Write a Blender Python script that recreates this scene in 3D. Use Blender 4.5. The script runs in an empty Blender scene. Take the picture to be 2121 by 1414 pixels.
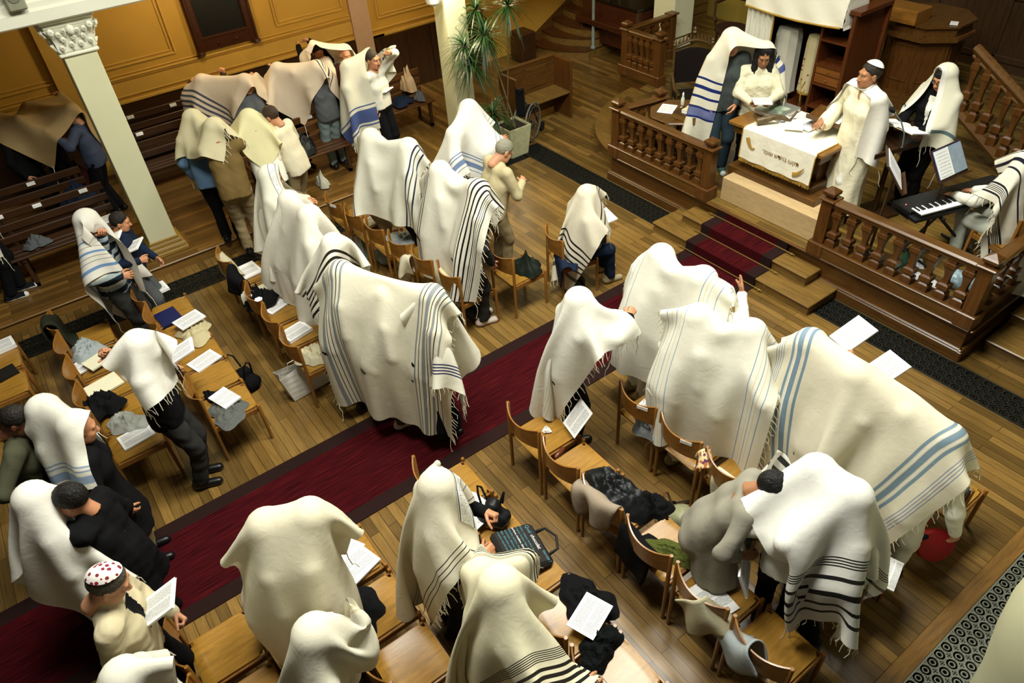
import bpy, math, random, zlib
import numpy as np
import openvdb
from mathutils import Vector, Matrix
PI = math.pi; R = math.radians
sc = bpy.context.scene
C = sc.collection
# ---------------------------------------------------------------- camera (hall frame: +X to the platform, +Y to the yellow wall, Z up, metres)
CAM_H = 5.1; FPX = 1484.105; CXP, CYP = 1060.5, 707.0
RW = np.array([[0.80358489, -0.59187184, -0.06276191], [-0.42573738, -0.49790708, -0.75553704], [0.4159315, 0.63385824, -0.65209257]])
cd = bpy.data.cameras.new('camera'); cam = bpy.data.objects.new('camera', cd); C.objects.link(cam)
cd.sensor_width = 36.0; cd.lens = 36.0 * FPX / 2121.0; cd.clip_start = 0.05; cd.clip_end = 100
_m = np.eye(4); _m[:3, 0] = RW[0]; _m[:3, 1] = -RW[1]; _m[:3, 2] = -RW[2]; _m[:3, 3] = (0, 0, CAM_H)
cam.matrix_world = Matrix(_m.tolist()); sc.camera = cam
# ---------------------------------------------------------------- exposure, world, lamps
sc.view_settings.view_transform = 'Standard'; sc.view_settings.look = 'None'
sc.view_settings.exposure = 0.0; sc.view_settings.gamma = 1.0
sc.view_settings.use_curve_mapping = False
w = bpy.data.worlds.new('hall'); sc.world = w; w.use_nodes = True
w.node_tree.nodes['Background'].inputs[0].default_value = (1.0, 0.93, 0.78, 1); w.node_tree.nodes['Background'].inputs[1].default_value = 0.035
def area(name, loc, size, power, col, rot=(0, 0, 0), spread=180, sy=None):
    l = bpy.data.lights.new(name, 'AREA'); l.energy = power; l.color = col; l.size = size; l.spread = R(spread)
    if sy: l.shape = 'RECTANGLE'; l.size_y = sy
    o = bpy.data.objects.new(name, l); o.location = loc; o.rotation_euler = rot; C.objects.link(o); return o
def point(name, loc, power, col, rad=.1):
    l = bpy.data.lights.new(name, 'POINT'); l.energy = power; l.color = col; l.shadow_soft_size = rad
    o = bpy.data.objects.new(name, l); o.location = loc; C.objects.link(o); return o
WARM = (1.0, 0.99, 0.885)
area('ceiling_lamp', (1.0, 3.6, 7.4), 1.6, 450, WARM)
area('ceiling_lamp', (3.6, 3.6, 7.4), 1.6, 450, WARM)
area('ceiling_lamp', (6.6, 3.6, 7.4), 1.6, 290, WARM)
point('sconce_lamp', (5.15, 9.0, 2.75), 150, (1.0, .86, .56), .1)
point('gallery_lamp', (2.6, 10.9, 2.85), 40, (1.0, .84, .52), .1)
point('gallery_lamp', (7.6, 11.0, 2.85), 40, (1.0, .84, .52), .1)
# ---------------------------------------------------------------- materials
def lin(h):
    if isinstance(h, str):
        v = [int(h[i:i+2], 16) / 255 for i in (0, 2, 4)]
    else: v = [x / 255 for x in h]
    return tuple(x / 12.92 if x <= .04045 else ((x + .055) / 1.055) ** 2.4 for x in v) + (1.0,)
MATS = {}
class NT:
    def __init__(s, name, rough=.6, metal=0., spec=.4):
        s.m = bpy.data.materials.new(name); s.m.use_nodes = True; s.t = s.m.node_tree
        s.b = s.t.nodes['Principled BSDF']; s.b.inputs['Roughness'].default_value = rough; s.b.inputs['Metallic'].default_value = metal
        s.b.inputs['Specular IOR Level'].default_value = spec
    def n(s, typ, **k):
        x = s.t.nodes.new(typ)
        for a, v in k.items():
            if a.startswith('i_'):
                key = a[2:]; key = int(key) if key.isdigit() else key.replace('_', ' ')
                if hasattr(v, 'is_output'): s.t.links.new(v, x.inputs[key])
                else: x.inputs[key].default_value = v
            else: setattr(x, a, v)
        return x
    def l(s, a, b): s.t.links.new(a, b)
    def coord(s, kind='Object', scale=(1, 1, 1), rot=(0, 0, 0), loc=(0, 0, 0)):
        tc = s.n('ShaderNodeTexCoord'); mp = s.n('ShaderNodeMapping'); s.l(tc.outputs[kind], mp.inputs[0])
        mp.inputs['Scale'].default_value = scale; mp.inputs['Rotation'].default_value = rot; mp.inputs['Location'].default_value = loc
        return mp.outputs[0]
    def ramp(s, fac, stops, interp='LINEAR'):
        r = s.n('ShaderNodeValToRGB'); r.color_ramp.interpolation = interp; e = r.color_ramp.elements
        while len(e) < len(stops): e.new(.5)
        for x, (p, c) in zip(e, stops): x.position = p; x.color = c
        s.l(fac, r.inputs[0]); return r.outputs[0]
    def mix(s, f, a, b, mode='MIX'):
        x = s.n('ShaderNodeMix', data_type='RGBA', blend_type=mode)
        for i, v in ((0, f), (6, a), (7, b)):
            if hasattr(v, 'is_output'): s.l(v, x.inputs[i])
            else: x.inputs[i].default_value = v
        return x.outputs[2]
    def math(s, op, a, b=0., c=0.):
        x = s.n('ShaderNodeMath', operation=op)
        for i, v in enumerate((a, b, c)):
            if hasattr(v, 'is_output'): s.l(v, x.inputs[i])
            else: x.inputs[i].default_value = v
        return x.outputs[0]
    def bump(s, h, st=.2, d=.01):
        b = s.n('ShaderNodeBump', i_Strength=st, i_Distance=d, i_Height=h); s.l(b.outputs[0], s.b.inputs['Normal'])
    def col(s, c): 
        if hasattr(c, 'is_output'): s.l(c, s.b.inputs['Base Color'])
        else: s.b.inputs['Base Color'].default_value = c
        return s.m
def shade(c, f): return (c[0]*f, c[1]*f, c[2]*f, 1)
def plain(name, hexc, rough=.6, metal=0., var=.12, scale=14, bump=.0, spec=.4):
    if name in MATS: return MATS[name]
    c = lin(hexc); t = NT(name, rough, metal, spec)
    nz = t.n('ShaderNodeTexNoise', i_Scale=scale, i_Detail=4.0, i_Vector=t.coord())
    t.col(t.ramp(nz.outputs[0], [(.3, shade(c, 1 - var)), (.7, shade(c, 1 + var))]))
    if bump: t.bump(nz.outputs[0], bump, .01)
    MATS[name] = t.m; return t.m
def fabric(name, hexc, rough=.9, fold=.25, scale=9, weave=500, spec=.1):
    if name in MATS: return MATS[name]
    c = lin(hexc); t = NT(name, rough, 0, spec)
    nz = t.n('ShaderNodeTexNoise', i_Scale=scale, i_Detail=3.0, i_Distortion=.6, i_Vector=t.coord())
    n2 = t.n('ShaderNodeTexNoise', i_Scale=weave, i_Detail=1.0, i_Vector=t.coord())
    t.col(t.mix(n2.outputs[0], shade(c, .88), shade(c, 1.1)))
    t.bump(nz.outputs[0], fold, .02); MATS[name] = t.m; return t.m
def wood(name, hexc, rough=.35, axis='X', scale=1.0, contrast=.35, spec=.5):
    if name in MATS: return MATS[name]
    c = lin(hexc); t = NT(name, rough, 0, spec)
    sv = {'X': (1.2, 14, 14), 'Y': (14, 1.2, 14), 'Z': (14, 14, 1.2)}[axis]
    v = t.coord(scale=tuple(a * scale for a in sv))
    nz = t.n('ShaderNodeTexNoise', i_Scale=2.0, i_Detail=6.0, i_Distortion=.9, i_Vector=v)
    n2 = t.n('ShaderNodeTexNoise', i_Scale=14.0, i_Detail=3.0, i_Vector=v)
    a = t.ramp(nz.outputs[0], [(.3, shade(c, 1 - contrast)), (.5, c), (.72, shade(c, 1 + contrast * .7))])
    b = t.ramp(n2.outputs[0], [(.35, (.72, .72, .72, 1)), (.6, (1, 1, 1, 1))])
    t.col(t.mix(.6, a, b, 'MULTIPLY')); t.bump(n2.outputs[0], .08, .004); MATS[name] = t.m; return t.m
def planks(name, hexc, rot, width=.085, length=1.1, rough=.3, var=.45):
    if name in MATS: return MATS[name]
    c = lin(hexc); t = NT(name, rough, 0, .5)
    v = t.coord(rot=(0, 0, rot))
    br = t.n('ShaderNodeTexBrick', offset=.37, offset_frequency=2, i_Vector=v, i_Scale=1.0, i_Mortar_Size=.0025, i_Mortar_Smooth=.1, i_Bias=-.1, i_Brick_Width=length, i_Row_Height=width)
    br.inputs['Color1'].default_value = shade(c, 1 - var); br.inputs['Color2'].default_value = shade(c, 1 + var * .8); br.inputs['Mortar'].default_value = shade(c, .18)
    gv = t.coord(scale=(26, 1.5, 26) if rot else (1.5, 26, 26))
    nz = t.n('ShaderNodeTexNoise', i_Scale=2.2, i_Detail=6.0, i_Distortion=1.2, i_Vector=gv)
    g = t.ramp(nz.outputs[0], [(.3, (.62, .6, .56, 1)), (.55, (1, 1, 1, 1)), (.75, (1.12, 1.12, 1.1, 1))])
    big = t.n('ShaderNodeTexNoise', i_Scale=.9, i_Detail=3.0, i_Vector=t.coord())
    wear = t.ramp(big.outputs[0], [(.35, (.82, .78, .72, 1)), (.65, (1.08, 1.08, 1.08, 1))])
    t.col(t.mix(1.0, t.mix(.85, br.outputs[0], g, 'MULTIPLY'), wear, 'MULTIPLY'))
    t.bump(br.outputs[1], -.15, .003); MATS[name] = t.m; return t.m
# ---------------------------------------------------------------- mesh helpers
class MB:
    def __init__(s): s.v = []; s.f = []; s.m = []; s.n = 0
    def add(s, v, f, mi=0):
        v = np.asarray(v, float); s.v.append(v); s.f += [tuple(int(i) + s.n for i in q) for q in f]; s.m += [mi] * len(f); s.n += len(v); return s
    def box(s, c, d, rz=0, mi=0, bev=0., rot=None):
        x, y, z = [a / 2 for a in d]
        if bev <= 0:
            v = np.array([[i, j, k] for k in (-z, z) for i, j in ((-x, -y), (x, -y), (x, y), (-x, y))])
            f = [(3, 2, 1, 0), (4, 5, 6, 7), (0, 1, 5, 4), (1, 2, 6, 5), (2, 3, 7, 6), (3, 0, 4, 7)]
        else:
            b = min(bev, x * .9, y * .9, z * .9); rings = []
            def ring(dx, dy, zz): return [(-x+dx, -y+dx+0*dy, zz)] 
            v = []
            for zz, e in ((-z, b), (-z + b, 0), (z - b, 0), (z, b)):
                X, Y = x - e, y - e; k = max(b - e, 0) if e == 0 else 0
                if e == 0: v += [(-X+b, -Y, zz), (X-b, -Y, zz), (X, -Y+b, zz), (X, Y-b, zz), (X-b, Y, zz), (-X+b, Y, zz), (-X, Y-b, zz), (-X, -Y+b, zz)]
                else: v += [(-X, -Y, zz), (X, -Y, zz), (X, -Y, zz), (X, Y, zz), (X, Y, zz), (-X, Y, zz), (-X, Y, zz), (-X, -Y, zz)]
            v = np.array(v, float); f = [tuple(range(7, -1, -1)), tuple(range(24, 32))]
            for r in range(3):
                for i in range(8): f.append((r*8+i, r*8+(i+1) % 8, r*8+8+(i+1) % 8, r*8+8+i))
        if rot is not None: v = v @ np.array(rot).T
        if rz: ca, sa = math.cos(rz), math.sin(rz); v = v @ np.array([[ca, sa, 0], [-sa, ca, 0], [0, 0, 1]])
        return s.add(v + np.array(c), f, mi)
    def tube(s, pts, r, seg=10, mi=0, cap=True):
        pts = np.asarray(pts, float); n = len(pts); r = np.broadcast_to(np.asarray(r, float), (n,))
        t = np.gradient(pts, axis=0); t /= np.linalg.norm(t, axis=1)[:, None] + 1e-12
        up = np.array([0, 0, 1.]) if abs(t[0, 2]) < .9 else np.array([1., 0, 0])
        V = []
        u = np.cross(t[0], up); u /= np.linalg.norm(u)
        for i in range(n):
            u = u - t[i] * (u @ t[i]); u /= np.linalg.norm(u) + 1e-12; w_ = np.cross(t[i], u)
            for k in range(seg):
                a = 2 * PI * k / seg; V.append(pts[i] + r[i] * (math.cos(a) * u + math.sin(a) * w_))
        f = [(i*seg+k, i*seg+(k+1) % seg, (i+1)*seg+(k+1) % seg, (i+1)*seg+k) for i in range(n-1) for k in range(seg)]
        if cap: f += [tuple(range(seg-1, -1, -1)), tuple(range((n-1)*seg, n*seg))]
        return s.add(V, f, mi)
    def lathe(s, prof, c=(0, 0, 0), seg=16, mi=0, sq=False, cap=True, rz=0):
        V = []; n = len(prof)
        for r, z in prof:
            for k in range(seg):
                a = 2 * PI * (k + .5) / seg + rz; V.append((c[0] + r * math.cos(a), c[1] + r * math.sin(a), c[2] + z))
        f = [(i*seg+k, i*seg+(k+1) % seg, (i+1)*seg+(k+1) % seg, (i+1)*seg+k) for i in range(n-1) for k in range(seg)]
        if cap: f += [tuple(range(seg-1, -1, -1)), tuple(range((n-1)*seg, n*seg))]
        return s.add(V, f, mi)
    def prism(s, poly, z0, z1, mi=0):
        n = len(poly); V = [(p[0], p[1], z0) for p in poly] + [(p[0], p[1], z1) for p in poly]
        f = [tuple(range(n-1, -1, -1)), tuple(range(n, 2*n))] + [(i, (i+1) % n, n+(i+1) % n, n+i) for i in range(n)]
        return s.add(V, f, mi)
    def grid(s, P, mi=0, closed=False):
        P = np.asarray(P, float); a, b = P.shape[:2]
        f = [(i*b+j, (i+1)*b+j, (i+1)*b+j+1, i*b+j+1) for i in range(a-1) for j in range(b-1)]
        return s.add(P.reshape(-1, 3), f, mi)
    def build(s, name, mat, parent=None, smooth=False, loc=None, rot=None, auto=True):
        v = np.concatenate(s.v) if s.v else np.zeros((0, 3))
        return mk(name, v, s.f, mat, parent, smooth, s.m if any(s.m) else None, loc, rot, auto)
def mk(name, v, f, mat, parent=None, smooth=True, mi=None, loc=None, rot=None, auto=True, uv=None):
    me = bpy.data.meshes.new(name); v = np.asarray(v, float)
    if loc is not None and parent is None and rot is None: pass
    me.from_pydata(v.tolist(), [], f if isinstance(f, list) else f.tolist())
    for m_ in (mat if isinstance(mat, (list, tuple)) else [mat]): me.materials.append(m_)
    if mi is not None: me.polygons.foreach_set('material_index', np.asarray(mi, dtype=np.int32))
    if smooth:
        me.polygons.foreach_set('use_smooth', np.ones(len(me.polygons), dtype=bool))
        if auto == 'sharp' or auto is True:
            try: me.set_sharp_from_angle(angle=R(38))
            except Exception: pass
    if uv is not None:
        l = me.uv_layers.new(name='UVMap'); li = np.zeros(len(me.loops), dtype=np.int32); me.loops.foreach_get('vertex_index', li)
        l.data.foreach_set('uv', np.asarray(uv, dtype=np.float32)[li].ravel())
    me.update()
    o = bpy.data.objects.new(name, me); C.objects.link(o)
    if loc is not None: o.location = loc
    if rot is not None: o.rotation_euler = rot
    if parent is not None: o.parent = parent
    return o
def thing(name, label, cat, loc=(0, 0, 0), rz=0., group=None):
    o = bpy.data.objects.new(name, None); C.objects.link(o); o.empty_display_size = .1
    o.location = loc; o.rotation_euler = (0, 0, rz); return tag(o, label, cat, group)
def tag(o, label=None, cat=None, group=None, kind=None):
    if label: o['label'] = label
    if cat: o['category'] = cat
    if group: o['group'] = group
    if kind: o['kind'] = kind
    return o
def struct(o, label=None): o['kind'] = 'structure'; return tag(o, label)
def kids(o): return [c for c in C.objects if c.parent == o]
def dup(root, loc=None, rz=None, label=None, group=None, ch=None):
    r = root.copy(); C.objects.link(r)
    if loc is not None: r.location = loc
    if rz is not None: r.rotation_euler = (0, 0, rz)
    if label: r['label'] = label
    if group: r['group'] = group
    def rec(a, b):
        for c in list(a.children):
            d = c.copy(); C.objects.link(d); d.parent = b; rec(c, d)
    rec(root, r); return r
def recentre(o):
    n = len(o.data.vertices); a = np.zeros(n*3); o.data.vertices.foreach_get('co', a); a = a.reshape(-1, 3)
    c = np.array([a[:, 0].mean(), a[:, 1].mean(), a[:, 2].min()]); o.data.vertices.foreach_set('co', (a - c).ravel()); o.location = c; return o
def at(px, py, z):
    d = RW.T @ np.array([(px - CXP) / FPX, (py - CYP) / FPX, 1.]); t = (z - CAM_H) / d[2]; return np.array([d[0]*t, d[1]*t, z])
def rotz(a): ca, sa = math.cos(a), math.sin(a); return np.array([[ca, -sa, 0], [sa, ca, 0], [0, 0, 1.]])
def roty(a): ca, sa = math.cos(a), math.sin(a); return np.array([[ca, 0, sa], [0, 1, 0], [-sa, 0, ca]])
def rotx(a): ca, sa = math.cos(a), math.sin(a); return np.array([[1, 0, 0], [0, ca, -sa], [0, sa, ca]])
rng = random.Random(5)
# ---------------------------------------------------------------- shared materials
M_FLOOR = planks('oak planks', '7c6030', PI/2)
M_FLOORX = planks('oak planks lengthwise', '7a5a2c', 0)
M_PLAT = planks('oak planks platform', '6e5628', PI/2, .07)
M_OAK = wood('dark oak', '5a3b17', .32, 'Y'); M_OAKX = wood('dark oak x', '5a3b17', .32, 'X'); M_OAKZ = wood('dark oak z', '583614', .32, 'Z')
M_STEP = wood('step oak', '765a2a', .35, 'Y')
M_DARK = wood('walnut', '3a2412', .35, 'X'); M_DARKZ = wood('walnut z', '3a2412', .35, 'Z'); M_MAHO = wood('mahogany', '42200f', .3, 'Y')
M_CHAIR = wood('beech seat', '9c722a', .30, 'X', 1.0, .22); M_POST = wood('beech post', '8a5c24', .3, 'Z', 1.0, .25)
M_BACK = wood('beech back', '8e5f26', .28, 'Y', 1.0, .25)
M_CREAM = plain('cream paint', 'd6d4ae', .5, 0, .03, 3); M_PLASTER = plain('white plaster', 'e6e6d2', .55, 0, .03, 3)
M_YEL = plain('yellow wall', 'c99a3c', .6, 0, .05, 2); M_YELT = plain('yellow trim', 'd0a44a', .5, 0, .05, 4)
M_IRON = plain('cast iron', '75786a', .6, .2, .12, 20); M_PIT = plain('dark duct', '0b0c0a', .9)
M_BLACK = plain('black', '0d0d0d', .55); M_GOLD = plain('gold thread', 'b08d3c', .5, .2, .2, 60); M_BRASS = plain('brass', 'd8b96a', .3, .9, .05)
M_WHITE = plain('white gloss', 'f2f2ee', .4); M_GREY = plain('grey', '7d807c', .6)
# ---------------------------------------------------------------- floor: nave + recesses for the gratings
def slab(name, boxes, mat, kind=True, sm=False):
    b = MB()
    for (x0, x1, y0, y1, z0, z1) in boxes: b.box(((x0+x1)/2, (y0+y1)/2, (z0+z1)/2), (x1-x0, y1-y0, z1-z0))
    return struct(b.build(name, mat))
XG0, XG1 = 6.07, 6.43; YS = 8.93; BX = 6.47
slab('floor', [(-4, XG0, .48, 8.30, -.3, 0), (XG0, XG1, 3.22, 5.55, -.3, 0), (XG0, XG1, -1.6, .48, -.3, 0), (XG0, XG1, 8.6, 9.3, -.3, 0), (XG1, 13.5, -1.6, 12.3, -.3, 0), (XG0-.0, XG1, 9.3, 12.3, -.3, 0), (-4, XG0, 8.70, YS, -.3, 0), (4.06, XG0, YS, 12.3, -.3, 0), (6.0, XG0, -1.6, .48, -.3, 0)], M_FLOOR)
slab('floor_duct', [(-4, 13, -1.6, 9, -.35, -.3)], M_PIT)
b = MB(); b.box((1.0, .42, -.005), (10, .115, .03), bev=.004); struct(b.build('trim_1', wood('oak sill', '7c5a28', .35, 'X')))
# raised side aisle
slab('floor_side_aisle', [(-4, 4.05, YS, 12.3, 0, .15)], M_FLOORX)
b = MB(); b.box((.02, YS-.012, .137), (8.06, .03, .026), bev=.008); b.box((.02, YS-.0, .06), (8.06, .01, .12)); struct(b.build('trim_2', wood('oak nosing', '7c5a28', .35, 'X')))
# gratings: real pierced iron rings over a dark duct
def ring_grate(x0, x1, y0, y1, p, name, label, th=.012, seg=16):
    t = thing(name, label, 'floor grate', ((x0+x1)/2, (y0+y1)/2, 0), 0)
    b = MB(); cx, cy = (x0+x1)/2, (y0+y1)/2; nx, ny = max(1, round((x1-x0)/p)), max(1, round((y1-y0)/p)); px, py = (x1-x0)/nx, (y1-y0)/ny
    a = np.arange(seg) * 2 * PI / seg; V = []; F = []
    ca, sa = np.cos(a), np.sin(a)
    def ann(x, y, r0, r1, z=0.0):
        n = len(V) * seg
        for r, zz in ((r0, z-th), (r0, z), (r1, z), (r1, z-th)): V.append(np.stack([x + r*px*ca, y + r*py*sa, np.full(seg, zz)], 1))
        for q in range(3):
            for k in range(seg): F.append((n+q*seg+(k+1) % seg, n+q*seg+k, n+(q+1)*seg+k, n+(q+1)*seg+(k+1) % seg))
    for i in range(nx):
        for j in range(ny):
            x, y = x0-cx+(i+.5)*px, y0-cy+(j+.5)*py
            ann(x, y, .43, .52); ann(x, y, .17, .26, -.002)
            if i < nx-1 and j < ny-1: ann(x+px/2, y+py/2, .12, .2, -.003)
    b.v = [np.concatenate(V)]; b.f = F; b.m = [0]*len(F); b.n = len(V)*seg
    for i in range(nx+1): b.box((x0-cx+i*px, 0, -th/2-.003), (.012, y1-y0, th))
    for j in range(ny+1): b.box((0, y0-cy+j*py, -th/2-.003), (x1-x0, .012, th))
    for s in (-1, 1): b.box((s*(x1-x0)/2, 0, -th/2), (.02, y1-y0, th+.004)); b.box((0, s*(y1-y0)/2, -th/2), (x1-x0, .02, th+.004))
    b.build('lattice', M_IRON, t); return t
M_IRON2 = plain('dark cast iron', '20221e', .55, .4, .15, 20)
_i = M_IRON; M_IRON = M_IRON2
ring_grate(XG0, XG1, 5.55, 8.6, .09, 'floor_grate', 'long dark iron floor grate in front of the left balustrade of the platform')
ring_grate(XG0, XG1, .50, 3.22, .09, 'floor_grate', 'long dark iron floor grate in front of the right balustrade of the platform')
ring_grate(-2.2, 6.0, 8.30, 8.70, .1, 'floor_grate', 'dark iron floor grate along the step of the raised side aisle')
M_IRON = _i
ring_grate(2.2, 5.6, -.95, .36, .088, 'floor_grate', 'broad grey iron floor grate of rings in the bottom right corner', seg=16)
# carpet runner
def carpet_mat():
    t = NT('red runner', .95, 0, .05); v = t.coord(scale=(1.0, 60, 60))
    nz = t.n('ShaderNodeTexNoise', i_Scale=3.2, i_Detail=4.0, i_Distortion=.3, i_Vector=v)
    t.col(t.ramp(nz.outputs[0], [(.32, lin('150406')), (.5, lin('3a0a10')), (.64, lin('4c1013')), (.76, lin('78200f'))]))
    n2 = t.n('ShaderNodeTexNoise', i_Scale=400.0, i_Vector=t.coord()); t.bump(n2.outputs[0], .5, .004); return t.m
M_RED = carpet_mat(); M_BORD = fabric('runner border', '241513', .95)
t = thing('carpet_runner', 'long dark red carpet runner with brown borders down the aisle', 'carpet', (1.0, 4.425, 0))
b = MB(); b.box((0, 0, .005), (9.9, .77, .010)); b.build('field', M_RED, t)
for s in (-1, 1): b = MB(); b.box((0, s*.455, .005), (9.9, .14, .0101)); b.build('border', M_BORD, t)
# ---------------------------------------------------------------- walls
WY = 12.2
b = MB(); b.box((4, WY+.1, 3), (20, .2, 6)); struct(b.build('wall_left', M_YEL))
b = MB(); b.box((13.1, 4, 3.5), (.2, 18, 8)); struct(b.build('wall_back', plain('olive wall', 'a08a38', .6, 0, .05, 2)))
b = MB()
for z, d, h in ((1.12, .05, .05), (1.20, .03, .035), (1.46, .045, .03), (1.43, .03, .02), (1.50, .02, .02)): b.box((1.2, WY-d/2, z), (8.4, d, h), bev=.01)
b.box((1.2, WY-.012, 1.30), (8.4, .024, .2)); struct(b.build('trim_3', M_YELT))
b = MB()
for x0, x1, z0, z1 in ((3.95, 5.12, 1.62, 3.0), (5.75, 6.95, 1.33, 3.0), (7.3, 8.5, 1.33, 3.0), (-.5, 2.3, 1.62, 3.0)):
    for k, (e, d) in enumerate(((0, .03), (.05, .018))):
        for z in (z0+e, z1-e): b.box(((x0+x1)/2, WY-d/2, z), (x1-x0-2*e, d, .028), bev=.008)
        for x in (x0+e, x1-e): b.box((x, WY-d/2, (z0+z1)/2), (.028, d, z1-z0-2*e), bev=.008)
b.box((6.6, WY-.03, 1.06), (2.4, .06, .06), bev=.01); b.box((6.6, WY-.02, 1.16), (2.4, .04, .04), bev=.01)
struct(b.build('trim_4', M_YELT))
b = MB(); b.box((6.75, WY-.04, .5), (2.3, .08, 1.0)); 
for i in range(5): b.box((5.75+i*.5, WY-.085, .5), (.05, .02, 1.0))
struct(b.build('trim_5', M_DARKZ))
b = MB(); b.box((5.40, WY-.04, 1.7), (.34, .08, 3.4)); struct(b.build('trim_6', plain('pilaster', 'c8a488', .55, 0, .03)))
b = MB(); b.box((.75, WY-.04, 1.7), (.34, .08, 3.4)); struct(b.build('trim_7', M_YELT))
b = MB(); b.box((4, WY-.03, .6), (3.6, .06, .95)); b.box((0, WY-.03, .6), (5, .06, .95)); struct(b.build('baseboard_left', M_DARK))
# gallery over the side aisle: soffit, beam, front
b = MB(); b.box((4, 10.75, 3.32), (18, 3.1, .2)); struct(b.build('ceiling', plain('soffit', 'b9a05c', .7)))
b = MB(); b.box((4, 9.21, 3.12+.05), (18, .44, .14), bev=.015); b.box((4, 9.2, 3.27), (18, .36, .1), bev=.02); b.box((4, 9.17, 3.86), (18, .10, 1.1))
for x in np.arange(-2.95, 11, 1.55): b.box((x+.8, 9.105, 3.85), (.16, .06, 1.0), bev=.01); b.box((x+.8, 9.10, 3.42), (.24, .09, .12), bev=.01)
struct(b.build('beam', M_PLASTER))
b = MB(); b.box((4, 9.11, 3.86), (18, .012, .8)); struct(b.build('trim_8', plain('cream yellow panel', 'd8c878', .6)))
# columns
def column(x, z0, n):
    b = MB(); w_ = .335 if n < 2 else .5; y = 9.345 if n < 2 else 9.45
    prof = [(.0, .29), (.05, .29), (.055, .27), (.10, .27), (.115, .235), (.15, .24), (.165, .215), (.205, .20)]
    b2 = MB()
    for (za, wa), (zb, wb) in zip(prof[:-1], prof[1:]): b2.box((x, y, z0+(za+zb)/2), (wa*2*.86, wa*2*.86, max(zb-za, .004)), bev=.006)
    o2 = struct(b2.build('column_base', wood('gilt base', '9a7a34', .4, 'X') if n == 0 else M_CREAM))
    b.box((x, y, (z0+.2+2.70)/2), (w_, w_, 2.5-z0), bev=.006)
    struct(b.build('column', M_CREAM))
    # capital: flared bell with carved leaves, volutes and abacus
    c = MB(); c.box((x, y, 2.72), (.40, .40, .035), bev=.012); c.box((x, y, 2.755), (.37, .37, .03), bev=.012)
    pr = [(.20, 2.76), (.205, 2.85), (.225, 2.93), (.27, 3.0)]
    c.lathe([(r*1.33, z) for r, z in pr], (x, y, 0), 4, rz=0)
    c.box((x, y, 3.03), (.50, .50, .05), bev=.015); c.box((x, y, 3.08), (.54, .54, .05), bev=.01)
    for s in range(4):
        ang = s*PI/2; Rm = rotz(ang)
        for (u, z, r, d) in ((0, 2.97, .045, .25), (-.10, 2.88, .03, .215), (.10, 2.88, .03, .215), (-.04, 2.82, .028, .205), (.05, 2.81, .03, .205), (-.13, 2.94, .028, .24), (.13, 2.95, .028, .24), (-.14, 2.80, .028, .2), (.15, 2.82, .028, .205), (0, 2.89, .03, .215), (-.19, 2.98, .035, .26), (.19, 2.98, .035, .26), (.06, 2.95, .025, .235), (-.07, 2.97, .022, .24)):
            k = 8; pts = []
            cc = np.array([x, y, 0]) + Rm @ np.array([d, u, z])
            P = [[cc + Rm @ np.array([math.sin(a)*r*.8, math.cos(a)*math.cos(q)*r, math.cos(a)*math.sin(q)*r*1.2]) for q in np.linspace(0, 2*PI, 9)] for a in np.linspace(0, PI/2, 4)]
            c.grid(np.array(P)); 
            c.tube([cc + Rm @ np.array([-.01, 0, -.05]), cc + Rm @ np.array([.012, .01, 0]), cc + Rm @ np.array([.03, .0, .02])], [.012, .016, .01], 6)
    struct(c.build('column_capital', M_PLASTER, smooth=True))
column(.79, .15, 0); column(5.545, 0, 1); column(10.27, .40, 2)
# white rounded column in the near right corner
CX_, CY_ = 3.61, -.28
b = MB(); b.lathe([(.38, 0), (.40, .3), (.46, .7), (.485, 1.0), (.475, 1.25), (.42, 1.6), (.35, 1.9), (.31, 2.2), (.31, 5)], (CX_, CY_, 0), 64)
struct(b.build('column', M_CREAM, smooth=True))
# ---------------------------------------------------------------- chairs (beech, round posts, moulded ply seat and curved back)
def ply(P, th):
    P = np.asarray(P, float); a, b_ = P.shape[:2]
    du = np.gradient(P, axis=0); dv = np.gradient(P, axis=1); N = np.cross(du, dv); N /= np.linalg.norm(N, axis=2)[..., None] + 1e-9
    m = MB(); n = a*b_; A = P + N*th/2; B = P - N*th/2
    f = []
    for i in range(a-1):
        for j in range(b_-1):
            q = (i*b_+j, (i+1)*b_+j, (i+1)*b_+j+1, i*b_+j+1); f.append(q); f.append(tuple(n+k for k in q[::-1]))
    e = [i*b_ for i in range(a)] + [(a-1)*b_+j for j in range(1, b_)] + [i*b_+b_-1 for i in range(a-2, -1, -1)] + [j for j in range(b_-2, 0, -1)]
    for k in range(len(e)): f.append((e[k], n+e[k], n+e[(k+1) % len(e)], e[(k+1) % len(e)]))
    return m.add(np.concatenate([A.reshape(-1, 3), B.reshape(-1, 3)]), f)
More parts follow.
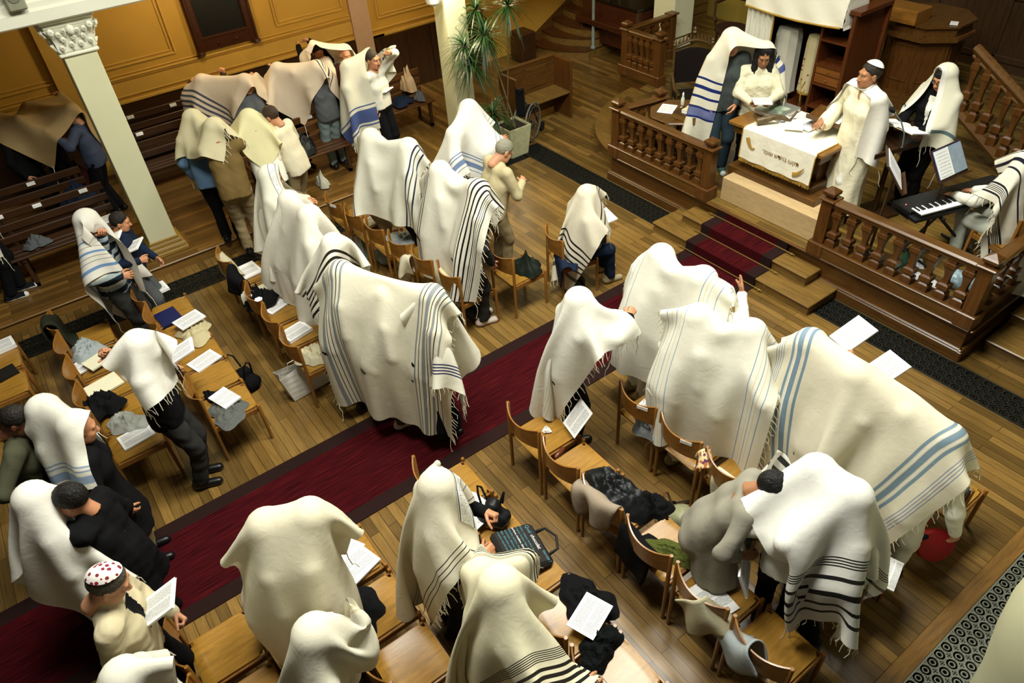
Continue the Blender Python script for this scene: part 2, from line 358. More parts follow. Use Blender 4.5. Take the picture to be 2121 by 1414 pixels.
def make_chair():
    t = thing('chair', 'x', 'chair')
    u = np.linspace(-1, 1, 15); P = []
    for i, a in enumerate(np.linspace(-1, 1, 13)):        # seat: x from back (-.21) to front (+.205)
        row = []
        for s in u:
            x = -.005 + a*.207; y = s*.196
            k = max(abs(a), abs(s)); r = .05
            if abs(a) > .8 and abs(s) > .8: 
                f = 1-.12*((abs(a)-.8)/.2)*((abs(s)-.8)/.2); x = -.005+a*.207*f; y *= f
            z = .443 - .012*(1-s*s)*(1-a*a) - (.03*((-a-.6)/.4)**2 if a < -.6 else 0) - (.012*((a-.7)/.3)**2 if a > .7 else 0)
            row.append((x, y, z))
        P.append(row)
    ply(P, .012).build('seat', M_CHAIR, t, smooth=True)
    P = []
    for z in np.linspace(.585, .80, 7):
        row = []
        for s in u:
            c = .075*(1-s*s); row.append((-.212 - c - (z-.585)*.05, s*.205, z - .02*(1-s*s)*((z-.69)/.11) + (.012*(abs(s)**3) if z > .75 else 0)))
        P.append(row)
    ply(P, .011).build('backrest', M_BACK, t, smooth=True)
    def post(x0, y0, x1, y1, z1): 
        b = MB(); b.tube([(x0, y0, 0), (x0+(x1-x0)*.5, y0+(y1-y0)*.5, z1*.5), (x1, y1, z1-.008), (x1, y1, z1)], [.015, .0165, .0165, .013], 12); return b
    for s in (-1, 1):
        post(-.222, s*.212, -.215, s*.212, .81).build('leg', M_POST, t, smooth=True); post(.213, s*.214, .207, s*.214, .462).build('leg', M_POST, t, smooth=True)
    b = MB(); 
    for s in (-1, 1): b.box((0, s*.205, .405), (.41, .018, .055), bev=.004)
    b.box((.205, 0, .405), (.018, .41, .05), bev=.004); b.box((-.19, 0, .40), (.018, .41, .045), bev=.004)
    b.build('seat_frame', M_POST, t); return t
CH = make_chair(); CH_USED = [False]; CHAIRS = {}
def chair(key, xb, y, label, group, rz=0.0, z=0.0):
    loc = (xb+.215*math.cos(rz), y+.215*math.sin(rz), z)
    if not CH_USED[0]:
        CH.location = loc; CH.rotation_euler = (0, 0, rz); CH['label'] = label; CH['group'] = group; o = CH; CH_USED[0] = True
    else: o = dup(CH, loc, rz, label, group)
    CHAIRS[key] = o; return o
ordn = ['first', 'second', 'third', 'fourth', 'fifth', 'sixth', 'seventh']
def seatlab(o, text):      # small paper seat label on the back of the backrest
    t = MB(); t.box((-.281, -.115, .765), (.004, .095, .034), rz=.40); p = t.build('seat_label', M_WHITE, o)
    txt(text, .026, (-.2775, -.098, .755), (PI/2, 0, -PI/2+.40), M_BLACK, p, 'seat_number')
def txt(body, size, loc, rot, mat, parent=None, name='lettering', align='LEFT', ext=.0006, sx=1.0):
    c = bpy.data.curves.new(name, 'FONT'); c.body = body; c.size = size; c.extrude = ext; c.align_x = align; c.resolution_u = 2
    o = bpy.data.objects.new(name, c); C.objects.link(o); o.location = loc; o.rotation_euler = rot; o.scale = (sx, 1, 1)
    c.materials.append(mat)
    bpy.context.view_layer.update(); me = bpy.data.meshes.new_from_object(o.evaluated_get(bpy.context.evaluated_depsgraph_get())); me.materials.clear(); me.materials.append(mat)
    n = bpy.data.objects.new(name, me); bpy.data.objects.remove(o); bpy.data.curves.remove(c); C.objects.link(n); n.location = loc; n.rotation_euler = rot; n.scale = (sx, 1, 1)
    if parent is not None: n.parent = parent
    return n
def row(key, xb, edges, desc, group, dx=0.0):
    for i in range(len(edges)-1):
        y = (edges[i]+edges[i+1])/2 if abs(edges[i]-edges[i+1]) < .6 else edges[i]-.22
        chair(key+str(i), xb + dx*i, y, desc(i), group)
G_R, G_L = 'beech chairs right of the aisle', 'beech chairs left of the aisle'
P_ = .4825
row('A', 3.15, [3.19-P_*i for i in range(6)], lambda i: ['beech chair under the dark jacket with papers, labelled at the back', 'beech chair with a pale seat label and an empty seat, next to the jacket chair', 'beech chair with a floral cap and cream coat hung on its back', 'beech chair behind the long grey-striped shawl, dark bag at its foot', 'beech chair at the aisle-far end of the row under the grey-striped shawl'][i], G_R)
row('B', 2.25, [3.60-P_*i for i in range(7)], lambda i: ['beech chair with a crumpled white tissue on its seat', 'beech chair with a black leather jacket on its front edge', 'beech chair with a pinkish grey coat hung over its back', 'beech chair with an olive green scarf on its seat', 'beech chair with an open spiral booklet on its seat', 'beech chair in the lower right with cream jackets on its back corner'][i], G_R)
row('D', 1.33, [3.60-P_*i for i in range(6)], lambda i: ['empty beech chair beside the aisle with its back post on the carpet edge', 'beech chair carrying the black lettered tote bag', 'beech chair with black clothing and a sheet of paper', 'beech chair with a fluffy dark bundle at its corner', 'beech chair at the bottom edge right of the cream shawl with black stripes'][i], G_R)
row('E', .33, [3.55-P_*i for i in range(5)], lambda i: ['beech chair beside the aisle with two spiral booklets on its seat', 'beech chair with a black garment thrown across its seat', 'shiny beech chair between two pale shawls near the bottom edge', 'beech chair hidden beside the cream shawl with black stripes'][i], G_R)
row('F', -.635, [3.46-P_*i for i in range(4)], lambda i: ['beech chair beside the man in the beige jacket', 'second beech chair behind the plain cream shawl at the bottom edge', 'third beech chair in the bottom row under the pointed cream shawl'][i], G_R)
chair('Z', 4.27, .97, 'beech row-end chair with a grey coat on its back and a hanging red bag', G_R)
row('L', 2.66, [8.03, 7.58, 7.155, 6.69, 6.24, 5.79, 5.32], lambda i: ['beech chair at the side-aisle end with a seat label', 'beech chair with a thick white booklet on its seat', 'beech chair with a folded light grey garment on its seat', 'beech chair with a cream garment over its back corner and papers on it', 'beech chair with a cream quilted jacket over its back', 'empty-seated beech chair with a black handbag under it'][i], G_L, .052)
chair('K0', 3.54, 5.46, 'beech chair with a dark green bag on its seat', G_L)
row('M', 1.16, [7.72, 7.255, 6.80, 6.34, 5.86, 5.395], lambda i: ['beech chair with a beige jacket over its back', 'beech chair with a black jacket and white shawl over its back', 'beech chair with a small white flower clipped to its back', 'beech chair with a pile of white papers on its seat', 'beech chair by the aisle with a crumpled cream garment on its seat'][i], G_L)
row('N', .20, [7.62, 7.145, 6.67, 6.22, 5.77, 5.30], lambda i: ['beech chair with a booklet on its seat near the column', 'empty beech chair behind the striped sweater', 'beech chair with a cream crumpled coat and a blue folder', 'beech chair with white booklets on its seat', 'beech chair with a patterned grey sweater by the aisle'][i], G_L)
row('O', -.63, [7.72, 7.26, 6.79, 6.33, 5.88, 5.43], lambda i: ['beech chair with a dark green coat on its back corner', 'empty beech chair under the hanging blue-striped shawl', 'beech chair with a bluish grey garment and papers', 'beech chair with a cream envelope on its seat', 'beech chair by the aisle with a booklet and newspaper on its seat'][i], G_L)
row('Q', -1.50, [7.95, 7.48, 7.0], lambda i: ['beech chair at the left edge with a white book on its seat', 'beech chair at the left edge with a black booklet on its seat'][i], G_L)
# ---------------------------------------------------------------- slatted benches in the side aisle
def bench(x0, x1, yb, z0, label, labels=(), mat=None, feet=True):
    L = x1-x0; t = thing('slatted_bench', label, 'bench', ((x0+x1)/2, yb, z0), 0, 'slatted benches of the side aisle'); mat = mat or M_DARK
    for k, z in enumerate((.81, .66, .51)):
        b = MB(); b.box((0, .0+.02*(z-.6), z), (L, .028, .10), bev=.008); s = b.build('back_slat', mat, t)
        if k == 0:
            for lx in labels:
                c = MB(); c.box((lx-(x0+x1)/2, -.005, z+.012), (.10, .05, .045), bev=.003); c.build('seat_label', M_WHITE, s)
    b = MB()
    for k in range(4): b.box((0, -.09-k*.105, .43-(.012 if k == 0 else 0)), (L, .092, .03), bev=.006)
    b.build('seat', mat, t)
    for x in np.linspace(-L/2+.08, L/2-.08, max(2, int(L/1.1)+1)):
        b = MB(); b.box((x, -.23, .395), (.045, .40, .05)); b.box((x, .015, .43), (.045, .035, .86), bev=.005); b.box((x, -.38, .2), (.045, .05, .40)); b.box((x, -.18, .03), (.045, .45, .045)); b.build('support', M_DARKZ, t)
    return t
bench(-1.9, .45, 9.92, .15, 'front slatted bench at left with pale seat labels, beside the white column', (-.32, .22, -.75))
bench(-1.9, .32, 10.63, .15, 'second slatted bench at left behind the front one, people standing behind it', (-.28,))
bench(.9, 2.7, 11.95, .15, 'slatted bench against the yellow wall behind the column', (1.31, 1.95, 1.2))
bench(.9, 2.5, 11.2, .15, 'slatted bench just in front of the wall bench, half hidden by the column', (1.25, 2.1))
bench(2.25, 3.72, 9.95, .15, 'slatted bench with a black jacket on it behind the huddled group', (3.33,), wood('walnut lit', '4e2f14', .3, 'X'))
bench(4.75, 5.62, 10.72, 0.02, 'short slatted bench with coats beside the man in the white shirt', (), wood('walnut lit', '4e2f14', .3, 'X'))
# ---------------------------------------------------------------- platform (bimah)
PZ = .40
b = MB()
b.prism([(BX, 1.81), (13.0, 1.81), (13.0, 9.15), (8.66, 9.15), (8.66, 8.4), (8.0, 8.25), (7.45, 7.95), (7.1, 7.5), (6.98, 6.96), (BX, 6.96)], .37, PZ)
struct(b.build('floor_platform', M_PLAT))
b = MB(); b.prism([(BX+.03, 1.84), (13.0, 1.84), (13.0, 9.12), (8.7, 9.12), (8.7, 8.36), (8.02, 8.2), (7.5, 7.9), (7.15, 7.45), (7.02, 6.93), (BX+.03, 6.93)], 0, .37)
b.box((BX-.005, 4.385, .39), (.05, 5.15, .03), bev=.012); b.box((9.7, 1.805, .39), (6.5, .05, .03), bev=.012)
b.box((BX+.01, 4.385, .06), (.05, 5.17, .12), bev=.01); b.box((BX+.015, 4.385, .13), (.045, 5.16, .03), bev=.012)
b.box((9.7, 1.82, .06), (6.5, .05, .12), bev=.01); b.box((9.7, 1.825, .13), (6.5, .045, .03), bev=.012)
struct(b.build('trim_10', M_OAK))
# curved landing step on the left corner
b = MB(); cx, cy = 9.0, 6.96
arc = [(cx - 2.2*math.cos(a), cy + 1.85*math.sin(a)) for a in np.linspace(0, PI/2, 24)]
arc = [(6.80, 6.75)] + arc + [(9.0, 8.4), (7.2, 6.75)]
b.prism(arc, 0, .18); inner = [(cx+.0 - 2.24*math.cos(a), cy + 1.89*math.sin(a)) for a in np.linspace(0, PI/2, 24)]
b.prism([(6.76, 6.75)] + inner + [(9.0, 8.4), (7.2, 6.75)], .18, .205); struct(b.build('curved_step', M_STEP))
# front steps + carpet + rods
t = thing('platform_steps', 'two oak steps with a red carpet up to the platform', 'steps', (6.2, 4.38, 0))
def stp(x0, y0, y1, z0, z1):
    b = MB(); xm = (x0+BX)/2; b.box((xm-6.2+.012, (y0+y1)/2-4.38, (z0+z1)/2-.012), (BX-x0-.024, y1-y0-.03, z1-z0-.024)); b.box((xm-6.2, (y0+y1)/2-4.38, z1-.013), (BX-x0, y1-y0, .026), bev=.009); return b
stp(5.945, 3.19, 5.55, 0, .133).build('lower_step', M_STEP, t); stp(6.20, 3.44, 5.31, .133, .266).build('upper_step', M_STEP, t)
b = MB(); b2 = MB(); b3 = MB()
pr = [(5.92, .006), (5.936, .012), (5.938, .140), (6.188, .142), (6.192, .273), (6.448, .275), (6.455, .372)]
for (xa, za), (xb_, zb) in zip(pr[:-1], pr[1:]):
    for q, y0, y1 in ((b, 4.04, 4.81), (b2, 3.90, 4.04), (b3, 4.81, 4.95)):
        q.box(((xa+xb_)/2-6.2, (y0+y1)/2-4.38, (za+zb)/2), (abs(xb_-xa)+.008, y1-y0, abs(zb-za)+.008))
t2 = thing('stair_carpet', 'red carpet with dark borders running up the platform steps', 'carpet', (6.2, 4.38, 0))
def carpet_mat2():
    m = M_RED.copy(); return m
b.build('field', M_RED, t2); b2.build('border', M_BORD, t2); b3.build('border', M_BORD, t2)
for x, z, lb in ((5.925, .03, 'lowest brass carpet rod near the raised hand'), (6.176, .155, 'middle brass carpet rod on the platform steps'), (6.436, .29, 'topmost brass carpet rod below the platform edge')):
    r = thing('carpet_rod', lb, 'carpet rod', (x, 4.42, z), 0, 'brass carpet rods'); b = MB(); b.tube([(0, -.64, 0), (0, .64, 0)], .0075, 8); b.build('rod', M_BRASS, r, smooth=True)
    for s in (-1, 1): b = MB(); b.lathe([(.004, -.012), (.014, -.008), (.014, .008), (.004, .012)], (0, s*.6, 0), 8); b.build('bracket', M_BRASS, r, smooth=True)
# ---------------------------------------------------------------- balustrades
def baluster_bm(b, x, y, z0, z1, s=1.0):
    h = z1-z0; sq = lambda r, a, c: b.lathe([(r*s, z0+h*a), (r*s, z0+h*c)], (x, y, 0), 4)
    prof = [(.078, 0), (.078, .15), (.066, .155), (.045, .19), (.05, .21), (.078, .25), (.078, .36), (.066, .37), (.044, .39), (.036, .45), (.04, .6), (.06, .76), (.075, .80), (.075, .90), (.06, .91), (.06, 1.0)]
    b.lathe([(r*s, z0+h*a) for r, a in prof], (x, y, 0), 4)
def balustrade(name, x0, y0, x1, y1, n, label, z0=.40, posts=(1, 1), curb=True, zr=1.06, fin=(1, 1)):
    dx, dy = x1-x0, y1-y0; L = math.hypot(dx, dy); a = math.atan2(dy, dx)
    t = thing(name, label, 'balustrade', ((x0+x1)/2, (y0+y1)/2, z0), a); h = zr-z0
    if curb:
        b = MB(); b.box((0, 0, .075), (L, .17, .15), bev=.008); b.box((0, 0, .145), (L, .19, .02), bev=.008); b.build('curb', M_OAKX, t)
    zc = .155 if curb else .02
    b = MB(); b.box((0, 0, h-.035), (L, .10, .05), bev=.012); b.box((0, 0, h), (L, .14, .045), bev=.018); b.build('handrail', M_OAKX, t)
    for k in range(n):
        b = MB(); baluster_bm(b, -L/2 + L*(k+.5+.15)/(n+.3), 0, zc, h-.055); b.build('baluster', M_OAKZ, t)
    for s, p, f in ((-1, posts[0], fin[0]), (1, posts[1], fin[1])):
        if not p: continue
        b = MB(); x = s*(L/2+.02)
        b.box((x, 0, .08), (.19, .20, .16), bev=.01); b.box((x, 0, h/2+.08), (.13, .13, h-.16), bev=.006); b.box((x, 0, h+.02), (.19, .19, .03), bev=.01)
        if f: b.lathe([(.05, 0), (.06, .02), (.095, .045), (.10, .075), (.08, .09), (.008, .125)], (x, 0, h+.03), 4)
        b.build('newel_post', M_OAKZ, t)
    return t
balustrade('balustrade', 6.53, 6.84, 6.53, 5.24, 9, 'oak balustrade at the left front of the platform beside the small table')
balustrade('balustrade', 6.53, 3.55, 6.53, 1.92, 9, 'oak balustrade at the right front of the platform before the keyboard player')
balustrade('balustrade', 6.60, 6.84, 7.16, 6.72, 3, 'short oak balustrade return at the left corner of the platform', posts=(0, 1))
balustrade('balustrade', 6.62, 1.92, 9.3, 1.92, 11, 'oak balustrade along the right side of the platform behind the chair', posts=(0, 1))
balustrade('balustrade', 8.72, 9.0, 8.72, 8.27, 5, 'oak balustrade at the back left of the platform beside the landing', zr=1.12)
balustrade('balustrade', 8.8, 9.02, 9.75, 9.02, 4, 'oak balustrade running back to the far column', posts=(0, 1), zr=1.12, fin=(0, 0))
# right-hand steps beside the platform
b = MB()
for k, x in enumerate((6.85, 7.25, 7.65, 8.05)):
    b.box(((x+9)/2, 1.0, .065+k*.13), (9-x, 1.5, .13)); b.box(((x+9)/2-.02, 1.0, .12+k*.13), (9-x+.04, 1.52, .024), bev=.01)
o = tag(b.build('side_steps', M_STEP), 'oak steps rising at the right edge beside the platform', 'steps')
# pulpit: half-octagon panelled
def pulpit():
    cx, cy, z0 = 11.1, 5.28, PZ; t = thing('pulpit', 'large oak octagonal pulpit with panels behind the man in white', 'pulpit', (cx, cy, z0)); t.scale = (.76, .76, .66)
    def oct(r, n=8, ph=PI/8): return [(r*math.cos(2*PI*k/n+ph), r*math.sin(2*PI*k/n+ph)) for k in range(n)]
    b = MB(); b.prism(oct(.86), 0, .18); b.prism(oct(.80), .18, .26); b.prism(oct(.72), .26, .30); b.build('plinth', M_OAKX, t)
    b = MB(); b.prism(oct(.68), .30, 1.42); b.build('body', M_OAKZ, t)
    for k in range(8):
        a = 2*PI*k/8+PI/4; d = .68*math.cos(PI/8)
        if math.cos(a) > .5: continue
        f = MB(); Rm = rotz(a)
        for (yy, zz, wy, wz) in ((0, .55, .34, .03), (0, 1.3, .34, .03), (-.17, .92, .03, .76), (.17, .92, .03, .76)):
            f.box(Rm @ np.array([d+.005, yy, zz]), (.02, wy, wz), rz=a, bev=.006)
        f.build('panel', M_OAKZ, t)
    b = MB(); b.prism(oct(.74), 1.40, 1.45); b.prism(oct(.82), 1.45, 1.50); b.prism(oct(.80), 1.50, 1.53); b.prism(oct(.73), 1.53, 1.72); b.prism(oct(.78), 1.72, 1.76); b.build('cornice', M_OAKX, t)
    b = MB(); b.box((-.55, .25, 1.90), (.5, .75, .28), rz=.0, bev=.01); b.build('reading_desk', wood('desk oak', '8a5c22', .35, 'Y'), t)
    return t
pulpit()
b = MB(); b.box((0, 0, 0), (.14, .10, .01), rz=.4); tag(b.build('paper', M_WHITE, loc=(10.93, 4.86, PZ+1.172)), 'small white paper lying on the pulpit rim', 'paper')
def stair_rail():
    p0, p1 = np.array([9.75, 3.98, 1.74]), np.array([9.40, 2.90, 1.30]); t = thing('pulpit_stair_railing', 'sloping oak railing of the pulpit stairs at the right', 'railing', (9.58, 3.44, PZ))
    o = np.array([9.58, 3.44, PZ]); b = MB(); d = p1-p0
    for k, (hh, r) in enumerate(((0, .055), (-.09, .03))): b.tube([p0+(0, 0, hh)-o, p1+(0, 0, hh)-o], r, 8)
    b.build('handrail', M_OAKX, t, smooth=True)
    for k in range(6):
        f = (k+.5)/6; q = p0+d*f-o; b = MB(); baluster_bm(b, q[0], q[1], q[2]-.72, q[2]-.05, .95); b.build('baluster', M_OAKZ, t)
    b = MB(); b.tube([p0-(0, 0, .76)-o, p1-(0, 0, .76)-o], .07, 6); b.build('string', M_OAKX, t); return t
stair_rail()
b = MB(); b.box((12.9, 4.5, 1.9), (.1, 9.2, 3.2)); 
for y in np.arange(.6, 9, 1.1): b.box((12.84, y, 1.9), (.05, .12, 3.2))
for z in (.6, 1.5, 2.2, 3.0): b.box((12.84, 4.5, z), (.05, 9.2, .1), bev=.01)
struct(b.build('trim_11', wood('panelling', '3a2612', .4, 'Z')))
# ---------------------------------------------------------------- implicit surfaces
F32 = np.float32
def gridpts(lo, hi, h):
    n = np.ceil((np.asarray(hi)-lo)/h).astype(int)+1
    g = np.stack(np.meshgrid(*[lo[i]+h*np.arange(n[i]) for i in range(3)], indexing='ij'), -1).astype(F32)
    return g
def smin(a, b, k):
    if k <= 0: return np.minimum(a, b)
    h = np.maximum(k - np.abs(a-b), 0)/k
    return np.minimum(a, b) - h*h*k*.25
def sd_cap(P, a, b, ra, rb):
    a = np.asarray(a, F32); b = np.asarray(b, F32); ab = b-a; L = float(ab @ ab)+1e-9
    t = np.clip(((P-a) @ ab)/L, 0, 1); d = P - a - t[..., None]*ab
    return np.sqrt((d*d).sum(-1)) - (ra+(rb-ra)*t)
def sd_ell(P, c, r):
    q = (P-np.asarray(c, F32))/np.asarray(r, F32); k = np.sqrt((q*q).sum(-1)); return (k-1)*min(r)
def surf(D, lo, h):
    g = openvdb.FloatGrid(1.0); g.copyFromArray(np.ascontiguousarray(D, dtype=np.float32)); p, q = g.convertToQuads(0.0)
    if len(q) == 0: return np.zeros((0, 3)), np.zeros((0, 4), int)
    v = p.astype(float)*h + np.asarray(lo, float); q = q.astype(int)
    a, b, c, d = v[q[:, 0]], v[q[:, 1]], v[q[:, 2]], v[q[:, 3]]
    vol = (np.cross(c-a, d-b)*(a+b+c+d-4*v.mean(0))).sum()
    if vol < 0: q = q[:, ::-1]
    return v, q
def blobs(caps, h, k=.03, infl=0., cut=None, wr=0., seed=0, pad=.05, vert=False):
    lo = np.min([np.minimum(np.asarray(c[0])-c[2], np.asarray(c[1])-c[3]) for c in caps], 0)-pad-infl
    hi = np.max([np.maximum(np.asarray(c[0])+c[2], np.asarray(c[1])+c[3]) for c in caps], 0)+pad+infl
    P = gridpts(lo, hi, h); D = None
    for c in caps:
        d = sd_cap(P, c[0], c[1], c[2], c[3]); D = d if D is None else smin(D, d, k)
    D = D - infl
    if wr:
        r_ = np.random.RandomState(seed)
        for f in (30, 55, 80):
            d1 = r_.normal(size=3)*np.array([1, 1, .25 if vert else .9]); ph = r_.uniform(0, 6); d2 = r_.normal(size=3)*np.array([1, 1, .3 if vert else 1])
            D = D + wr*(30/f)**.7*np.sin((P @ d1.astype(F32))*f*.6 + ph + 1.6*np.sin((P @ d2.astype(F32))*f*.35))
    if cut is not None: D = np.maximum(D, cut(P))
    return surf(D, lo, h)
# ---------------------------------------------------------------- head, hair, hands, shoes (built once, posed many times)
def head_sdf(P, neck=True):
    D = sd_ell(P, (-.015, 0, .03), (.098, .077, .092))
    D = smin(D, sd_ell(P, (.035, 0, -.042), (.060, .060, .080)), .03)
    D = smin(D, sd_ell(P, (.060, 0, -.100), (.032, .034, .024)), .025)
    for s in (-1, 1):
        D = smin(D, sd_ell(P, (.060, s*.040, -.030), (.030, .026, .026)), .02)
        D = smin(D, sd_ell(P, (.035, s*.046, -.075), (.045, .022, .03)), .025)
    D = smin(D, sd_cap(P, (.078, -.036, .024), (.078, .036, .024), .016, .016), .018)
    for s in (-1, 1): D = -smin(-D, sd_ell(P, (.106, s*.032, .000), (.022, .020, .013)), .012)
    D = smin(D, sd_cap(P, (.088, 0, .008), (.114, 0, -.036), .009, .013), .010)
    for s in (-1, 1): D = smin(D, sd_ell(P, (.104, s*.012, -.040), (.012, .010, .009)), .006)
    D = smin(D, sd_ell(P, (.088, 0, -.066), (.013, .024, .007)), .005); D = smin(D, sd_ell(P, (.086, 0, -.078), (.013, .021, .007)), .005)
    D = -smin(-D, sd_cap(P, (.101, -.02, -.072), (.101, .02, -.072), .0025, .0025), .002)
    for s in (-1, 1): D = smin(D, np.maximum(sd_ell(P, (-.008, s*.080, -.010), (.022, .012, .034)), -sd_ell(P, (.0, s*.094, -.008), (.011, .010, .020))), .006)
    if neck: D = smin(D, sd_cap(P, (-.018, 0, -.075), (-.045, 0, -.185), .055, .058), .03)
    return D
_lo = np.array([-.15, -.12, -.22]); _P = gridpts(_lo, (.16, .12, .15), .0055)
HEADV, HEADF = surf(head_sdf(_P), _lo, .0055)
_c = HEADV[HEADF].mean(1)
HEADM = np.where((_c[:, 0] > .083) & (np.abs(_c[:, 1]) < .026) & (_c[:, 2] < -.060) & (_c[:, 2] > -.084), 1, 0)
_lo2 = np.array([-.12, -.11, -.16]); _P2 = gridpts(_lo2, (.14, .11, .14), .011); HEADLV, HEADLF = surf(head_sdf(_P2), _lo2, .011)
def face_bits():
    m = MB()
    for s in (-1, 1):
        m.lathe([(.0005, -.0125), (.007, -.0105), (.0115, -.005), (.0125, 0), (.0115, .005), (.007, .0105), (.0005, .0125)], (.0775, s*.032, .000), 10, 2)
        m.lathe([(.0005, -.0052), (.0045, -.003), (.0055, 0), (.0045, .003), (.0005, .0052)], (.0862, s*.031, -.001), 8, 3)
        m.tube([(.092, s*.016, .024), (.093, s*.032, .029), (.082, s*.050, .023)], [.003, .004, .002], 6, 4)
        m.tube([(.0885, s*.018, .004), (.0905, s*.032, .009), (.083, s*.046, .003)], [.0015, .0028, .0015], 6, 3)
    return np.concatenate(m.v), m.f, m.m
FACE = face_bits()
def hair_mesh(kind):
    if kind in HAIR_C: return HAIR_C[kind]
    lo = np.array([-.24, -.20, -.46]) if 'long' in kind else np.array([-.15, -.13, -.16]); h = .009
    P = gridpts(lo, (.15, .20 if 'long' in kind else .13, .16), h)
    if kind == 'bald': g = np.minimum(-.75*P[..., 0]+.66*P[..., 2]+.005, .055-P[..., 2]+.3*np.maximum(-P[..., 0]-.05, 0))
    elif kind == 'full': g = -.62*P[..., 0]+.78*P[..., 2]+.028
    else: g = -.75*P[..., 0]+.66*P[..., 2]+.010
    g = g+.008*np.sin(P[..., 1]*75+1)*np.sin(P[..., 2]*60); amp = .014 if kind == 'full' else .0075
    D = sd_ell(P, (-.016, 0, .031), (.0975, .0765, .0915)) - np.clip(g*.35, -.012, amp) + .0016*np.sin(P[..., 1]*170+P[..., 0]*70)*np.sin(P[..., 2]*95+P[..., 0]*60)
    if 'long' in kind:
        for s in (-1, 1): D = smin(D, sd_cap(P, (-.02, s*.078, .05), (.13, s*.095, -.30), .038, .05), .03)
        D = smin(D, sd_cap(P, (-.07, 0, .03), (-.09, 0, -.32), .07, .085), .04)
        D = smin(D, sd_cap(P, (-.01, -.05, .08), (.03, .06, .085), .04, .03), .03)
        D += .005*np.sin(P[..., 2]*55+P[..., 1]*90)*np.sin(P[..., 1]*70+P[..., 0]*80)
    HAIR_C[kind] = surf(D, lo, h); return HAIR_C[kind]
HAIR_C = {}
def kippah_mesh():
    n = np.array([-.42, 0, .91]); c = np.array([-.017, 0, .034]); V = []; F = []; seg = 20
    u = np.array([0, 1., 0]); v = np.cross(n, u)
    for th in np.linspace(.0001, .98, 8):
        for k in range(seg):
            a = 2*PI*k/seg; d = math.cos(th)*n + math.sin(th)*(math.cos(a)*u+math.sin(a)*v)
            V.append(c + d*np.array([.1135, .0925, .108]))
    for i in range(7):
        for k in range(seg): F.append((i*seg+k, (i+1)*seg+k, (i+1)*seg+(k+1) % seg, i*seg+(k+1) % seg))
    return np.array(V), F
KIP = kippah_mesh()
def hand_mesh(pose):
    if pose in HAND_C: return HAND_C[pose]
    curl = {'relax': (.35, .45, .3), 'grip': (1.25, 1.35, .7), 'flat': (.05, .12, .1), 'keys': (.25, .6, .5), 'pinch': (.8, .8, .5)}[pose]
    caps = [((-.05, 0, 0), (.005, 0, 0), .027, .025), ((.0, .012, 0), (.078, .026, 0), .019, .014), ((.0, -.010, 0), (.076, -.024, -.002), .019, .0125), ((.0, .0, 0), (.082, .002, .002), .020, .0135)]
    for k, (y, L, r) in enumerate(((.030, .072, .0092), (.010, .080, .0095), (-.011, .074, .0092), (-.030, .058, .0080))):
        p = np.array([.083-abs(k-1)*.004, y, 0]); a = 0; sp = (1.5-k)*.07
        for j, fr in enumerate((.45, .31, .24)):
            a += curl[j]*(1+.06*k); q = p + L*fr*np.array([math.cos(a)*math.cos(sp), math.sin(sp)*math.cos(a), -math.sin(a)]); caps.append((p, q, r*(1-.09*j), r*(1-.09*(j+1)))); p = q
    p = np.array([.02, .026, -.006]); tc = {'grip': -.75, 'pinch': -.6}.get(pose, -.35)
    for j, L in enumerate((.042, .034, .026)):
        d = np.array([.72+.1*j, .62-.35*j, tc-.1*j]); d /= np.linalg.norm(d); q = p+d*L; caps.append((p, q, .0125-.0015*j, .011-.0015*j)); p = q
    lo = np.min([np.minimum(c[0], c[1]) for c in caps], 0)-.035; hi = np.max([np.maximum(c[0], c[1]) for c in caps], 0)+.035
    P = gridpts(lo, hi, .0042); D = None
    for c in caps[:4]: d = sd_cap(P, *c); D = d if D is None else smin(D, d, .018)
    for f in range(5):
        G = None
        for c in caps[4+3*f:7+3*f]: d = sd_cap(P, *c); G = d if G is None else smin(G, d, .003)
        D = smin(D, G, .004)
    HAND_C[pose] = surf(D, lo, .0042); return HAND_C[pose]
HAND_C = {}
def shoe_mesh():
    lo = np.array([-.12, -.07, -.02]); P = gridpts(lo, (.22, .07, .16), .008)
    D = smin(sd_cap(P, (-.055, 0, .045), (.135, 0, .03), .040, .038), sd_cap(P, (-.03, 0, .05), (-.03, 0, .10), .043, .042), .03)
    D = np.maximum(D, -P[..., 2]); v, f = surf(D, lo, .008); return v, f, np.where(v[f].mean(1)[:, 2] < .022, 1, 0)
SHOE = shoe_mesh(); SHOE = (SHOE[0], SHOE[1], np.where((SHOE[0][SHOE[1]].mean(1)[:, 2] < .03) | (SHOE[0][SHOE[1]].mean(1)[:, 0] > .135), 1, 0))
# ---------------------------------------------------------------- skeleton
def ik(S, T, L1, L2, hint):
    d = T-S; n = np.linalg.norm(d); m = L1+L2-.004
    if n > m: T = S+d/n*m; d = T-S; n = m
    n = max(n, .09); u = d/np.linalg.norm(d); x = (L1*L1-L2*L2+n*n)/(2*n); hh = math.sqrt(max(L1*L1-x*x, 0))
    p = hint-u*(hint @ u); p /= np.linalg.norm(p)+1e-9; return S+u*x+p*hh, T
SKIN = {}
def skin(name, hexc):
    if name not in SKIN: SKIN[name] = plain('skin '+name, hexc, .5, 0, .05, 30)
    return SKIN[name]
M_LIP = plain('lips', '9a5a4a', .45); M_EYE = plain('eye white', 'd8d4c8', .25, var=.0); M_IRIS = plain('iris', '1c120c', .2, var=0.); M_BROW = plain('brow', '2a1c14', .8)
def _vee(v, f, pel, Rl, s):
    c = (v[f].mean(1)-pel) @ Rl/s; return np.where((c[:, 0] > .04) & (c[:, 2] > .12) & (c[:, 2] < .47) & (np.abs(c[:, 1]) < .055*(c[:, 2]-.12)/.34), 1, 0)
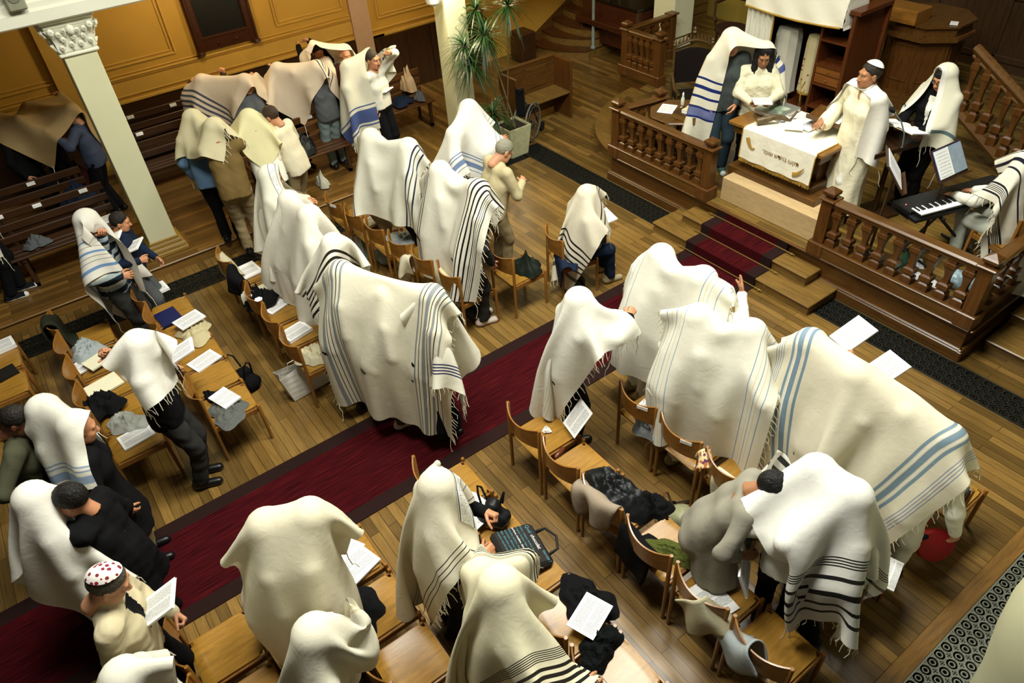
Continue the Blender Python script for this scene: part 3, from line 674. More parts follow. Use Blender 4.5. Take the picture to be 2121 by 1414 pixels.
def person(label, pos, yaw=0., h=1.70, lean=0., headp=.2, heady=0., tilt=0., arms=(None, None), sit=None, top=None, kind='jacket', bottom=None, skirt=None, shoes=None, hair=('short', '2a1c12'), sk=('light', 'b8805c'), kip=None, face=False, hand=('relax', 'relax'), group=None, foot=(0., 0.), res=.017, build=True, wide=1.0, topcut=None, sleeve=1.0, glasses=False, vee=None, palm=None, elb=(None, None)):
    s = h/1.70; pos = np.asarray(pos, float); Rz = rotz(yaw); bulk = wide
    if sit: pz = sit
    else: pz = .93*s
    back = -.30*math.sin(lean)*s if not sit else 0
    pel = np.array([back, 0, pz]); Rl = roty(lean) @ rotx(tilt)
    tor = lambda v: pel + Rl @ (np.array(v)*s)
    hipj = [tor((0, sd*.09*bulk, -.02)) for sd in (1, -1)]
    sh = [tor((0, sd*.175*bulk, .475)) for sd in (1, -1)]
    nb = tor((.0, 0, .50)); Rh = rotz(heady) @ roty(lean+headp) if heady else Rl @ roty(headp)
    hc = nb + roty(lean+headp*.5) @ (np.array([.015, 0, .165])*s); Hs = s
    torso = [(tor((0, .055*bulk, .0)), tor((.01, .07*bulk, .30)), .115*s*bulk, .105*s*bulk), (tor((0, -.055*bulk, .0)), tor((.01, -.07*bulk, .30)), .115*s*bulk, .105*s*bulk), (tor((.0, .13*bulk, .455)), tor((.0, -.13*bulk, .455)), .065*s, .065*s), (tor((.01, .07*bulk, .30)), tor((0, .06, .43)), .105*s*bulk, .08*s), (tor((.01, -.07*bulk, .30)), tor((0, -.06, .43)), .105*s*bulk, .08*s), (tor((0, 0, .45)), nb+(hc-nb)*.2, .075*s, .055*s)]
    legs = []; feet = []
    for i, sd in enumerate((1, -1)):
        if sit:
            kn = hipj[i] + np.array([.42*s, .03*sd, -.02]); an = np.array([kn[0]+foot[i], kn[1], .08])
        else:
            an = np.array([foot[i], sd*.085*bulk, .085*s]); kn, an = ik(hipj[i], an, .43*s, .42*s, np.array([1., 0, 0]))
        legs += [(hipj[i], kn, .088*s*bulk, .058*s), (kn, an, .058*s, .042*s)]; feet.append(an)
    arm = []; wr = []; el = []
    for i, sd in enumerate((1, -1)):
        T = arms[i]
        if T is None: T = sh[i]+np.array([.06, .05*sd, -.50*s])
        elif len(T) == 4: T = Rz.T @ (np.array(T[:3])-pos)
        else: T = np.array(T, float)
        hint = np.array(elb[i], float) if elb[i] is not None else np.array([-.5, .75*sd, -.55])
        e, T = ik(sh[i], T, .285*s, .25*s, hint); arm.append([(sh[i], e, .054*s, .044*s), (e, T, .043*s, .030*s)]); wr.append(T); el.append(e)
    W = lambda p: Rz @ np.asarray(p)+pos
    caps = [(W(a), W(b), ra, rb) for a, b, ra, rb in torso+legs+arm[0]+arm[1]]
    caps.append((W(hc+Rh @ np.array([-.03, 0, .03])*s), W(hc+Rh @ np.array([.035, 0, -.045])*s), .092*s, .07*s))
    for i in (0, 1):
        hd = wr[i]-el[i]; hd = hd/np.linalg.norm(hd); caps.append((W(wr[i]), W(wr[i]+hd*.13*s), .032, .030))
    info = dict(caps=caps, head=W(hc), wr=[W(p) for p in wr], Rh=Rz @ Rh)
    if not build: return info
    skm = skin(*sk); mats = [skm, M_LIP, M_EYE, M_IRIS, M_BROW]
    # body: one surface (limbs, torso, neck) with the head and the hands grown onto it
    V, F = blobs(torso+legs+arm[0]+arm[1]+[(nb, hc, .055*s, .05*s)], .024, .03); vs = [V]; fs = [tuple(q) for q in F]; ms = [0]*len(F); n = len(V)
    def app(v, f, m=0):
        nonlocal n
        vs.append(v); fs.extend([tuple(int(i)+n for i in q) for q in f]); ms.extend([m]*len(f) if np.isscalar(m) else list(m)); n += len(v)
    if face: app(hc+(HEADV*s) @ Rh.T, HEADF, HEADM); app(hc+(FACE[0]*s) @ Rh.T, FACE[1], FACE[2])
    else: app(hc+(HEADLV*s) @ Rh.T, HEADLF, 0)
    for i, sd in enumerate((1, -1)):
        if hand[i] is None: continue
        hv, hf = hand_mesh(hand[i]); x = wr[i]-el[i]; x /= np.linalg.norm(x)
        pn = np.array(palm[i], float) if palm and palm[i] is not None else np.array([.2, -.75*sd, -.5])
        z = -(pn-x*(pn @ x)); z /= np.linalg.norm(z)+1e-9; y = np.cross(z, x); B = np.stack([x, y, z], 1)
        flip = sd > 0                       # left hand: thumb on the other side
        hv2 = hv*np.array([1, -1, 1]) if flip else hv
        app(wr[i]+(hv2*s*1.02) @ B.T, hf[:, ::-1] if flip else hf)
    o = mk('person', np.concatenate(vs), fs, mats, None, True, ms, auto=False); o.location = pos; o.rotation_euler = (0, 0, yaw); tag(o, label, 'person', group)
    kid = lambda nm, v, f, m, mi=None: mk(nm, v, f, m, o, True, mi, auto=False)
    seed = int(abs(pos[0]*97+pos[1]*131)*10) % 9999
    if bottom is not None:
        if skirt: 
            z1 = skirt; mid = (hipj[0]+hipj[1])/2; fm = (feet[0]+feet[1])/2; lowp = np.array([fm[0], 0, max(z1, .1)])
            cs = [(mid+np.array([0, .04, .10]), lowp+np.array([0, .10, 0]), .125*s*bulk, .17*s), (mid+np.array([0, -.04, .10]), lowp+np.array([0, -.10, 0]), .125*s*bulk, .17*s)]
            v, f = blobs(cs, res, .05, 0, (lambda P: np.maximum(z1-P[..., 2], -10)), .006, seed, vert=True); kid('skirt', v, f, bottom)
        else:
            cs = [(tor((0, .05*bulk, -.02)), tor((0, .05*bulk, .10)), .118*s*bulk, .112*s*bulk), (tor((0, -.05*bulk, -.02)), tor((0, -.05*bulk, .10)), .118*s*bulk, .112*s*bulk)]+[(a, b, ra+.004, rb+.017) for a, b, ra, rb in legs]
            v, f = blobs(cs, res, .022, .006, lambda P: .075-P[..., 2], .0028, seed); kid('trousers', v, f, bottom)
    if top is not None:
        cs = [(a, b, ra+.008, rb+.008) for a, b, ra, rb in torso[:5]]
        for i in (0, 1):
            a, b_, ra, rb = arm[i][0]; cs.append((a, b_, ra+.012, rb+.012))
            if sleeve >= 1: a, b_, ra, rb = arm[i][1]; cs.append((a, a+(b_-a)*.96, ra+.012, rb+.012))
            elif sleeve > 0: a, b_, ra, rb = arm[i][1]; cs.append((a, a+(b_-a)*sleeve, ra+.012, rb+.012))
        if kind != 'shirt': cs.append((nb-(hc-nb)*.15, nb+(hc-nb)*.16, .068*s, .062*s))
        zc = {'shirt': .0, 'jacket': -.10, 'coat': -.1, 'robe': -.1}[kind] if topcut is None else topcut
        hem = tor((0, 0, zc)); up = Rl @ np.array([0, 0, 1.])
        cs += [(tor((0, .055*bulk, zc-.02)), tor((0, .055*bulk, .1)), .128*s*bulk, .12*s*bulk), (tor((0, -.055*bulk, zc-.02)), tor((0, -.055*bulk, .1)), .128*s*bulk, .12*s*bulk)]
        cut = lambda P: -((P-hem.astype(F32)) @ up.astype(F32))
        if kind in ('coat', 'robe'):
            zl = .48 if kind == 'coat' else .14
            for sd in (1, -1): cs.append((tor((0, .05*sd, .05)), np.array([pel[0]*.3+.02, sd*.09, zl]), .13*s*bulk, .17*s))
            cut = lambda P: zl-P[..., 2]
        if kind == 'robe':      # wide hanging sleeves
            for i in (0, 1): m_ = (arm[i][1][0]+wr[i])/2; cs.append((arm[i][1][0]+np.array([0, 0, -.03]), wr[i]+np.array([-.03, 0, -.05]), .07, .075))
        v, f = blobs(cs, res, .03, .004, cut, .003 if kind not in ('robe', 'coat') else .006, seed+1, vert=kind in ('robe', 'coat')); kid({'shirt': 'shirt', 'jacket': 'jacket', 'coat': 'coat', 'robe': 'robe'}[kind], v, f, *((top, None) if vee is None else ([top, vee], _vee(v, f, pel, Rl, s))))
        if kind == 'jacket' and face:
            m = MB(); c0 = nb-np.array([0, 0, .01]); m.grid(np.array([[c0+Rl @ (np.array([math.cos(a)*(.075+q*.02)-.01, math.sin(a)*(.08+q*.03), -.03*q+.015-.06*max(math.cos(a), 0)])*s) for a in np.linspace(-PI*.95, PI*.95, 24)] for q in (0, 1)])); m.build('collar', top, o, smooth=True)
    if shoes is not None:
        for i in (0, 1):
            sv = SHOE[0]*s+np.array([feet[i][0]+.0, feet[i][1], feet[i][2]-.085*s]); kid('shoe', sv, SHOE[1], list(shoes) if isinstance(shoes, (tuple, list)) else [shoes, shoes], SHOE[2])
    if hair:
        v, f = hair_mesh(hair[0]); kid('hair', hc+(v*s) @ Rh.T, f, fabric('hair '+hair[1], hair[1], .6, .6, 60, 900, .3))
    if kip is not None: v, f = KIP; kid('skullcap', hc+(v*s) @ Rh.T, f, kip)
    if glasses:
        m = MB()
        for sd in (-1, 1):
            m.tube([hc+Rh @ (np.array([.104, sd*.034+.024*math.cos(a), -.002+.018*math.sin(a)])*s) for a in np.linspace(0, 2*PI, 17)], .0028, 6); m.tube([hc+Rh @ (np.array(p)*s) for p in ((.102, sd*.058, .004), (.05, sd*.079, .004), (-.01, sd*.084, 0))], .0022, 6)
        m.tube([hc+Rh @ (np.array([.108, y, .004])*s) for y in (-.012, .012)], .0025, 6); m.build('glasses', M_BLACK, o, smooth=True)
    info['o'] = o; return info
# ---------------------------------------------------------------- hanging cloth: a small position-based cloth solver
LAST = [None]
def push(X, caps, th=.033, it=2):
    """final clearance of the refined cloth from the bodies under it"""
    if not caps: return X
    Q = X.reshape(-1, 3).copy(); A = np.array([c[0] for c in caps]); B = np.array([c[1] for c in caps])-A; LL = (B*B).sum(1)+1e-9; RA = np.array([c[2] for c in caps])+th; RB = np.array([c[3] for c in caps])+th
    for _ in range(it):
        for a, b, l, ra, rb in zip(A, B, LL, RA, RB):
            d = Q-a; t = np.clip(d @ b/l, 0, 1); D = d-t[:, None]*b; r = np.sqrt((D*D).sum(1))+1e-9; m = (ra+(rb-ra)*t)-r; h = m > 0
            Q[h] += D[h]/r[h][:, None]*m[h][:, None]
    return Q.reshape(X.shape)
def drape(W, L, centre, ang, caps=(), pins=(), sp=.055, steps=230, seed=0, boxes=(), bend=.03, thick=.036, soft=(), it=10, damp=.93, init=None, fr=.5, heads=(), fine=110, zfloor=.02):
    """W across u, L along v; centre xyz; pins [(u, v, (x, y, z))] are held by hands, soft the same with a weight.
    A coarse cloth is dropped first, then refined once and settled; returns the grid of points."""
    n0u, n0v = max(4, int(W/(2*sp))+1), max(4, int(L/(2*sp))+1)
    U, V = np.meshgrid(np.linspace(0, 1, n0u), np.linspace(0, 1, n0v), indexing='ij')
    ex = np.array([math.cos(ang), math.sin(ang), 0]); ey = np.array([-math.sin(ang), math.cos(ang), 0]); r_ = np.random.RandomState(seed)
    X = np.array(centre, float) + (U-.5)[..., None]*W*ex + (V-.5)[..., None]*L*ey
    X[..., 2] += .015*r_.normal(size=X.shape[:2])
    if init is not None: X = init(U, V, X)
    LAST[0] = caps; heads = heads or getattr(caps, 'heads', ()); anch = []
    for hx, hy, hz in heads:
        k = ((X[..., 0]-hx)**2+(X[..., 1]-hy)**2).argmin(); anch.append((k//n0v/(n0u-1), k % n0v/(n0v-1), hx, hy, hz+.115+thick))
    X = _settle(X, W, L, caps, pins, soft, anch, boxes, bend, thick, it, damp, fr, steps, .3, zfloor)
    if fine: X = _settle(refine(X), W, L, caps, pins, soft, anch, boxes, bend, thick, it, damp, fr, fine, 0, zfloor)
    return X
def _settle(X, W, L, caps, pins, soft, anch, boxes, bend, thick, it, damp, fr, steps, ramp0, zfloor):
    nu, nv = X.shape[:2]; du, dv = W/(nu-1), L/(nv-1); dg = math.hypot(du, dv)
    X = np.ascontiguousarray(X); Vel = np.zeros(X.shape); dt = 1/90.
    if len(caps):
        A = np.array([c[0] for c in caps]); B = np.array([c[1] for c in caps])-A; LL = (B*B).sum(1)+1e-9; RA = np.array([c[2] for c in caps])+thick; RB = np.array([c[3] for c in caps])+thick
        lo = np.minimum(A-RA[:, None], A+B-RB[:, None]).min(0); hi = np.maximum(A+RA[:, None], A+B+RB[:, None]).max(0)
    ij = lambda p: (int(round(p[0]*(nu-1))), int(round(p[1]*(nv-1))))
    idx = [(*ij(p), np.array(p[2], float)) for p in pins]; sidx = [(*ij(p), np.array(p[2], float), p[3]) for p in soft]; an = [(*ij(p), np.array(p[2:])) for p in anch]
    st0 = [X[i, j].copy() for i, j, _ in idx]
    Wt = np.ones((nu, nv)); Wp = np.ones((nu, nv))
    def con(a, b, L0, wa, wb, k=1.0):
        d = b-a; l = np.sqrt(np.einsum('...i,...i', d, d))+1e-9; f = (l-L0)/l*k/(wa+wb+1e-9); a += d*(f*wa)[..., None]; b -= d*(f*wb)[..., None]
    def collide():
        Q = X.reshape(-1, 3); near = np.nonzero(((Q > lo) & (Q < hi)).all(1))[0]
        if not len(near): return
        q = Q[near]; Pm = q[:, None]-A; tt = np.clip((Pm*B).sum(-1)/LL, 0, 1); D = Pm-tt[..., None]*B; dist = np.sqrt((D*D).sum(-1))+1e-9; pen = RA+(RB-RA)*tt-dist
        j = pen.argmax(1); ar = np.arange(len(j)); pm = pen[ar, j]; h = pm > 0
        N_ = D[ar, j]/dist[ar, j][:, None]; q = q+N_*np.maximum(pm, 0)[:, None]
        dm = q-Xp.reshape(-1, 3)[near]; tg = dm-N_*(dm*N_).sum(1)[:, None]; q[h] -= fr*tg[h]; Q[near] = q; Wt[...] = Wp; Wt.reshape(-1)[near[h]] *= .12
    for i, j, T in idx: Wp[i, j] = 0
    for i, j, T in an: Wp[i, j] = .05
    Wt[...] = Wp
    for t in range(steps):
        Vel[..., 2] -= 9.8*dt; Vel *= damp; Xp = X.copy(); X += Vel*dt
        ramp = min(1., (t+1)/(steps*ramp0)) if ramp0 else 1.
        for k in range(it):
            for o in (0, 1):
                m = (nu-o)//2*2; con(X[o:o+m:2], X[o+1:o+m:2], du, Wt[o:o+m:2], Wt[o+1:o+m:2]); m = (nv-o)//2*2; con(X[:, o:o+m:2], X[:, o+1:o+m:2], dv, Wt[:, o:o+m:2], Wt[:, o+1:o+m:2])
            if k % 2 == 0:
                for o in (0, 1):
                    m = (nu-o)//2*2; con(X[o:o+m:2, :-1], X[o+1:o+m:2, 1:], dg, Wt[o:o+m:2, :-1], Wt[o+1:o+m:2, 1:], .12); con(X[o:o+m:2, 1:], X[o+1:o+m:2, :-1], dg, Wt[o:o+m:2, 1:], Wt[o+1:o+m:2, :-1], .12)
            elif k % 4 == 1:
                for o in (0, 1, 2, 3):
                    a, b = X[o::4], X[o+2::4]; m = min(len(a), len(b)); con(a[:m], b[:m], 2*du, Wt[o::4][:m], Wt[o+2::4][:m], bend)
                    a, b = X[:, o::4], X[:, o+2::4]; m = min(a.shape[1], b.shape[1]); con(a[:, :m], b[:, :m], 2*dv, Wt[:, o::4][:, :m], Wt[:, o+2::4][:, :m], bend)
            for (i, j, T), s0 in zip(idx, st0): X[i, j] = s0+(T-s0)*ramp
            for i, j, T in an: X[i, j, :2] = T[:2]; X[i, j, 2] = max(X[i, j, 2], T[2])
            for i, j, T, wt in sidx: X[i, j] += (T-X[i, j])*wt
            if len(caps) and k % 5 == 4: collide()
        for (x0, x1, y0, y1, z1) in boxes:
            ins = (X[..., 0] > x0) & (X[..., 0] < x1) & (X[..., 1] > y0) & (X[..., 1] < y1) & (X[..., 2] < z1) & (X[..., 2] > z1-.14); X[..., 2][ins] = z1
        low = X[..., 2] < zfloor; X[..., 2][low] = zfloor
        Vel = (X-Xp)/dt; Vel[low] *= .3
        v2 = np.sqrt((Vel*Vel).sum(-1, keepdims=True)); Vel *= np.minimum(1, 3./(v2+1e-9))
    return X
def refine(X):
    """Catmull-Rom upsample by two in both directions."""
    def up(Y):
        Y0 = np.concatenate([2*Y[:1]-Y[1:2], Y, 2*Y[-1:]-Y[-2:-1]]); mid = (-Y0[:-3]+9*Y0[1:-2]+9*Y0[2:-1]-Y0[3:])/16
        o = np.empty((2*len(Y)-1,)+Y.shape[1:]); o[::2] = Y; o[1::2] = mid; return o
    return up(up(X).swapaxes(0, 1)).swapaxes(0, 1)
def smooth(X, k=1):
    for _ in range(k):
        Y = X.copy(); Y[1:-1] += .25*(X[2:]+X[:-2]-2*X[1:-1]); X = Y; Y = X.copy(); Y[:, 1:-1] += .25*(X[:, 2:]+X[:, :-2]-2*X[:, 1:-1]); X = Y
    return X
def cloth_mat(name, base, stripes=(), ends=(), rough=.85, trans=.16, tone=None, weft=()):
    """stripes: (centre, width, hex) in v measured 0..1 along the length; woven in, so they follow the cloth"""
    if name in MATS: return MATS[name]
    t = NT(name, rough, 0, .12); c = lin(base)
    tc = t.n('ShaderNodeTexCoord'); sx = t.n('ShaderNodeSeparateXYZ'); t.l(tc.outputs['UV'], sx.inputs[0])
    nz = t.n('ShaderNodeTexNoise', i_Scale=3.5, i_Detail=3.0, i_Vector=t.coord()); col = t.ramp(nz.outputs[0], [(.3, shade(c, .94)), (.7, shade(c, 1.04))])
    for coord, lst in ((sx.outputs[1], stripes), (sx.outputs[0], weft)):
        for cc, w_, hx in lst:
            d = t.math('ABSOLUTE', t.math('SUBTRACT', coord, cc)); f = t.math('LESS_THAN', d, w_/2); col = t.mix(f, col, lin(hx))
    t.col(col)
    wv = t.n('ShaderNodeTexNoise', i_Scale=700.0, i_Detail=1.0, i_Vector=t.coord()); wr = t.n('ShaderNodeTexNoise', i_Scale=16.0, i_Detail=2.0, i_Distortion=.8, i_Vector=t.coord())
    h = t.math('ADD', t.math('MULTIPLY', wv.outputs[0], .06), wr.outputs[0]); t.bump(h, .17, .014)
    tr = t.n('ShaderNodeBsdfTranslucent', i_Color=shade(c, .9)); mx = t.n('ShaderNodeMixShader', i_0=trans)
    t.l(t.b.outputs[0], mx.inputs[1]); t.l(tr.outputs[0], mx.inputs[2])
    out = [x for x in t.t.nodes if x.type == 'OUTPUT_MATERIAL'][0]; t.l(mx.outputs[0], out.inputs[0])
    MATS[name] = t.m; return t.m
def shawl(X, mat, label, name='prayer_shawl', group=None, fringe=(0, 1), flen=.09, tz=True, cat='prayer shawl', up=1, ends=None, sm=1, every=2, band=None):
    X = smooth(X, sm)
    for _ in range(up): X = refine(X)
    X = push(X, LAST[0])
    a, b = X.shape[:2]; U, V = np.meshgrid(np.linspace(0, 1, a), np.linspace(0, 1, b), indexing='ij')
    f = [(i*b+j, (i+1)*b+j, (i+1)*b+j+1, i*b+j+1) for i in range(a-1) for j in range(b-1)]
    o = mk(name, X.reshape(-1, 3), f, mat, None, True, None, auto=False, uv=np.stack([U.ravel(), V.ravel()], 1)); recentre(o); tag(o, label, cat, group)
    c = np.array(o.location); r_ = np.random.RandomState(a*b)
    if band:
        i0, i1, j0, j1 = int(band[0]*(a-1)), int(band[1]*(a-1))+1, int(band[2]*(b-1)), int(band[3]*(b-1))+1
        du_ = np.gradient(X, axis=0); dv_ = np.gradient(X, axis=1); N = np.cross(du_, dv_); N /= np.linalg.norm(N, axis=2)[..., None]+1e-9; N *= np.sign((N*np.array([0, 0, 1.])).sum(-1).mean()+1e-9)
        Bd = (X+N*.005)[i0:i1, j0:j1]; p_, q_ = Bd.shape[:2]; V_, U_ = np.meshgrid(np.linspace(0, 1, q_), np.linspace(0, 1, p_))
        mk('neckband', (Bd-c).reshape(-1, 3), [(i*q_+j, (i+1)*q_+j, (i+1)*q_+j+1, i*q_+j+1) for i in range(p_-1) for j in range(q_-1)], BAND, o, True, auto=False, uv=np.stack([U_.ravel(), V_.ravel()], 1))
    if fringe:
        m = MB()
        for e in fringe:
            edge = X[:, 0] if e == 0 else X[:, -1]; inn = X[:, 2] if e == 0 else X[:, -3]
            for k in range(1, a-1, every):
                p = edge[k]; d = p-inn[k]; d /= np.linalg.norm(d)+1e-9; d = d*.5+np.array([r_.normal()*.15, r_.normal()*.15, -.75]); d /= np.linalg.norm(d)
                q = p+d*flen*r_.uniform(.7, 1.15); m.tube([p-c, (p+q)/2+r_.normal(size=3)*.008-c, q+r_.normal(size=3)*.006-c], [.0035, .003, .0022], 4, cap=False)
        fo = m.build('fringe', mat_plain_fringe, o, smooth=True); fo['kind'] = 'stuff'
    if tz:
        for (i, j) in ((1, 1), (-2, 1), (1, -2), (-2, -2)):
            p = X[i, j]; pts = [p]; 
            for k in range(5): pts.append(pts[-1]+np.array([r_.normal()*.012, r_.normal()*.012, -.05 if pts[-1][2] > .08 else 0.0]))
            m = MB(); m.tube(np.array(pts)-c, [.004, .0045, .004, .0035, .003, .0025], 5); m.build('corner_tassel', mat_plain_fringe, o, smooth=True)
    return o
mat_plain_fringe = fabric('fringe wool', 'ded8c0', .9)

def band_mat():
    t = NT('lettered neckband', .8, 0, .15); tc = t.n('ShaderNodeTexCoord'); s = t.n('ShaderNodeSeparateXYZ'); t.l(tc.outputs['UV'], s.inputs[0]); x, y = s.outputs[0], s.outputs[1]
    cb = t.n('ShaderNodeCombineXYZ'); t.l(t.math('MULTIPLY', x, 2.2), cb.inputs[0]); t.l(t.math('MULTIPLY', y, 13.), cb.inputs[1])
    nz = t.n('ShaderNodeTexNoise', i_Scale=2.6, i_Detail=1.0, i_Distortion=1.4, i_Vector=cb.outputs[0]); w_ = t.math('LESS_THAN', t.math('ABSOLUTE', t.math('SUBTRACT', nz.outputs[0], .52)), .022)
    mid = t.math('LESS_THAN', t.math('ABSOLUTE', t.math('SUBTRACT', x, .5)), .30); ed = t.math('LESS_THAN', t.math('ABSOLUTE', t.math('SUBTRACT', t.math('ABSOLUTE', t.math('SUBTRACT', x, .5)), .43)), .035)
    t.col(t.mix(t.math('MAXIMUM', t.math('MULTIPLY', w_, mid), ed), lin('e6e4da'), lin('3c4662'))); return t.m
BAND = band_mat()
# ---------------------------------------------------------------- outfits
F_BLK = fabric('black cloth', '101012'); F_NAVY = fabric('navy cloth', '1a2438'); F_GREY = fabric('grey cloth', '55585a'); F_KHAKI = fabric('khaki cloth', '8a7a58'); F_BROWN = fabric('brown cloth', '4a3a24')
F_WHT = fabric('white cotton', 'e4e2d4', .85); F_BEIGE = fabric('beige linen', 'b8ac86'); F_OLIVE = fabric('olive cloth', '4a4a38'); F_BLUE = fabric('blue shirt', '5a7590'); F_TAN = fabric('tan tweed', '6e5a34'); F_JEAN = fabric('blue jeans', '28363e'); F_CHAR = fabric('charcoal cloth', '2c2c2a'); F_CREAMW = fabric('cream wool', 'd8d0b4'); F_PURP = fabric('purple cloth', '4a1c5c'); F_SATIN = fabric('cream satin', 'd8ccb0', .35, .5, 14, 300, .5); F_GSH = fabric('grey shawl', '8c887a')
S_BLK = plain('black leather', '0e0e0e', .35); S_SOLE = plain('white rubber', 'd8d8d2', .6); S_TEAL = fabric('teal canvas', '3c5654'); S_PINK = fabric('pale pink canvas', 'c8b8ac'); S_TAN = plain('tan suede', '9a8a6a', .8)
def P(px, py, label, z0=0., **k):
    """place a person by the top of the head seen at (px, py)"""
    i0 = person('', (0, 0, 0), build=False, **{a: b for a, b in k.items() if a in ('yaw', 'h', 'lean', 'headp', 'heady', 'sit', 'tilt', 'wide')})
    s = k.get('h', 1.7)/1.7; t = i0['head'] + np.array([0, 0, .125*s]); q = at(px, py, t[2]+z0)
    pos = (q[0]-t[0], q[1]-t[1], z0); i = person(label, pos, **k); i['pos'] = pos; return i
class Caps(list): pass
def caps(*ps):
    c = Caps(c for p in ps for c in p['caps']); c.heads = [tuple(p['head']) for p in ps]; return c
T0 = -.25
def span(ps, W, extra, back, ang, z=None, **k):
    """a shawl laid over the heads of ps, hanging mostly down their backs"""
    H_ = np.array([p['head'] for p in ps]); a, b = H_[0], H_[-1]; d = b-a
    if len(ps) > 1: ang = math.atan2(-d[1], -d[0])-PI/2
    c = (a+b)/2; L = np.linalg.norm(d[:2])+extra; ex = np.array([math.cos(ang), math.sin(ang)])
    return drape(W, L, (c[0]-ex[0]*back, c[1]-ex[1]*back, (z or H_[:, 2].max()+.28)), ang, caps(*ps), **k)
# ---- right block, row by row from the bottom edge
p16a = P(548, 1072, 'person hidden under the plain cream shawl at the bottom edge, aisle side', yaw=-.1, h=1.68, lean=.28, top=F_WHT, bottom=F_CHAR, shoes=S_BLK, hair=None)
p16b = P(636, 1052, 'person hidden under the plain cream shawl, head bowed over the next row', yaw=-.2, h=1.72, lean=.32, headp=.3, top=F_CHAR, bottom=F_CHAR, shoes=S_BLK, hair=None)
X = span((p16a, p16b), 1.9, .85, .42, T0, seed=1)
C_CREAM = cloth_mat('shawl plain cream', 'e6dfc4')
shawl(X, C_CREAM, 'plain cream prayer shawl draped over two bowed people beside the aisle at the bottom', fringe=())
p18 = P(650, 1296, 'person hidden under the pointed cream shawl at the bottom edge', yaw=-.15, h=1.66, lean=.2, top=F_CREAMW, bottom=F_CHAR, shoes=S_BLK, hair=None)
X = span((p18,), 1.75, 1.2, .30, -.15, seed=2, pins=[(1, .5, at(716, 1236, 1.72))])
shawl(X, cloth_mat('shawl ivory', 'ebe6d0', weft=[(.965, .012, 'd8ca9a'), (.945, .006, 'd8ca9a')]), 'ivory prayer shawl rising to a point at the bottom edge', fringe=())
p17 = P(905, 990, 'person under the cream shawl with a lettered neckband, holding a book', yaw=-.35, h=1.70, lean=.12, headp=.45, arms=((.36, .05, 1.18), (*at(1000, 1150, 1.15), 0)), top=F_BLK, bottom=F_CHAR, shoes=S_BLK, hair=('short', '2a1c12'), hand=('grip', 'grip'))
X = span((p17,), 1.8, 1.05, .42, -.3, seed=3, soft=[(.95, .5, at(952, 1050, 1.5), .08)], pins=[(.95, .25, at(1000, 1120, 1.2))])
C_NECK = cloth_mat('shawl fine dark stripes', 'e4ddc6', stripes=[(.07, .006, '20242c'), (.10, .006, '20242c'), (.13, .006, '20242c'), (.90, .006, '20242c'), (.93, .006, '20242c')], weft=[(.985, .004, '3a4468'), (.925, .004, '3a4468')])
s17 = shawl(X, C_NECK, 'cream prayer shawl with a lettered neckband and thin dark stripes, beside the tote bag', band=(.82, .90, .28, .74))
p19 = P(1040, 1195, 'person under the cream shawl with bold black stripes at the bottom edge', yaw=-.25, h=1.72, lean=.15, headp=.25, wide=1.15, arms=((.25, .42, 1.15), (.32, -.46, 1.15)), top=F_CREAMW, bottom=F_CHAR, shoes=S_BLK, hair=None)
BLK8 = lambda o, hx='15151a': [(o+a, w_, hx) for a, w_ in ((.0, .012), (.026, .014), (.052, .014), (.078, .012))]+[(o+.105+k*.007, .0035, hx) for k in range(6)]
C_BOLD = cloth_mat('shawl bold black', 'efe8c6', stripes=BLK8(.035)+[(1-c, w_, h_) for c, w_, h_ in BLK8(.035)])
X = span((p19,), 1.9, 1.5, .42, -.3, seed=4)
shawl(X, C_BOLD, 'cream prayer shawl with bold black stripes at the bottom edge')
# front right rows
p11 = P(1203, 605, 'person with a red cuff under the white shawl beside the aisle', yaw=-.3, h=1.68, lean=.18, arms=((.35, .1, 1.2), (*at(1303, 655, 1.38), 0)), top=F_BLK, bottom=F_BLK, shoes=S_BLK, hair=('short', '1a1410'), hand=('relax', 'grip'), elb=(None, (.1, -1, -.6)))
M_RC = plain('red leather', 'a8301c', .4)
w11 = p11['wr'][1]; m = MB(); m.tube([w11-(0, 0, .0), w11-(.02, -.01, .06)], [.042, .046], 12); o = m.build('cuff', M_RC, None, smooth=True); o.parent = p11['o']; o.matrix_parent_inverse = (Matrix.Translation(p11['pos']) @ Matrix.Rotation(-.3, 4, 'Z')).inverted()
C_DASH = cloth_mat('shawl white grey dashes', 'eceadc', stripes=[(.62+k*.035, .003, '6a7078') for k in range(3)]+[(.76, .004, '50565e'), (.80, .003, '9a9a90'), (.86, .005, '50565e'), (.92, .004, '50565e')])
X = span((p11,), 1.7, 1.1, .38, -.35, seed=5, pins=[(.97, .2, at(1306, 645, 1.45))])
shawl(X, C_DASH, 'white prayer shawl with thin grey dashed stripes beside the aisle')
p12a = P(1372, 515, 'person in a cream satin jacket under the front pale blue striped shawl', yaw=-.2, h=1.68, lean=.3, headp=.35, top=F_SATIN, bottom=F_WHT, shoes=S_TAN, hair=('short', '2a1c12'))
p12b = P(1462, 560, 'person raising an open hand under the front pale blue striped shawl', yaw=-.2, h=1.70, lean=.15, arms=(None, (*at(1536, 610, 1.45), 0)), top=F_WHT, bottom=F_WHT, shoes=S_TAN, hair=('short', '1a1410'), hand=('relax', 'flat'), sk=('tan', '9a6a48'), palm=(None, (-.8, .5, 0)))
BL = 'a8b8c8'
C_PB = cloth_mat('shawl pale blue lines', 'ebe9da', stripes=[(.10, .006, '8aa0bc'), (.16, .004, BL), (.19, .004, 'd8cca0'), (.22, .006, '8aa0bc'), (.80, .006, '8aa0bc'), (.85, .006, BL), (.90, .006, '8aa0bc')])
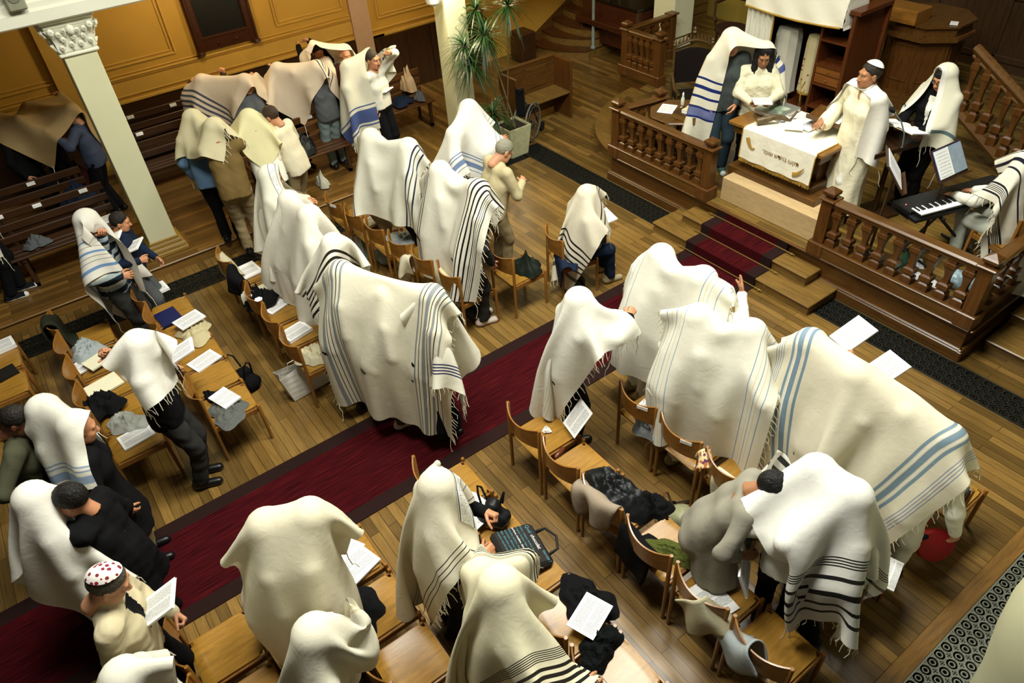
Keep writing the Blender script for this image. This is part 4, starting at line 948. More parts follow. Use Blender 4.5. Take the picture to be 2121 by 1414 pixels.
X = span((p12a, p12b), 1.75, .75, .36, T0, seed=6, pins=[(.98, .12, at(1528, 590, 1.52))])
shawl(X, C_PB, 'white prayer shawl with pale blue lines in the front row, an open hand beside it')
p13a = P(1452, 640, 'person under the second pale blue lined shawl, nearer the carpet', yaw=-.25, h=1.66, lean=.3, top=F_WHT, bottom=F_WHT, shoes=S_TAN, hair=None)
p13b = P(1562, 672, 'person in white trousers under the second pale blue lined shawl', yaw=-.3, h=1.64, lean=.35, arms=((.35, .1, 1.15), (.3, -.35, 1.2)), top=F_WHT, bottom=F_WHT, shoes=S_TAN, hair=None)
C_PB2 = cloth_mat('shawl blue and tan lines', 'eae7d6', stripes=[(.08, .006, '7c96b8'), (.12, .004, 'cdbf94'), (.15, .006, '7c96b8'), (.18, .004, 'cdbf94'), (.22, .006, '7c96b8'), (.78, .006, '7c96b8'), (.82, .004, 'cdbf94'), (.86, .006, '7c96b8'), (.90, .004, 'cdbf94'), (.94, .006, '7c96b8')])
X = span((p13a, p13b), 1.75, .75, .42, T0, seed=7)
shawl(X, C_PB2, 'white prayer shawl with blue and tan lines over a couple, white trousers below')
p14 = [P(px, py, lb, yaw=-.2, h=hh, lean=.2, arms=ar, top=tp, bottom=bt, shoes=S_BLK, hair=None, hand=hd) for px, py, hh, lb, ar, tp, bt, hd in (
    (1688, 692, 1.70, 'person under the grey-blue striped shawl holding the farther spiral booklet', ((.42, .1, 1.25), (*at(1778, 728, 1.25), 0)), F_BLK, F_BLK, ('grip', 'grip')),
    (1786, 762, 1.68, 'person under the grey-blue striped shawl holding the nearer spiral booklet', ((.42, .1, 1.2), (*at(1835, 775, 1.2), 0)), F_GREY, F_CHAR, ('grip', 'grip')),
    (1892, 838, 1.58, 'third person under the grey-blue striped shawl', (None, None), F_WHT, F_GREY, ('relax', 'relax')),
    (1975, 890, 1.55, 'person in white at the row end under the grey-blue striped shawl', (None, (.1, -.3, .8)), F_WHT, F_WHT, ('relax', 'relax')))]
GB = '7c94a4'
C_GB = cloth_mat('shawl grey blue bands', 'e3dcc4', stripes=[(.05+k*.012, .004, '8a94b0') for k in range(4)]+[(.14, .014, GB), (.175, .024, GB), (.21, .013, GB), (.155, .004, 'f4f2ea'), (.195, .004, 'f4f2ea')]+[(.79, .013, GB), (.825, .024, GB), (.86, .014, GB), (.84, .004, 'f4f2ea')]+[(.91+k*.012, .004, '8a94b0') for k in range(4)])
c14 = (np.array(p14[1]['head'])+p14[2]['head'])/2
X = span(p14, 1.8, .62, .40, -.12, seed=8)
shawl(X, C_GB, 'very long cream prayer shawl with grey-blue bands over four people at the right', fringe=(0, 1))
p15b = P(1700, 958, 'person under the white shawl with black end stripes at the right', yaw=.5, h=1.68, lean=.25, headp=.3, arms=((*at(1636, 1115, 1.25), 0), None), top=F_WHT, bottom=F_BLK, shoes=S_BLK, hair=('short', '1a1410'))
p15c = P(1765, 1010, 'person in a white top gripping the edge of the shawl with black end stripes', yaw=2.4, h=1.66, lean=.1, arms=((*at(1668, 1200, 1.05), 0), (*at(1640, 1110, 1.3), 0)), top=F_WHT, bottom=F_BLK, shoes=S_BLK, hair=('short', '1a1410'), hand=('grip', 'grip'))
p15a = P(1606, 985, 'woman in a grey shawl bending forward with a booklet, black hair', yaw=-1.0, h=1.62, lean=.5, headp=.3, arms=((.35, .2, 1.0), (*at(1548, 1150, .95), 0)), top=F_GSH, kind='coat', bottom=F_BLK, shoes=S_BLK, hair=('full', '0c0a0a'), hand=('relax', 'grip'), sk=('tan', '9a6a48'), sleeve=.5)
C_BE = cloth_mat('shawl black end stripes', 'ecebe2', stripes=[(.06, .012, '101014'), (.10, .012, '101014'), (.15, .02, '101014'), (.20, .012, '101014')]+[(.235+k*.008, .004, '101014') for k in range(4)]+[(.82, .014, '101014'), (.86, .02, '101014'), (.90, .014, '101014')])
c15 = (np.array(p15b['head'])+p15c['head'])/2
X = drape(1.55, 2.2, (c15[0]+.10, c15[1]-.1, 1.9), -.75, caps(p15b, p15c), seed=9, pins=[(.0, .25, at(1672, 1190, 1.08)), (.02, .9, at(1632, 930, 1.55))])
shawl(X, C_BE, 'white prayer shawl with black end stripes and fringes held by a hand at the right')
# ---------------------------------------------------------------- left block
# front row with the dark shawl pair
p7a = P(768, 272, 'person under the navy-striped shawl in the front left row, side-aisle end', yaw=-.2, h=1.70, lean=.25, top=F_BLK, bottom=F_KHAKI, shoes=S_BLK, hair=None)
p7b = P(846, 292, 'second person under the navy-striped shawl in the front left row', yaw=-.3, h=1.70, lean=.25, top=F_WHT, bottom=F_BLK, shoes=S_BLK, hair=None)
NV = '1c2348'
C_NAVY = cloth_mat('shawl navy bands', 'e6e4d2', stripes=[(.08, .016, NV), (.13, .010, NV), (.17, .016, NV), (.83, .016, NV), (.88, .010, NV), (.92, .016, NV)])
c7 = (np.array(p7a['head'])+p7b['head'])/2
shawl(span((p7a, p7b), 1.45, .75, .30, T0, seed=11), C_NAVY, 'cream prayer shawl with navy end bands over two people, near the white bench')
p8a = P(912, 340, 'person under the black-banded shawl, beside the navy-banded pair', yaw=-.2, h=1.70, lean=.28, top=F_CHAR, bottom=F_CHAR, shoes=S_BLK, hair=None)
p8b = P(992, 378, 'second person under the black-banded shawl, nearer the aisle', yaw=-.25, h=1.72, lean=.3, top=F_CHAR, bottom=F_CHAR, shoes=S_PINK, hair=None)
C_BB = cloth_mat('shawl black bands', 'e9e5d4', stripes=[(.06, .008, '101014'), (.075, .004, '101014'), (.09, .004, '101014'), (.105, .008, '101014'), (.14, .014, '101014'), (.18, .014, '101014'), (.22, .014, '101014'), (.26, .012, '101014'), (.80, .014, '101014'), (.84, .014, '101014'), (.88, .012, '101014')])
c8 = (np.array(p8a['head'])+p8b['head'])/2
shawl(span((p8a, p8b), 1.75, .75, .40, T0, seed=12), C_BB, 'cream prayer shawl with bold black bands over two people before the empty-seated chair')
p9 = P(972, 212, 'person under the white shawl with light blue bands, purple garment at the side', yaw=-.5, h=1.74, lean=.12, headp=.35, arms=((.35, .2, 1.15), (.4, -.2, 1.3)), top=F_CHAR, bottom=F_CHAR, shoes=S_BLK, hair=('short', '2a1c12'))
p9b = P(944, 266, 'person in a purple garment behind the light blue banded shawl', yaw=-.4, h=1.62, lean=.25, wide=1.15, top=F_PURP, kind='coat', bottom=F_PURP, shoes=S_BLK, hair=('full', '1a1210'))
LB = '7488ac'
C_LB = cloth_mat('shawl light blue bands', 'eceade', stripes=[(.09, .035, LB), (.135, .008, LB), (.155, .008, LB), (.05, .006, LB), (.88, .03, LB), (.84, .007, LB)], weft=[(.97, .006, '3a4a70'), (.93, .004, '3a4a70')])
shawl(drape(1.35, 1.6, (p9['head'][0]-.2, p9['head'][1]+.0, 1.95), -.5, caps(p9, p9b), seed=13), C_LB, 'white prayer shawl with light blue bands over a standing person by the planter')
pold = P(1042, 290, 'grey-haired person in a beige jacket seen from behind, head bowed', yaw=-.1, h=1.70, lean=.25, headp=.45, wide=1.12, arms=((.25, .1, 1.1), (.3, -.08, 1.15)), top=F_BEIGE, kind='jacket', bottom=F_KHAKI, shoes=S_BLK, hair=('short', '8a8674'), face=True, sk=('fair', 'c08a68'))
# seated by the grate
chair('K1', 4.20, 5.36, 'beech chair with the seated person under the black-striped shawl', G_L, rz=-.25)
pse = person('person seated under a cream shawl with black stripes, booklet on the knees', (4.40, 5.30, 0), -.25, h=1.68, sit=.50, lean=.25, headp=.25, arms=((.30, .08, .72), (.32, -.14, .72)), top=F_CHAR, bottom=F_NAVY, shoes=(S_TAN, S_TAN), hair=('short', '2a2018'), foot=(.06, .02), hand=('relax', 'relax'))
C_BST = cloth_mat('shawl seated stripes', 'e4dcc4', stripes=[(.60+k*.045, .015, '141418') for k in range(5)]+[(.86, .035, '5a5a58'), (.10, .012, '141418'), (.14, .012, '141418')])
shawl(drape(1.1, 1.45, (pse['head'][0]-.42, pse['head'][1]+.08, 1.5), -.25+PI/2, caps(pse), seed=14), C_BST, 'cream prayer shawl with black stripes over the seated person by the floor grate')
# second row from the front
p1 = P(556, 348, 'woman with glasses looking out from under a lettered white shawl', yaw=-.45, h=1.64, lean=.08, headp=.2, arms=((.35, .15, 1.15), (.35, -.1, 1.2)), top=F_CREAMW, bottom=F_NAVY, skirt=.25, shoes=S_BLK, hair=('full', '5a3a20'), face=True, glasses=True, sk=('fair', 'c08a68'))
C_LET = cloth_mat('shawl ivory lettered', 'e9e6d4', stripes=[(.06, .01, NV), (.09, .005, NV)], weft=[(.975, .003, '5a6a94'), (.91, .003, '5a6a94')])
s1 = shawl(drape(1.15, 1.5, (p1['head'][0]-.46, p1['head'][1]+.16, 1.85), -.4, caps(p1), seed=15), C_LET, 'ivory prayer shawl with a lettered edge on the woman with glasses', band=(.90, .985, .2, .8))
p2 = P(598, 402, 'person under a plain ivory shawl behind the woman with glasses', yaw=-.25, h=1.66, lean=.3, top=F_WHT, bottom=F_NAVY, shoes=S_BLK, hair=None)
p2b = P(640, 432, 'person under the long plain ivory shawl in the second row', yaw=-.2, h=1.68, lean=.3, top=F_WHT, bottom=F_KHAKI, shoes=S_BLK, hair=None)
C_IV = cloth_mat('shawl plain ivory', 'ebe7d6', stripes=[(.08+k*.02, .006, 'f6f4ec') for k in range(4)]); 
shawl(drape(1.5, 1.2, (p2['head'][0]-.25, p2['head'][1], 1.85), T0, caps(p2), seed=16), C_IV, 'plain ivory prayer shawl next to the woman with glasses', fringe=(1,))
shawl(drape(1.9, 1.25, (p2b['head'][0]-.4, p2b['head'][1], 1.88), T0, caps(p2b, p2), seed=17), C_IV, 'long plain ivory prayer shawl hanging over the chair backs in the second row')
p3 = P(688, 492, 'bald person beside the shawl with thick black stripes', yaw=-.2, h=1.66, lean=.3, headp=.4, top=F_WHT, bottom=F_CHAR, shoes=S_BLK, hair=None)
C_TB = cloth_mat('shawl thick black', 'ece8d6', stripes=[(.60+k*.05, .022, '101014') for k in range(5)]+[(.12+k*.05, .022, '101014') for k in range(5)]+[(.86+k*.03, .010, '101014') for k in range(3)])
shawl(drape(1.2, 1.25, (p3['head'][0]-.1, p3['head'][1]+.05, 1.8), T0-.2, caps(p3), seed=18), C_TB, 'prayer shawl with thick black stripes in the middle of the second row', fringe=(1,))
p5a = P(705, 548, 'person in dark jeans under the long grey-striped shawl by the carpet', yaw=-.2, h=1.68, lean=.3, top=F_BLK, bottom=fabric('black jeans', '16181c'), shoes=S_BLK, hair=None)
p5b = P(800, 596, 'person in olive trousers and pale canvas shoes under the grey-striped shawl', yaw=-.2, h=1.60, lean=.35, top=F_OLIVE, bottom=F_OLIVE, shoes=(S_PINK, S_SOLE), hair=None)
p5c = P(895, 598, 'person in a black skirt and sandals under the grey-striped shawl', yaw=-.2, h=1.68, lean=.25, top=F_BLK, bottom=F_BLK, skirt=.22, shoes=S_BLK, hair=None)
GS = '8a8f90'
C_GS = cloth_mat('shawl grey black bands', 'e6e0c8', stripes=[(.11, .006, '1a1c22'), (.135, .016, GS), (.16, .005, '1a1c22'), (.185, .022, GS), (.215, .005, '1a1c22'), (.24, .012, GS), (.76, .012, GS), (.785, .006, '1a1c22'), (.815, .02, GS), (.845, .005, '1a1c22'), (.87, .005, '1a1c22'), (.90, .028, GS), (.08, .01, GS)])
c5 = (np.array(p5a['head'])+p5c['head'])/2
shawl(span((p5a, p5b, p5c), 1.95, .62, .48, T0, seed=19), C_GS, 'large cream shawl with grey and black bands over three people beside the carpet')
C_NS = cloth_mat('shawl navy pinstripe', 'e8e4d2', stripes=[(.10+k*.02, .009, '1e2758') for k in range(4)])
X = drape(1.2, 1.3, (p5c['head'][0]+.12, p5c['head'][1]-.25, 1.70), T0-.3, caps(p5c), seed=20, thick=.016); LAST[0] = ()
shawl(X, C_NS, 'cream prayer shawl with navy pinstripes below the grey-banded one at the carpet')
# third row: the man in black, the striped sweater
pbk = P(282, 694, 'man in a black sweater wrapped in a white shawl, turning a booklet', yaw=-.35, h=1.72, lean=.05, headp=.35, arms=((*at(232, 728, 1.42), 0), (*at(372, 762, 1.08), 0)), top=F_BLK, bottom=F_CHAR, shoes=S_BLK, hair=('short', '1a1410'), hand=('grip', 'grip'), res=.013)
C_PW = cloth_mat('shawl plain white', 'efece0')
X = drape(.72, 1.15, (pbk['head'][0]-.02, pbk['head'][1], 1.86), -.35, caps(pbk), seed=21, bend=.1, soft=[(0, .2, (pbk['head'][0]-.22, pbk['head'][1]+.05, 1.3), .05), (0, .8, (pbk['head'][0]-.22, pbk['head'][1]-.1, 1.3), .05), (1, .8, (pbk['head'][0]+.2, pbk['head'][1]-.2, 1.28), .05), (1, .2, (pbk['head'][0]+.2, pbk['head'][1]+.2, 1.35), .05)])
shawl(X, C_PW, 'white prayer shawl wound round the head of the man in the black sweater', fringe=(0,))
def sweater_mat():
    t = NT('striped sweater', .9, 0, .1); v = t.n('ShaderNodeTexCoord'); s = t.n('ShaderNodeSeparateXYZ'); t.l(v.outputs['Object'], s.inputs[0])
    f = t.math('FRACT', t.math('MULTIPLY', s.outputs[2], 4.6)); t.col(t.ramp(f, [(0, lin('1c2530')), (.3, lin('8e9a9a')), (.5, lin('b8b4a4')), (.62, lin('1c2530')), (.8, lin('9aa8b0'))], 'CONSTANT')); return t.m
psw = P(176, 440, 'man in a blue and grey striped sweater under a blue-striped white shawl', yaw=-.55, h=1.74, lean=.05, headp=.2, arms=((*at(212, 490, 1.52), 0), (*at(248, 572, 1.12), 0)), top=sweater_mat(), bottom=F_CHAR, shoes=S_BLK, hair=('short', '1a1410'), hand=('grip', 'relax'), res=.013, kind='jacket')
C_SKY = cloth_mat('shawl sky blue lines', 'dcd8cc', stripes=[(.05, .018, '6a8cb4'), (.09, .004, '8a8878'), (.115, .004, '8a8878'), (.14, .012, '6a8cb4'), (.17, .004, '8a8878'), (.20, .008, '6a8cb4'), (.24, .003, '8a8878')])
X = drape(1.25, 1.75, (psw['head'][0]-.26, psw['head'][1]+.40, 1.9), -.5, caps(psw), seed=22, pins=[(.97, .42, at(208, 478, 1.60))])
shawl(X, C_SKY, 'white prayer shawl with sky blue stripes held up by the man in the sweater', fringe=())
prd = P(240, 440, 'person half hidden behind the striped sweater holding up an open booklet', yaw=-.3, h=1.50, lean=.1, arms=((.2, .1, .85), (*at(288, 540, 1.10), 0)), top=F_NAVY, bottom=F_GREY, shoes=S_BLK, hair=('short', '1a1410'), hand=('relax', 'grip'))
# bottom left group
pcd = P(18, 845, 'person in an olive buttoned cardigan at the left edge, hands clasped', yaw=-.3, h=1.66, lean=.15, headp=.4, arms=((.3, .08, 1.0), (*at(66, 1026, 1.0), 0)), top=F_OLIVE, kind='jacket', bottom=F_BLK, shoes=S_BLK, hair=('short', '1a1410'), hand=('relax', 'relax'), sk=('brown', '7a4c34'))
pbc = P(150, 862, 'person in a long black coat under the white shawl with blue bands at left', yaw=-.1, h=1.66, lean=.15, wide=1.1, arms=((*at(42, 858, 1.45), 0), None), top=F_BLK, kind='coat', bottom=F_KHAKI, shoes=S_BLK, hair=None, hand=('grip', 'relax'))
pbd = P(85, 830, 'person in black at the left edge under the white shawl with blue bands', yaw=-.2, h=1.66, lean=.2, top=F_BLK, kind='coat', bottom=F_BLK, shoes=S_BLK, hair=None)
C_STAR = cloth_mat('shawl blue band star', 'e6e4d6', stripes=[(.06, .05, '90a4be'), (.115, .01, '90a4be'), (.14, .01, '90a4be'), (.86, .01, '7e96b4'), (.89, .012, '7e96b4'), (.93, .03, '7e96b4')])
c6 = (np.array(pbc['head'])+pbd['head'])/2
sst = shawl(drape(.62, 1.25, (c6[0]-.02, c6[1]+.06, 1.86), -.75, caps(pbc, pbd), seed=23), C_STAR, 'white prayer shawl with pale blue bands over the people in black at left')
pwl = P(62, 1012, 'person under the long cream shawl at the left edge, sandals on the carpet', yaw=.1, h=1.66, lean=.1, top=F_WHT, bottom=F_BLK, skirt=.2, shoes=S_BLK, hair=None)
parm = P(130, 1010, 'person in black reaching an arm across to the left edge', yaw=2.6, h=1.62, lean=.1, arms=((*at(40, 1045, 1.3), 0), None), top=F_BLK, kind='coat', bottom=F_BLK, shoes=S_BLK, hair=('full', '100c0a'), hand=('relax', 'relax'))
shawl(drape(1.4, 1.8, (pwl['head'][0]-.05, pwl['head'][1]+.0, 1.84), .1, caps(pwl), seed=24), C_PW, 'long cream prayer shawl at the left edge above the dark carpet')
pbg = P(205, 1182, 'man in a beige jacket and embroidered skullcap reading a spiral booklet', yaw=-.25, h=1.72, lean=.08, headp=.5, arms=((.22, .10, 1.0), (*at(288, 1312, 1.06), 0)), top=fabric('beige jacket', 'c4b896'), vee=F_BLK, kind='jacket', bottom=F_BLK, shoes=S_BLK, hair=('short', '4a4438'), face=True, hand=('grip', 'grip'), res=.012, sk=('fair', 'c08a68'), wide=1.08)
v, f = KIP; kp = plain('embroidered cap', 'd8d0cc', .8, 0, .0)
t_ = NT('embroidered skullcap', .8); nz_ = t_.n('ShaderNodeTexVoronoi', i_Scale=34.0, i_Vector=t_.coord()); t_.col(t_.ramp(nz_.outputs[0], [(0, lin('7a1c28')), (.34, lin('7a1c28')), (.36, lin('e4ded8'))], 'CONSTANT'))
hc = Matrix.Translation(pbg['pos']) @ Matrix.Rotation(-.25, 4, 'Z')
vv = (np.array(v)*(1.72/1.7)) @ pbg['Rh'].T + pbg['head']; vv = np.array([list(hc.inverted() @ Vector(q)) for q in vv]); o = mk('skullcap', vv, f, t_.m, pbg['o'], True)
psx = P(250, 1388, 'person at the bottom left edge under a cream shawl with black stripes', yaw=-.4, h=1.60, lean=.1, top=F_WHT, bottom=F_BLK, shoes=S_BLK, hair=('short', '2a1a10'))
shawl(drape(.75, 1.5, (psx['head'][0]-.12, psx['head'][1]-.12, 1.8), -.4, caps(psx), seed=25), cloth_mat('shawl bottom left', 'e9e5d4', stripes=[(.1+k*.05, .012, '15151a') for k in range(4)]+[(.3+k*.012, .005, '15151a') for k in range(4)]), 'cream prayer shawl with black stripes at the bottom left edge')
# ---------------------------------------------------------------- side aisle
Z1 = .15
def PP(px, py, label, **k): return P(px, py, label, z0=Z1, **k)
h1 = PP(395, 232, 'man in a blue shirt in the huddle with an arm round his neighbour', yaw=1.2, h=1.72, lean=.3, headp=.3, arms=(None, (*at(432, 290, 1.45), 0)), top=F_BLUE, bottom=F_BLK, shoes=S_BLK, hair=None, hand=('relax', 'relax'))
h2 = PP(440, 250, 'man in a tan tweed jacket and khaki trousers in the huddle, back turned', yaw=1.3, h=1.74, lean=.3, headp=.4, arms=((*at(370, 320, 1.2), 0), (*at(535, 300, 1.2), 0)), top=F_TAN, bottom=F_KHAKI, shoes=S_BLK, hair=None, kind='jacket')
h3 = PP(512, 232, 'person in a white shirt and dark green trousers in the huddle', yaw=1.5, h=1.70, lean=.35, headp=.4, arms=((*at(440, 272, 1.4), 0), (*at(552, 228, 1.45), 0)), top=F_WHT, bottom=fabric('dark green cloth', '24302c'), shoes=S_BLK, hair=None)
h4 = PP(556, 220, 'person in cream at the right end of the huddle holding a paper', yaw=2.2, h=1.66, lean=.2, headp=.3, arms=(None, (*at(592, 308, 1.1), 0)), top=F_CREAMW, kind='jacket', bottom=F_KHAKI, shoes=S_TAN, hair=('short', '3a2a1c'))
C_HC = cloth_mat('shawl huddle cream', 'd8cfa8')
ch = (np.array(h1['head'])+h2['head'])/2
shawl(drape(1.15, 1.35, (ch[0], ch[1]+.15, 2.0), .3, caps(h1, h2), seed=26), C_HC, 'cream prayer shawl over the heads of the huddled men by the column', fringe=(0,))
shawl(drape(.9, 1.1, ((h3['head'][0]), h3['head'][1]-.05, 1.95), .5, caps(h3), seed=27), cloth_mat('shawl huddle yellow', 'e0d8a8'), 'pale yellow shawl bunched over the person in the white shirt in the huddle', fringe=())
w1 = PP(418, 158, 'person by the yellow wall holding up a shawl with grey stripes', yaw=-1.2, h=1.56, lean=.0, headp=.1, arms=((*at(462, 152, 1.62), 0), (*at(395, 172, 1.58), 0)), top=fabric('brown jacket', '3e2e20'), bottom=F_BLK, shoes=S_BLK, hair=('short', '1a1410'), hand=('grip', 'grip'))
w2 = PP(505, 158, 'second person by the yellow wall under the grey-striped shawl', yaw=-1.6, h=1.56, arms=((*at(530, 160, 1.58), 0), None), top=F_GREY, bottom=F_BLK, shoes=S_BLK, hair=('short', '1a1410'), hand=('grip', 'relax'))
GG = '4a4e58'
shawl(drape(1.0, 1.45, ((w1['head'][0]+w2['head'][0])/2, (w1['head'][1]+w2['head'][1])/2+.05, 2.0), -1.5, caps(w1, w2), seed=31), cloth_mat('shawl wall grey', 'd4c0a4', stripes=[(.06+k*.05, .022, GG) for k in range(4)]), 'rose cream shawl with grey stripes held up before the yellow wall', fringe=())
w3 = PP(575, 134, 'person by the wall holding the corner of the fringed shawl with navy lines', yaw=-1.3, h=1.56, arms=((*at(618, 152, 1.58), 0), (*at(556, 138, 1.58), 0)), top=F_BLK, bottom=F_BLK, shoes=S_BLK, hair=('short', '1a1410'), hand=('grip', 'grip'))
w4 = PP(652, 128, 'person in a grey sweater and pale trousers by the wall under the fringed shawl', yaw=1.6, h=1.56, arms=((*at(600, 90, 1.62), 0), (*at(670, 98, 1.62), 0)), top=F_GREY, bottom=fabric('pale jeans', '7a8a88'), shoes=S_BLK, hair=('short', '1a1410'), hand=('grip', 'grip'))
shawl(drape(1.0, 1.5, ((w3['head'][0]+w4['head'][0])/2, (w3['head'][1]+w4['head'][1])/2-.0, 2.0), -1.5, caps(w3, w4), seed=32), cloth_mat('shawl wall navy lines', 'dccab0', stripes=[(.62, .012, '262a48'), (.66, .014, '262a48'), (.70, .012, '262a48'), (.76, .02, '262a48'), (.81, .010, '262a48')]), 'cream fringed shawl with navy lines held up by four hands before the wall', fringe=(1,))
w5 = PP(655, 92, 'person in dark clothes by the wall holding up the far shawl', yaw=-1.6, h=1.56, arms=((*at(640, 85, 1.7), 0), (*at(606, 76, 1.7), 0)), top=F_BLK, bottom=F_BLK, shoes=S_BLK, hair=('short', '1a1410'), hand=('grip', 'grip'))
w6 = PP(712, 96, 'person under the far shawl with navy pattern beside the pilaster', yaw=-1.6, h=1.56, top=fabric('maroon cloth', '2e1512'), bottom=F_BLK, shoes=S_BLK, hair=None)
shawl(drape(.95, 1.5, ((w5['head'][0]+w6['head'][0])/2+.1, w5['head'][1]-.0, 2.02), -PI/2+.1, caps(w5, w6), seed=33, pins=[(.9, .12, at(640, 78, 1.98))]), cloth_mat('shawl wall blue pattern', 'e2d2b8', stripes=[(.68, .015, '3a4474'), (.72, .05, '6a74a0'), (.77, .012, '3a4474')]), 'cream shawl with a navy patterned band beside the pilaster', fringe=())
pm = P(768, 104, 'man in a white shirt and black trousers holding papers under a wide shawl', z0=.02, yaw=-1.15, h=1.74, headp=.1, arms=((*at(806, 108, 1.75), 0), (*at(770, 200, 1.12), 0)), top=fabric('white shirt', 'dedccc', .8), kind='shirt', bottom=F_BLK, shoes=S_BLK, hair=('short', '3a3228'), face=True, hand=('grip', 'grip'), sleeve=.6, res=.012, topcut=0)
pw = P(722, 128, 'woman in a black cardigan beside the man in the white shirt', z0=.02, yaw=-.9, h=1.64, headp=.1, arms=((.25, .1, .95), (.25, -.02, 1.0)), top=F_BLK, bottom=F_BLK, shoes=S_BLK, hair=('full', '141010'), face=True, hand=('relax', 'relax'), res=.012)
C_CAN = cloth_mat('shawl canopy blue band', 'dcd8c2', stripes=[(.10, .085, '4a5a8c'), (.165, .008, '4a5a8c'), (.04, .01, '4a5a8c'), (.9, .01, '4a5a8c')])
cq = (np.array(pm['head'])+pw['head'])/2
shawl(drape(.95, 2.3, (cq[0]-.30, cq[1]+.32, 2.02), 2.45-PI, caps(pm, pw), seed=34, pins=[(.6, .95, np.array(pm['wr'][0])+(0, 0, .05))]), C_CAN, 'large cream shawl with a wide blue band spread over the man in the white shirt')
d1 = PP(60, 215, 'person in a dark suit at the far left under a translucent shawl', yaw=-.8, h=1.56, arms=((*at(28, 250, 1.7), 0), (.3, -.1, 1.1)), top=F_BLK, bottom=F_BLK, shoes=S_BLK, hair=('short', '1a1410'), hand=('grip', 'grip'))
d2 = PP(140, 220, 'man in a blue-grey shirt at the far left reaching up to the shawl', yaw=2.6, h=1.56, arms=((.2, .3, 1.3), (*at(126, 200, 1.7), 0)), top=fabric('slate shirt', '3c4458'), bottom=F_BLK, shoes=S_BLK, hair=('short', '1a1410'), hand=('relax', 'grip'))
d3 = PP(5, 240, 'person in black at the left edge in the shade of the gallery', yaw=-.6, h=1.56, top=F_BLK, bottom=F_BLK, shoes=S_BLK, hair=('short', '1a1410'))
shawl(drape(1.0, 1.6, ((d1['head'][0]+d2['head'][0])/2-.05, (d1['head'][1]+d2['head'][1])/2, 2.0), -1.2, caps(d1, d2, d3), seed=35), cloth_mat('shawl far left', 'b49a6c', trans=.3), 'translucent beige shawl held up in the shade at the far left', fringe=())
q = at(30, 614, Z1); dsn = person('person at the left edge in black and white sneakers beside the front bench', (q[0], q[1], Z1), -.1, h=1.72, top=F_BLK, bottom=F_BLK, shoes=(fabric('black canvas', '16181a'), S_SOLE), hair=('short', '1a1410'), foot=(.12, .0))
shawl(drape(1.15, 1.75, (dsn['head'][0]-.1, dsn['head'][1]-.12, 2.0), -.2, caps(dsn), seed=36), C_PW, 'cream shawl hanging at the left edge above the sneakers')
# ---------------------------------------------------------------- platform: desk, ark, people, keyboard
def book(w, d, h, loc, rz, mat, label, name='book', group=None, cat='book', tilt=None, pages=None, spiral=False, open_=False):
    t = thing(name, label, cat, loc, rz, group)
    if tilt is not None: t.rotation_euler = tilt
    b = MB()
    if open_:
        P = []
        for i in range(13):
            s = -1+i/6; P.append([(x_, s*w/2, h*.4+h*.8*math.exp(-((abs(s)-.25)/.22)**2)*(1-.5*abs(s))+.002-(.0 if abs(s) > .06 else h*.5)) for x_ in (-d/2, d/2)])
        ply(np.array(P), h*.5).build('pages', pages or mat, t, smooth=True); b.box((0, 0, .0015), (d, w, .003)); b.build('cover', mat, t)
    else:
        b.box((0, 0, h/2), (d-.004, w-.004, h-.004)); b.build('pages', pages or M_PAGE, t)
        c = MB(); c.box((0, 0, h-.001), (d, w, .002)); c.box((0, 0, .001), (d, w, .002)); 
        if not spiral: c.box((0, -w/2+.001, h/2), (d, .002, h))
        c.build('cover', mat, t)
        if spiral:
            m = MB(); n = 22
            for k in range(n):
                y = 0; m.tube([(-d/2+.012+(d-.024)*k/(n-1), w/2-.004+.007*math.cos(a), h/2+.008*math.sin(a)) for a in np.linspace(0, 2*PI, 9)], .0012, 4, cap=False)
            m.build('spiral_binding', M_WHITE, t)
    return t
def page_mat(name, sc_=(1, 1), dens=.5, base='f0f0ee', ink='5c5e62'):
    t = NT(name, .7, 0, .2); tc = t.n('ShaderNodeTexCoord'); s = t.n('ShaderNodeSeparateXYZ'); t.l(tc.outputs['Object'], s.inputs[0])
    x, y = s.outputs[0], s.outputs[1]
    ln = t.math('LESS_THAN', t.math('FRACT', t.math('MULTIPLY', x, 130.)), .45)
    nz = t.n('ShaderNodeTexNoise', i_Scale=1.0, i_Detail=1.0); cb = t.n('ShaderNodeCombineXYZ'); t.l(t.math('FLOOR', t.math('MULTIPLY', x, 130.)), cb.inputs[0]); t.l(t.math('MULTIPLY', y, 160.), cb.inputs[1]); t.l(cb.outputs[0], nz.inputs['Vector'])
    wd = t.math('GREATER_THAN', nz.outputs[0], .42)
    mx = t.math('MULTIPLY', t.math('LESS_THAN', t.math('ABSOLUTE', x), .115), t.math('MULTIPLY', t.math('LESS_THAN', t.math('ABSOLUTE', y), .082), t.math('GREATER_THAN', t.math('ABSOLUTE', y), .006)))
    f = t.math('MULTIPLY', t.math('MULTIPLY', ln, wd), t.math('MULTIPLY', mx, dens)); t.col(t.mix(f, lin(base), lin(ink))); return t.m
M_PAGE = plain('page block', 'eceae4', .7, 0, .02); M_TEXT = page_mat('printed page', dens=.9); M_TEXT2 = page_mat('printed page light', dens=.6)
def booklet(loc, rz, label, tilt=None, w=.205, d=.28, h=.014, spiral=True, mat=None, group='white prayer booklets'): return book(w, d, h, loc, rz, mat or M_TEXT, label, 'booklet', group, 'booklet', tilt, None, spiral)
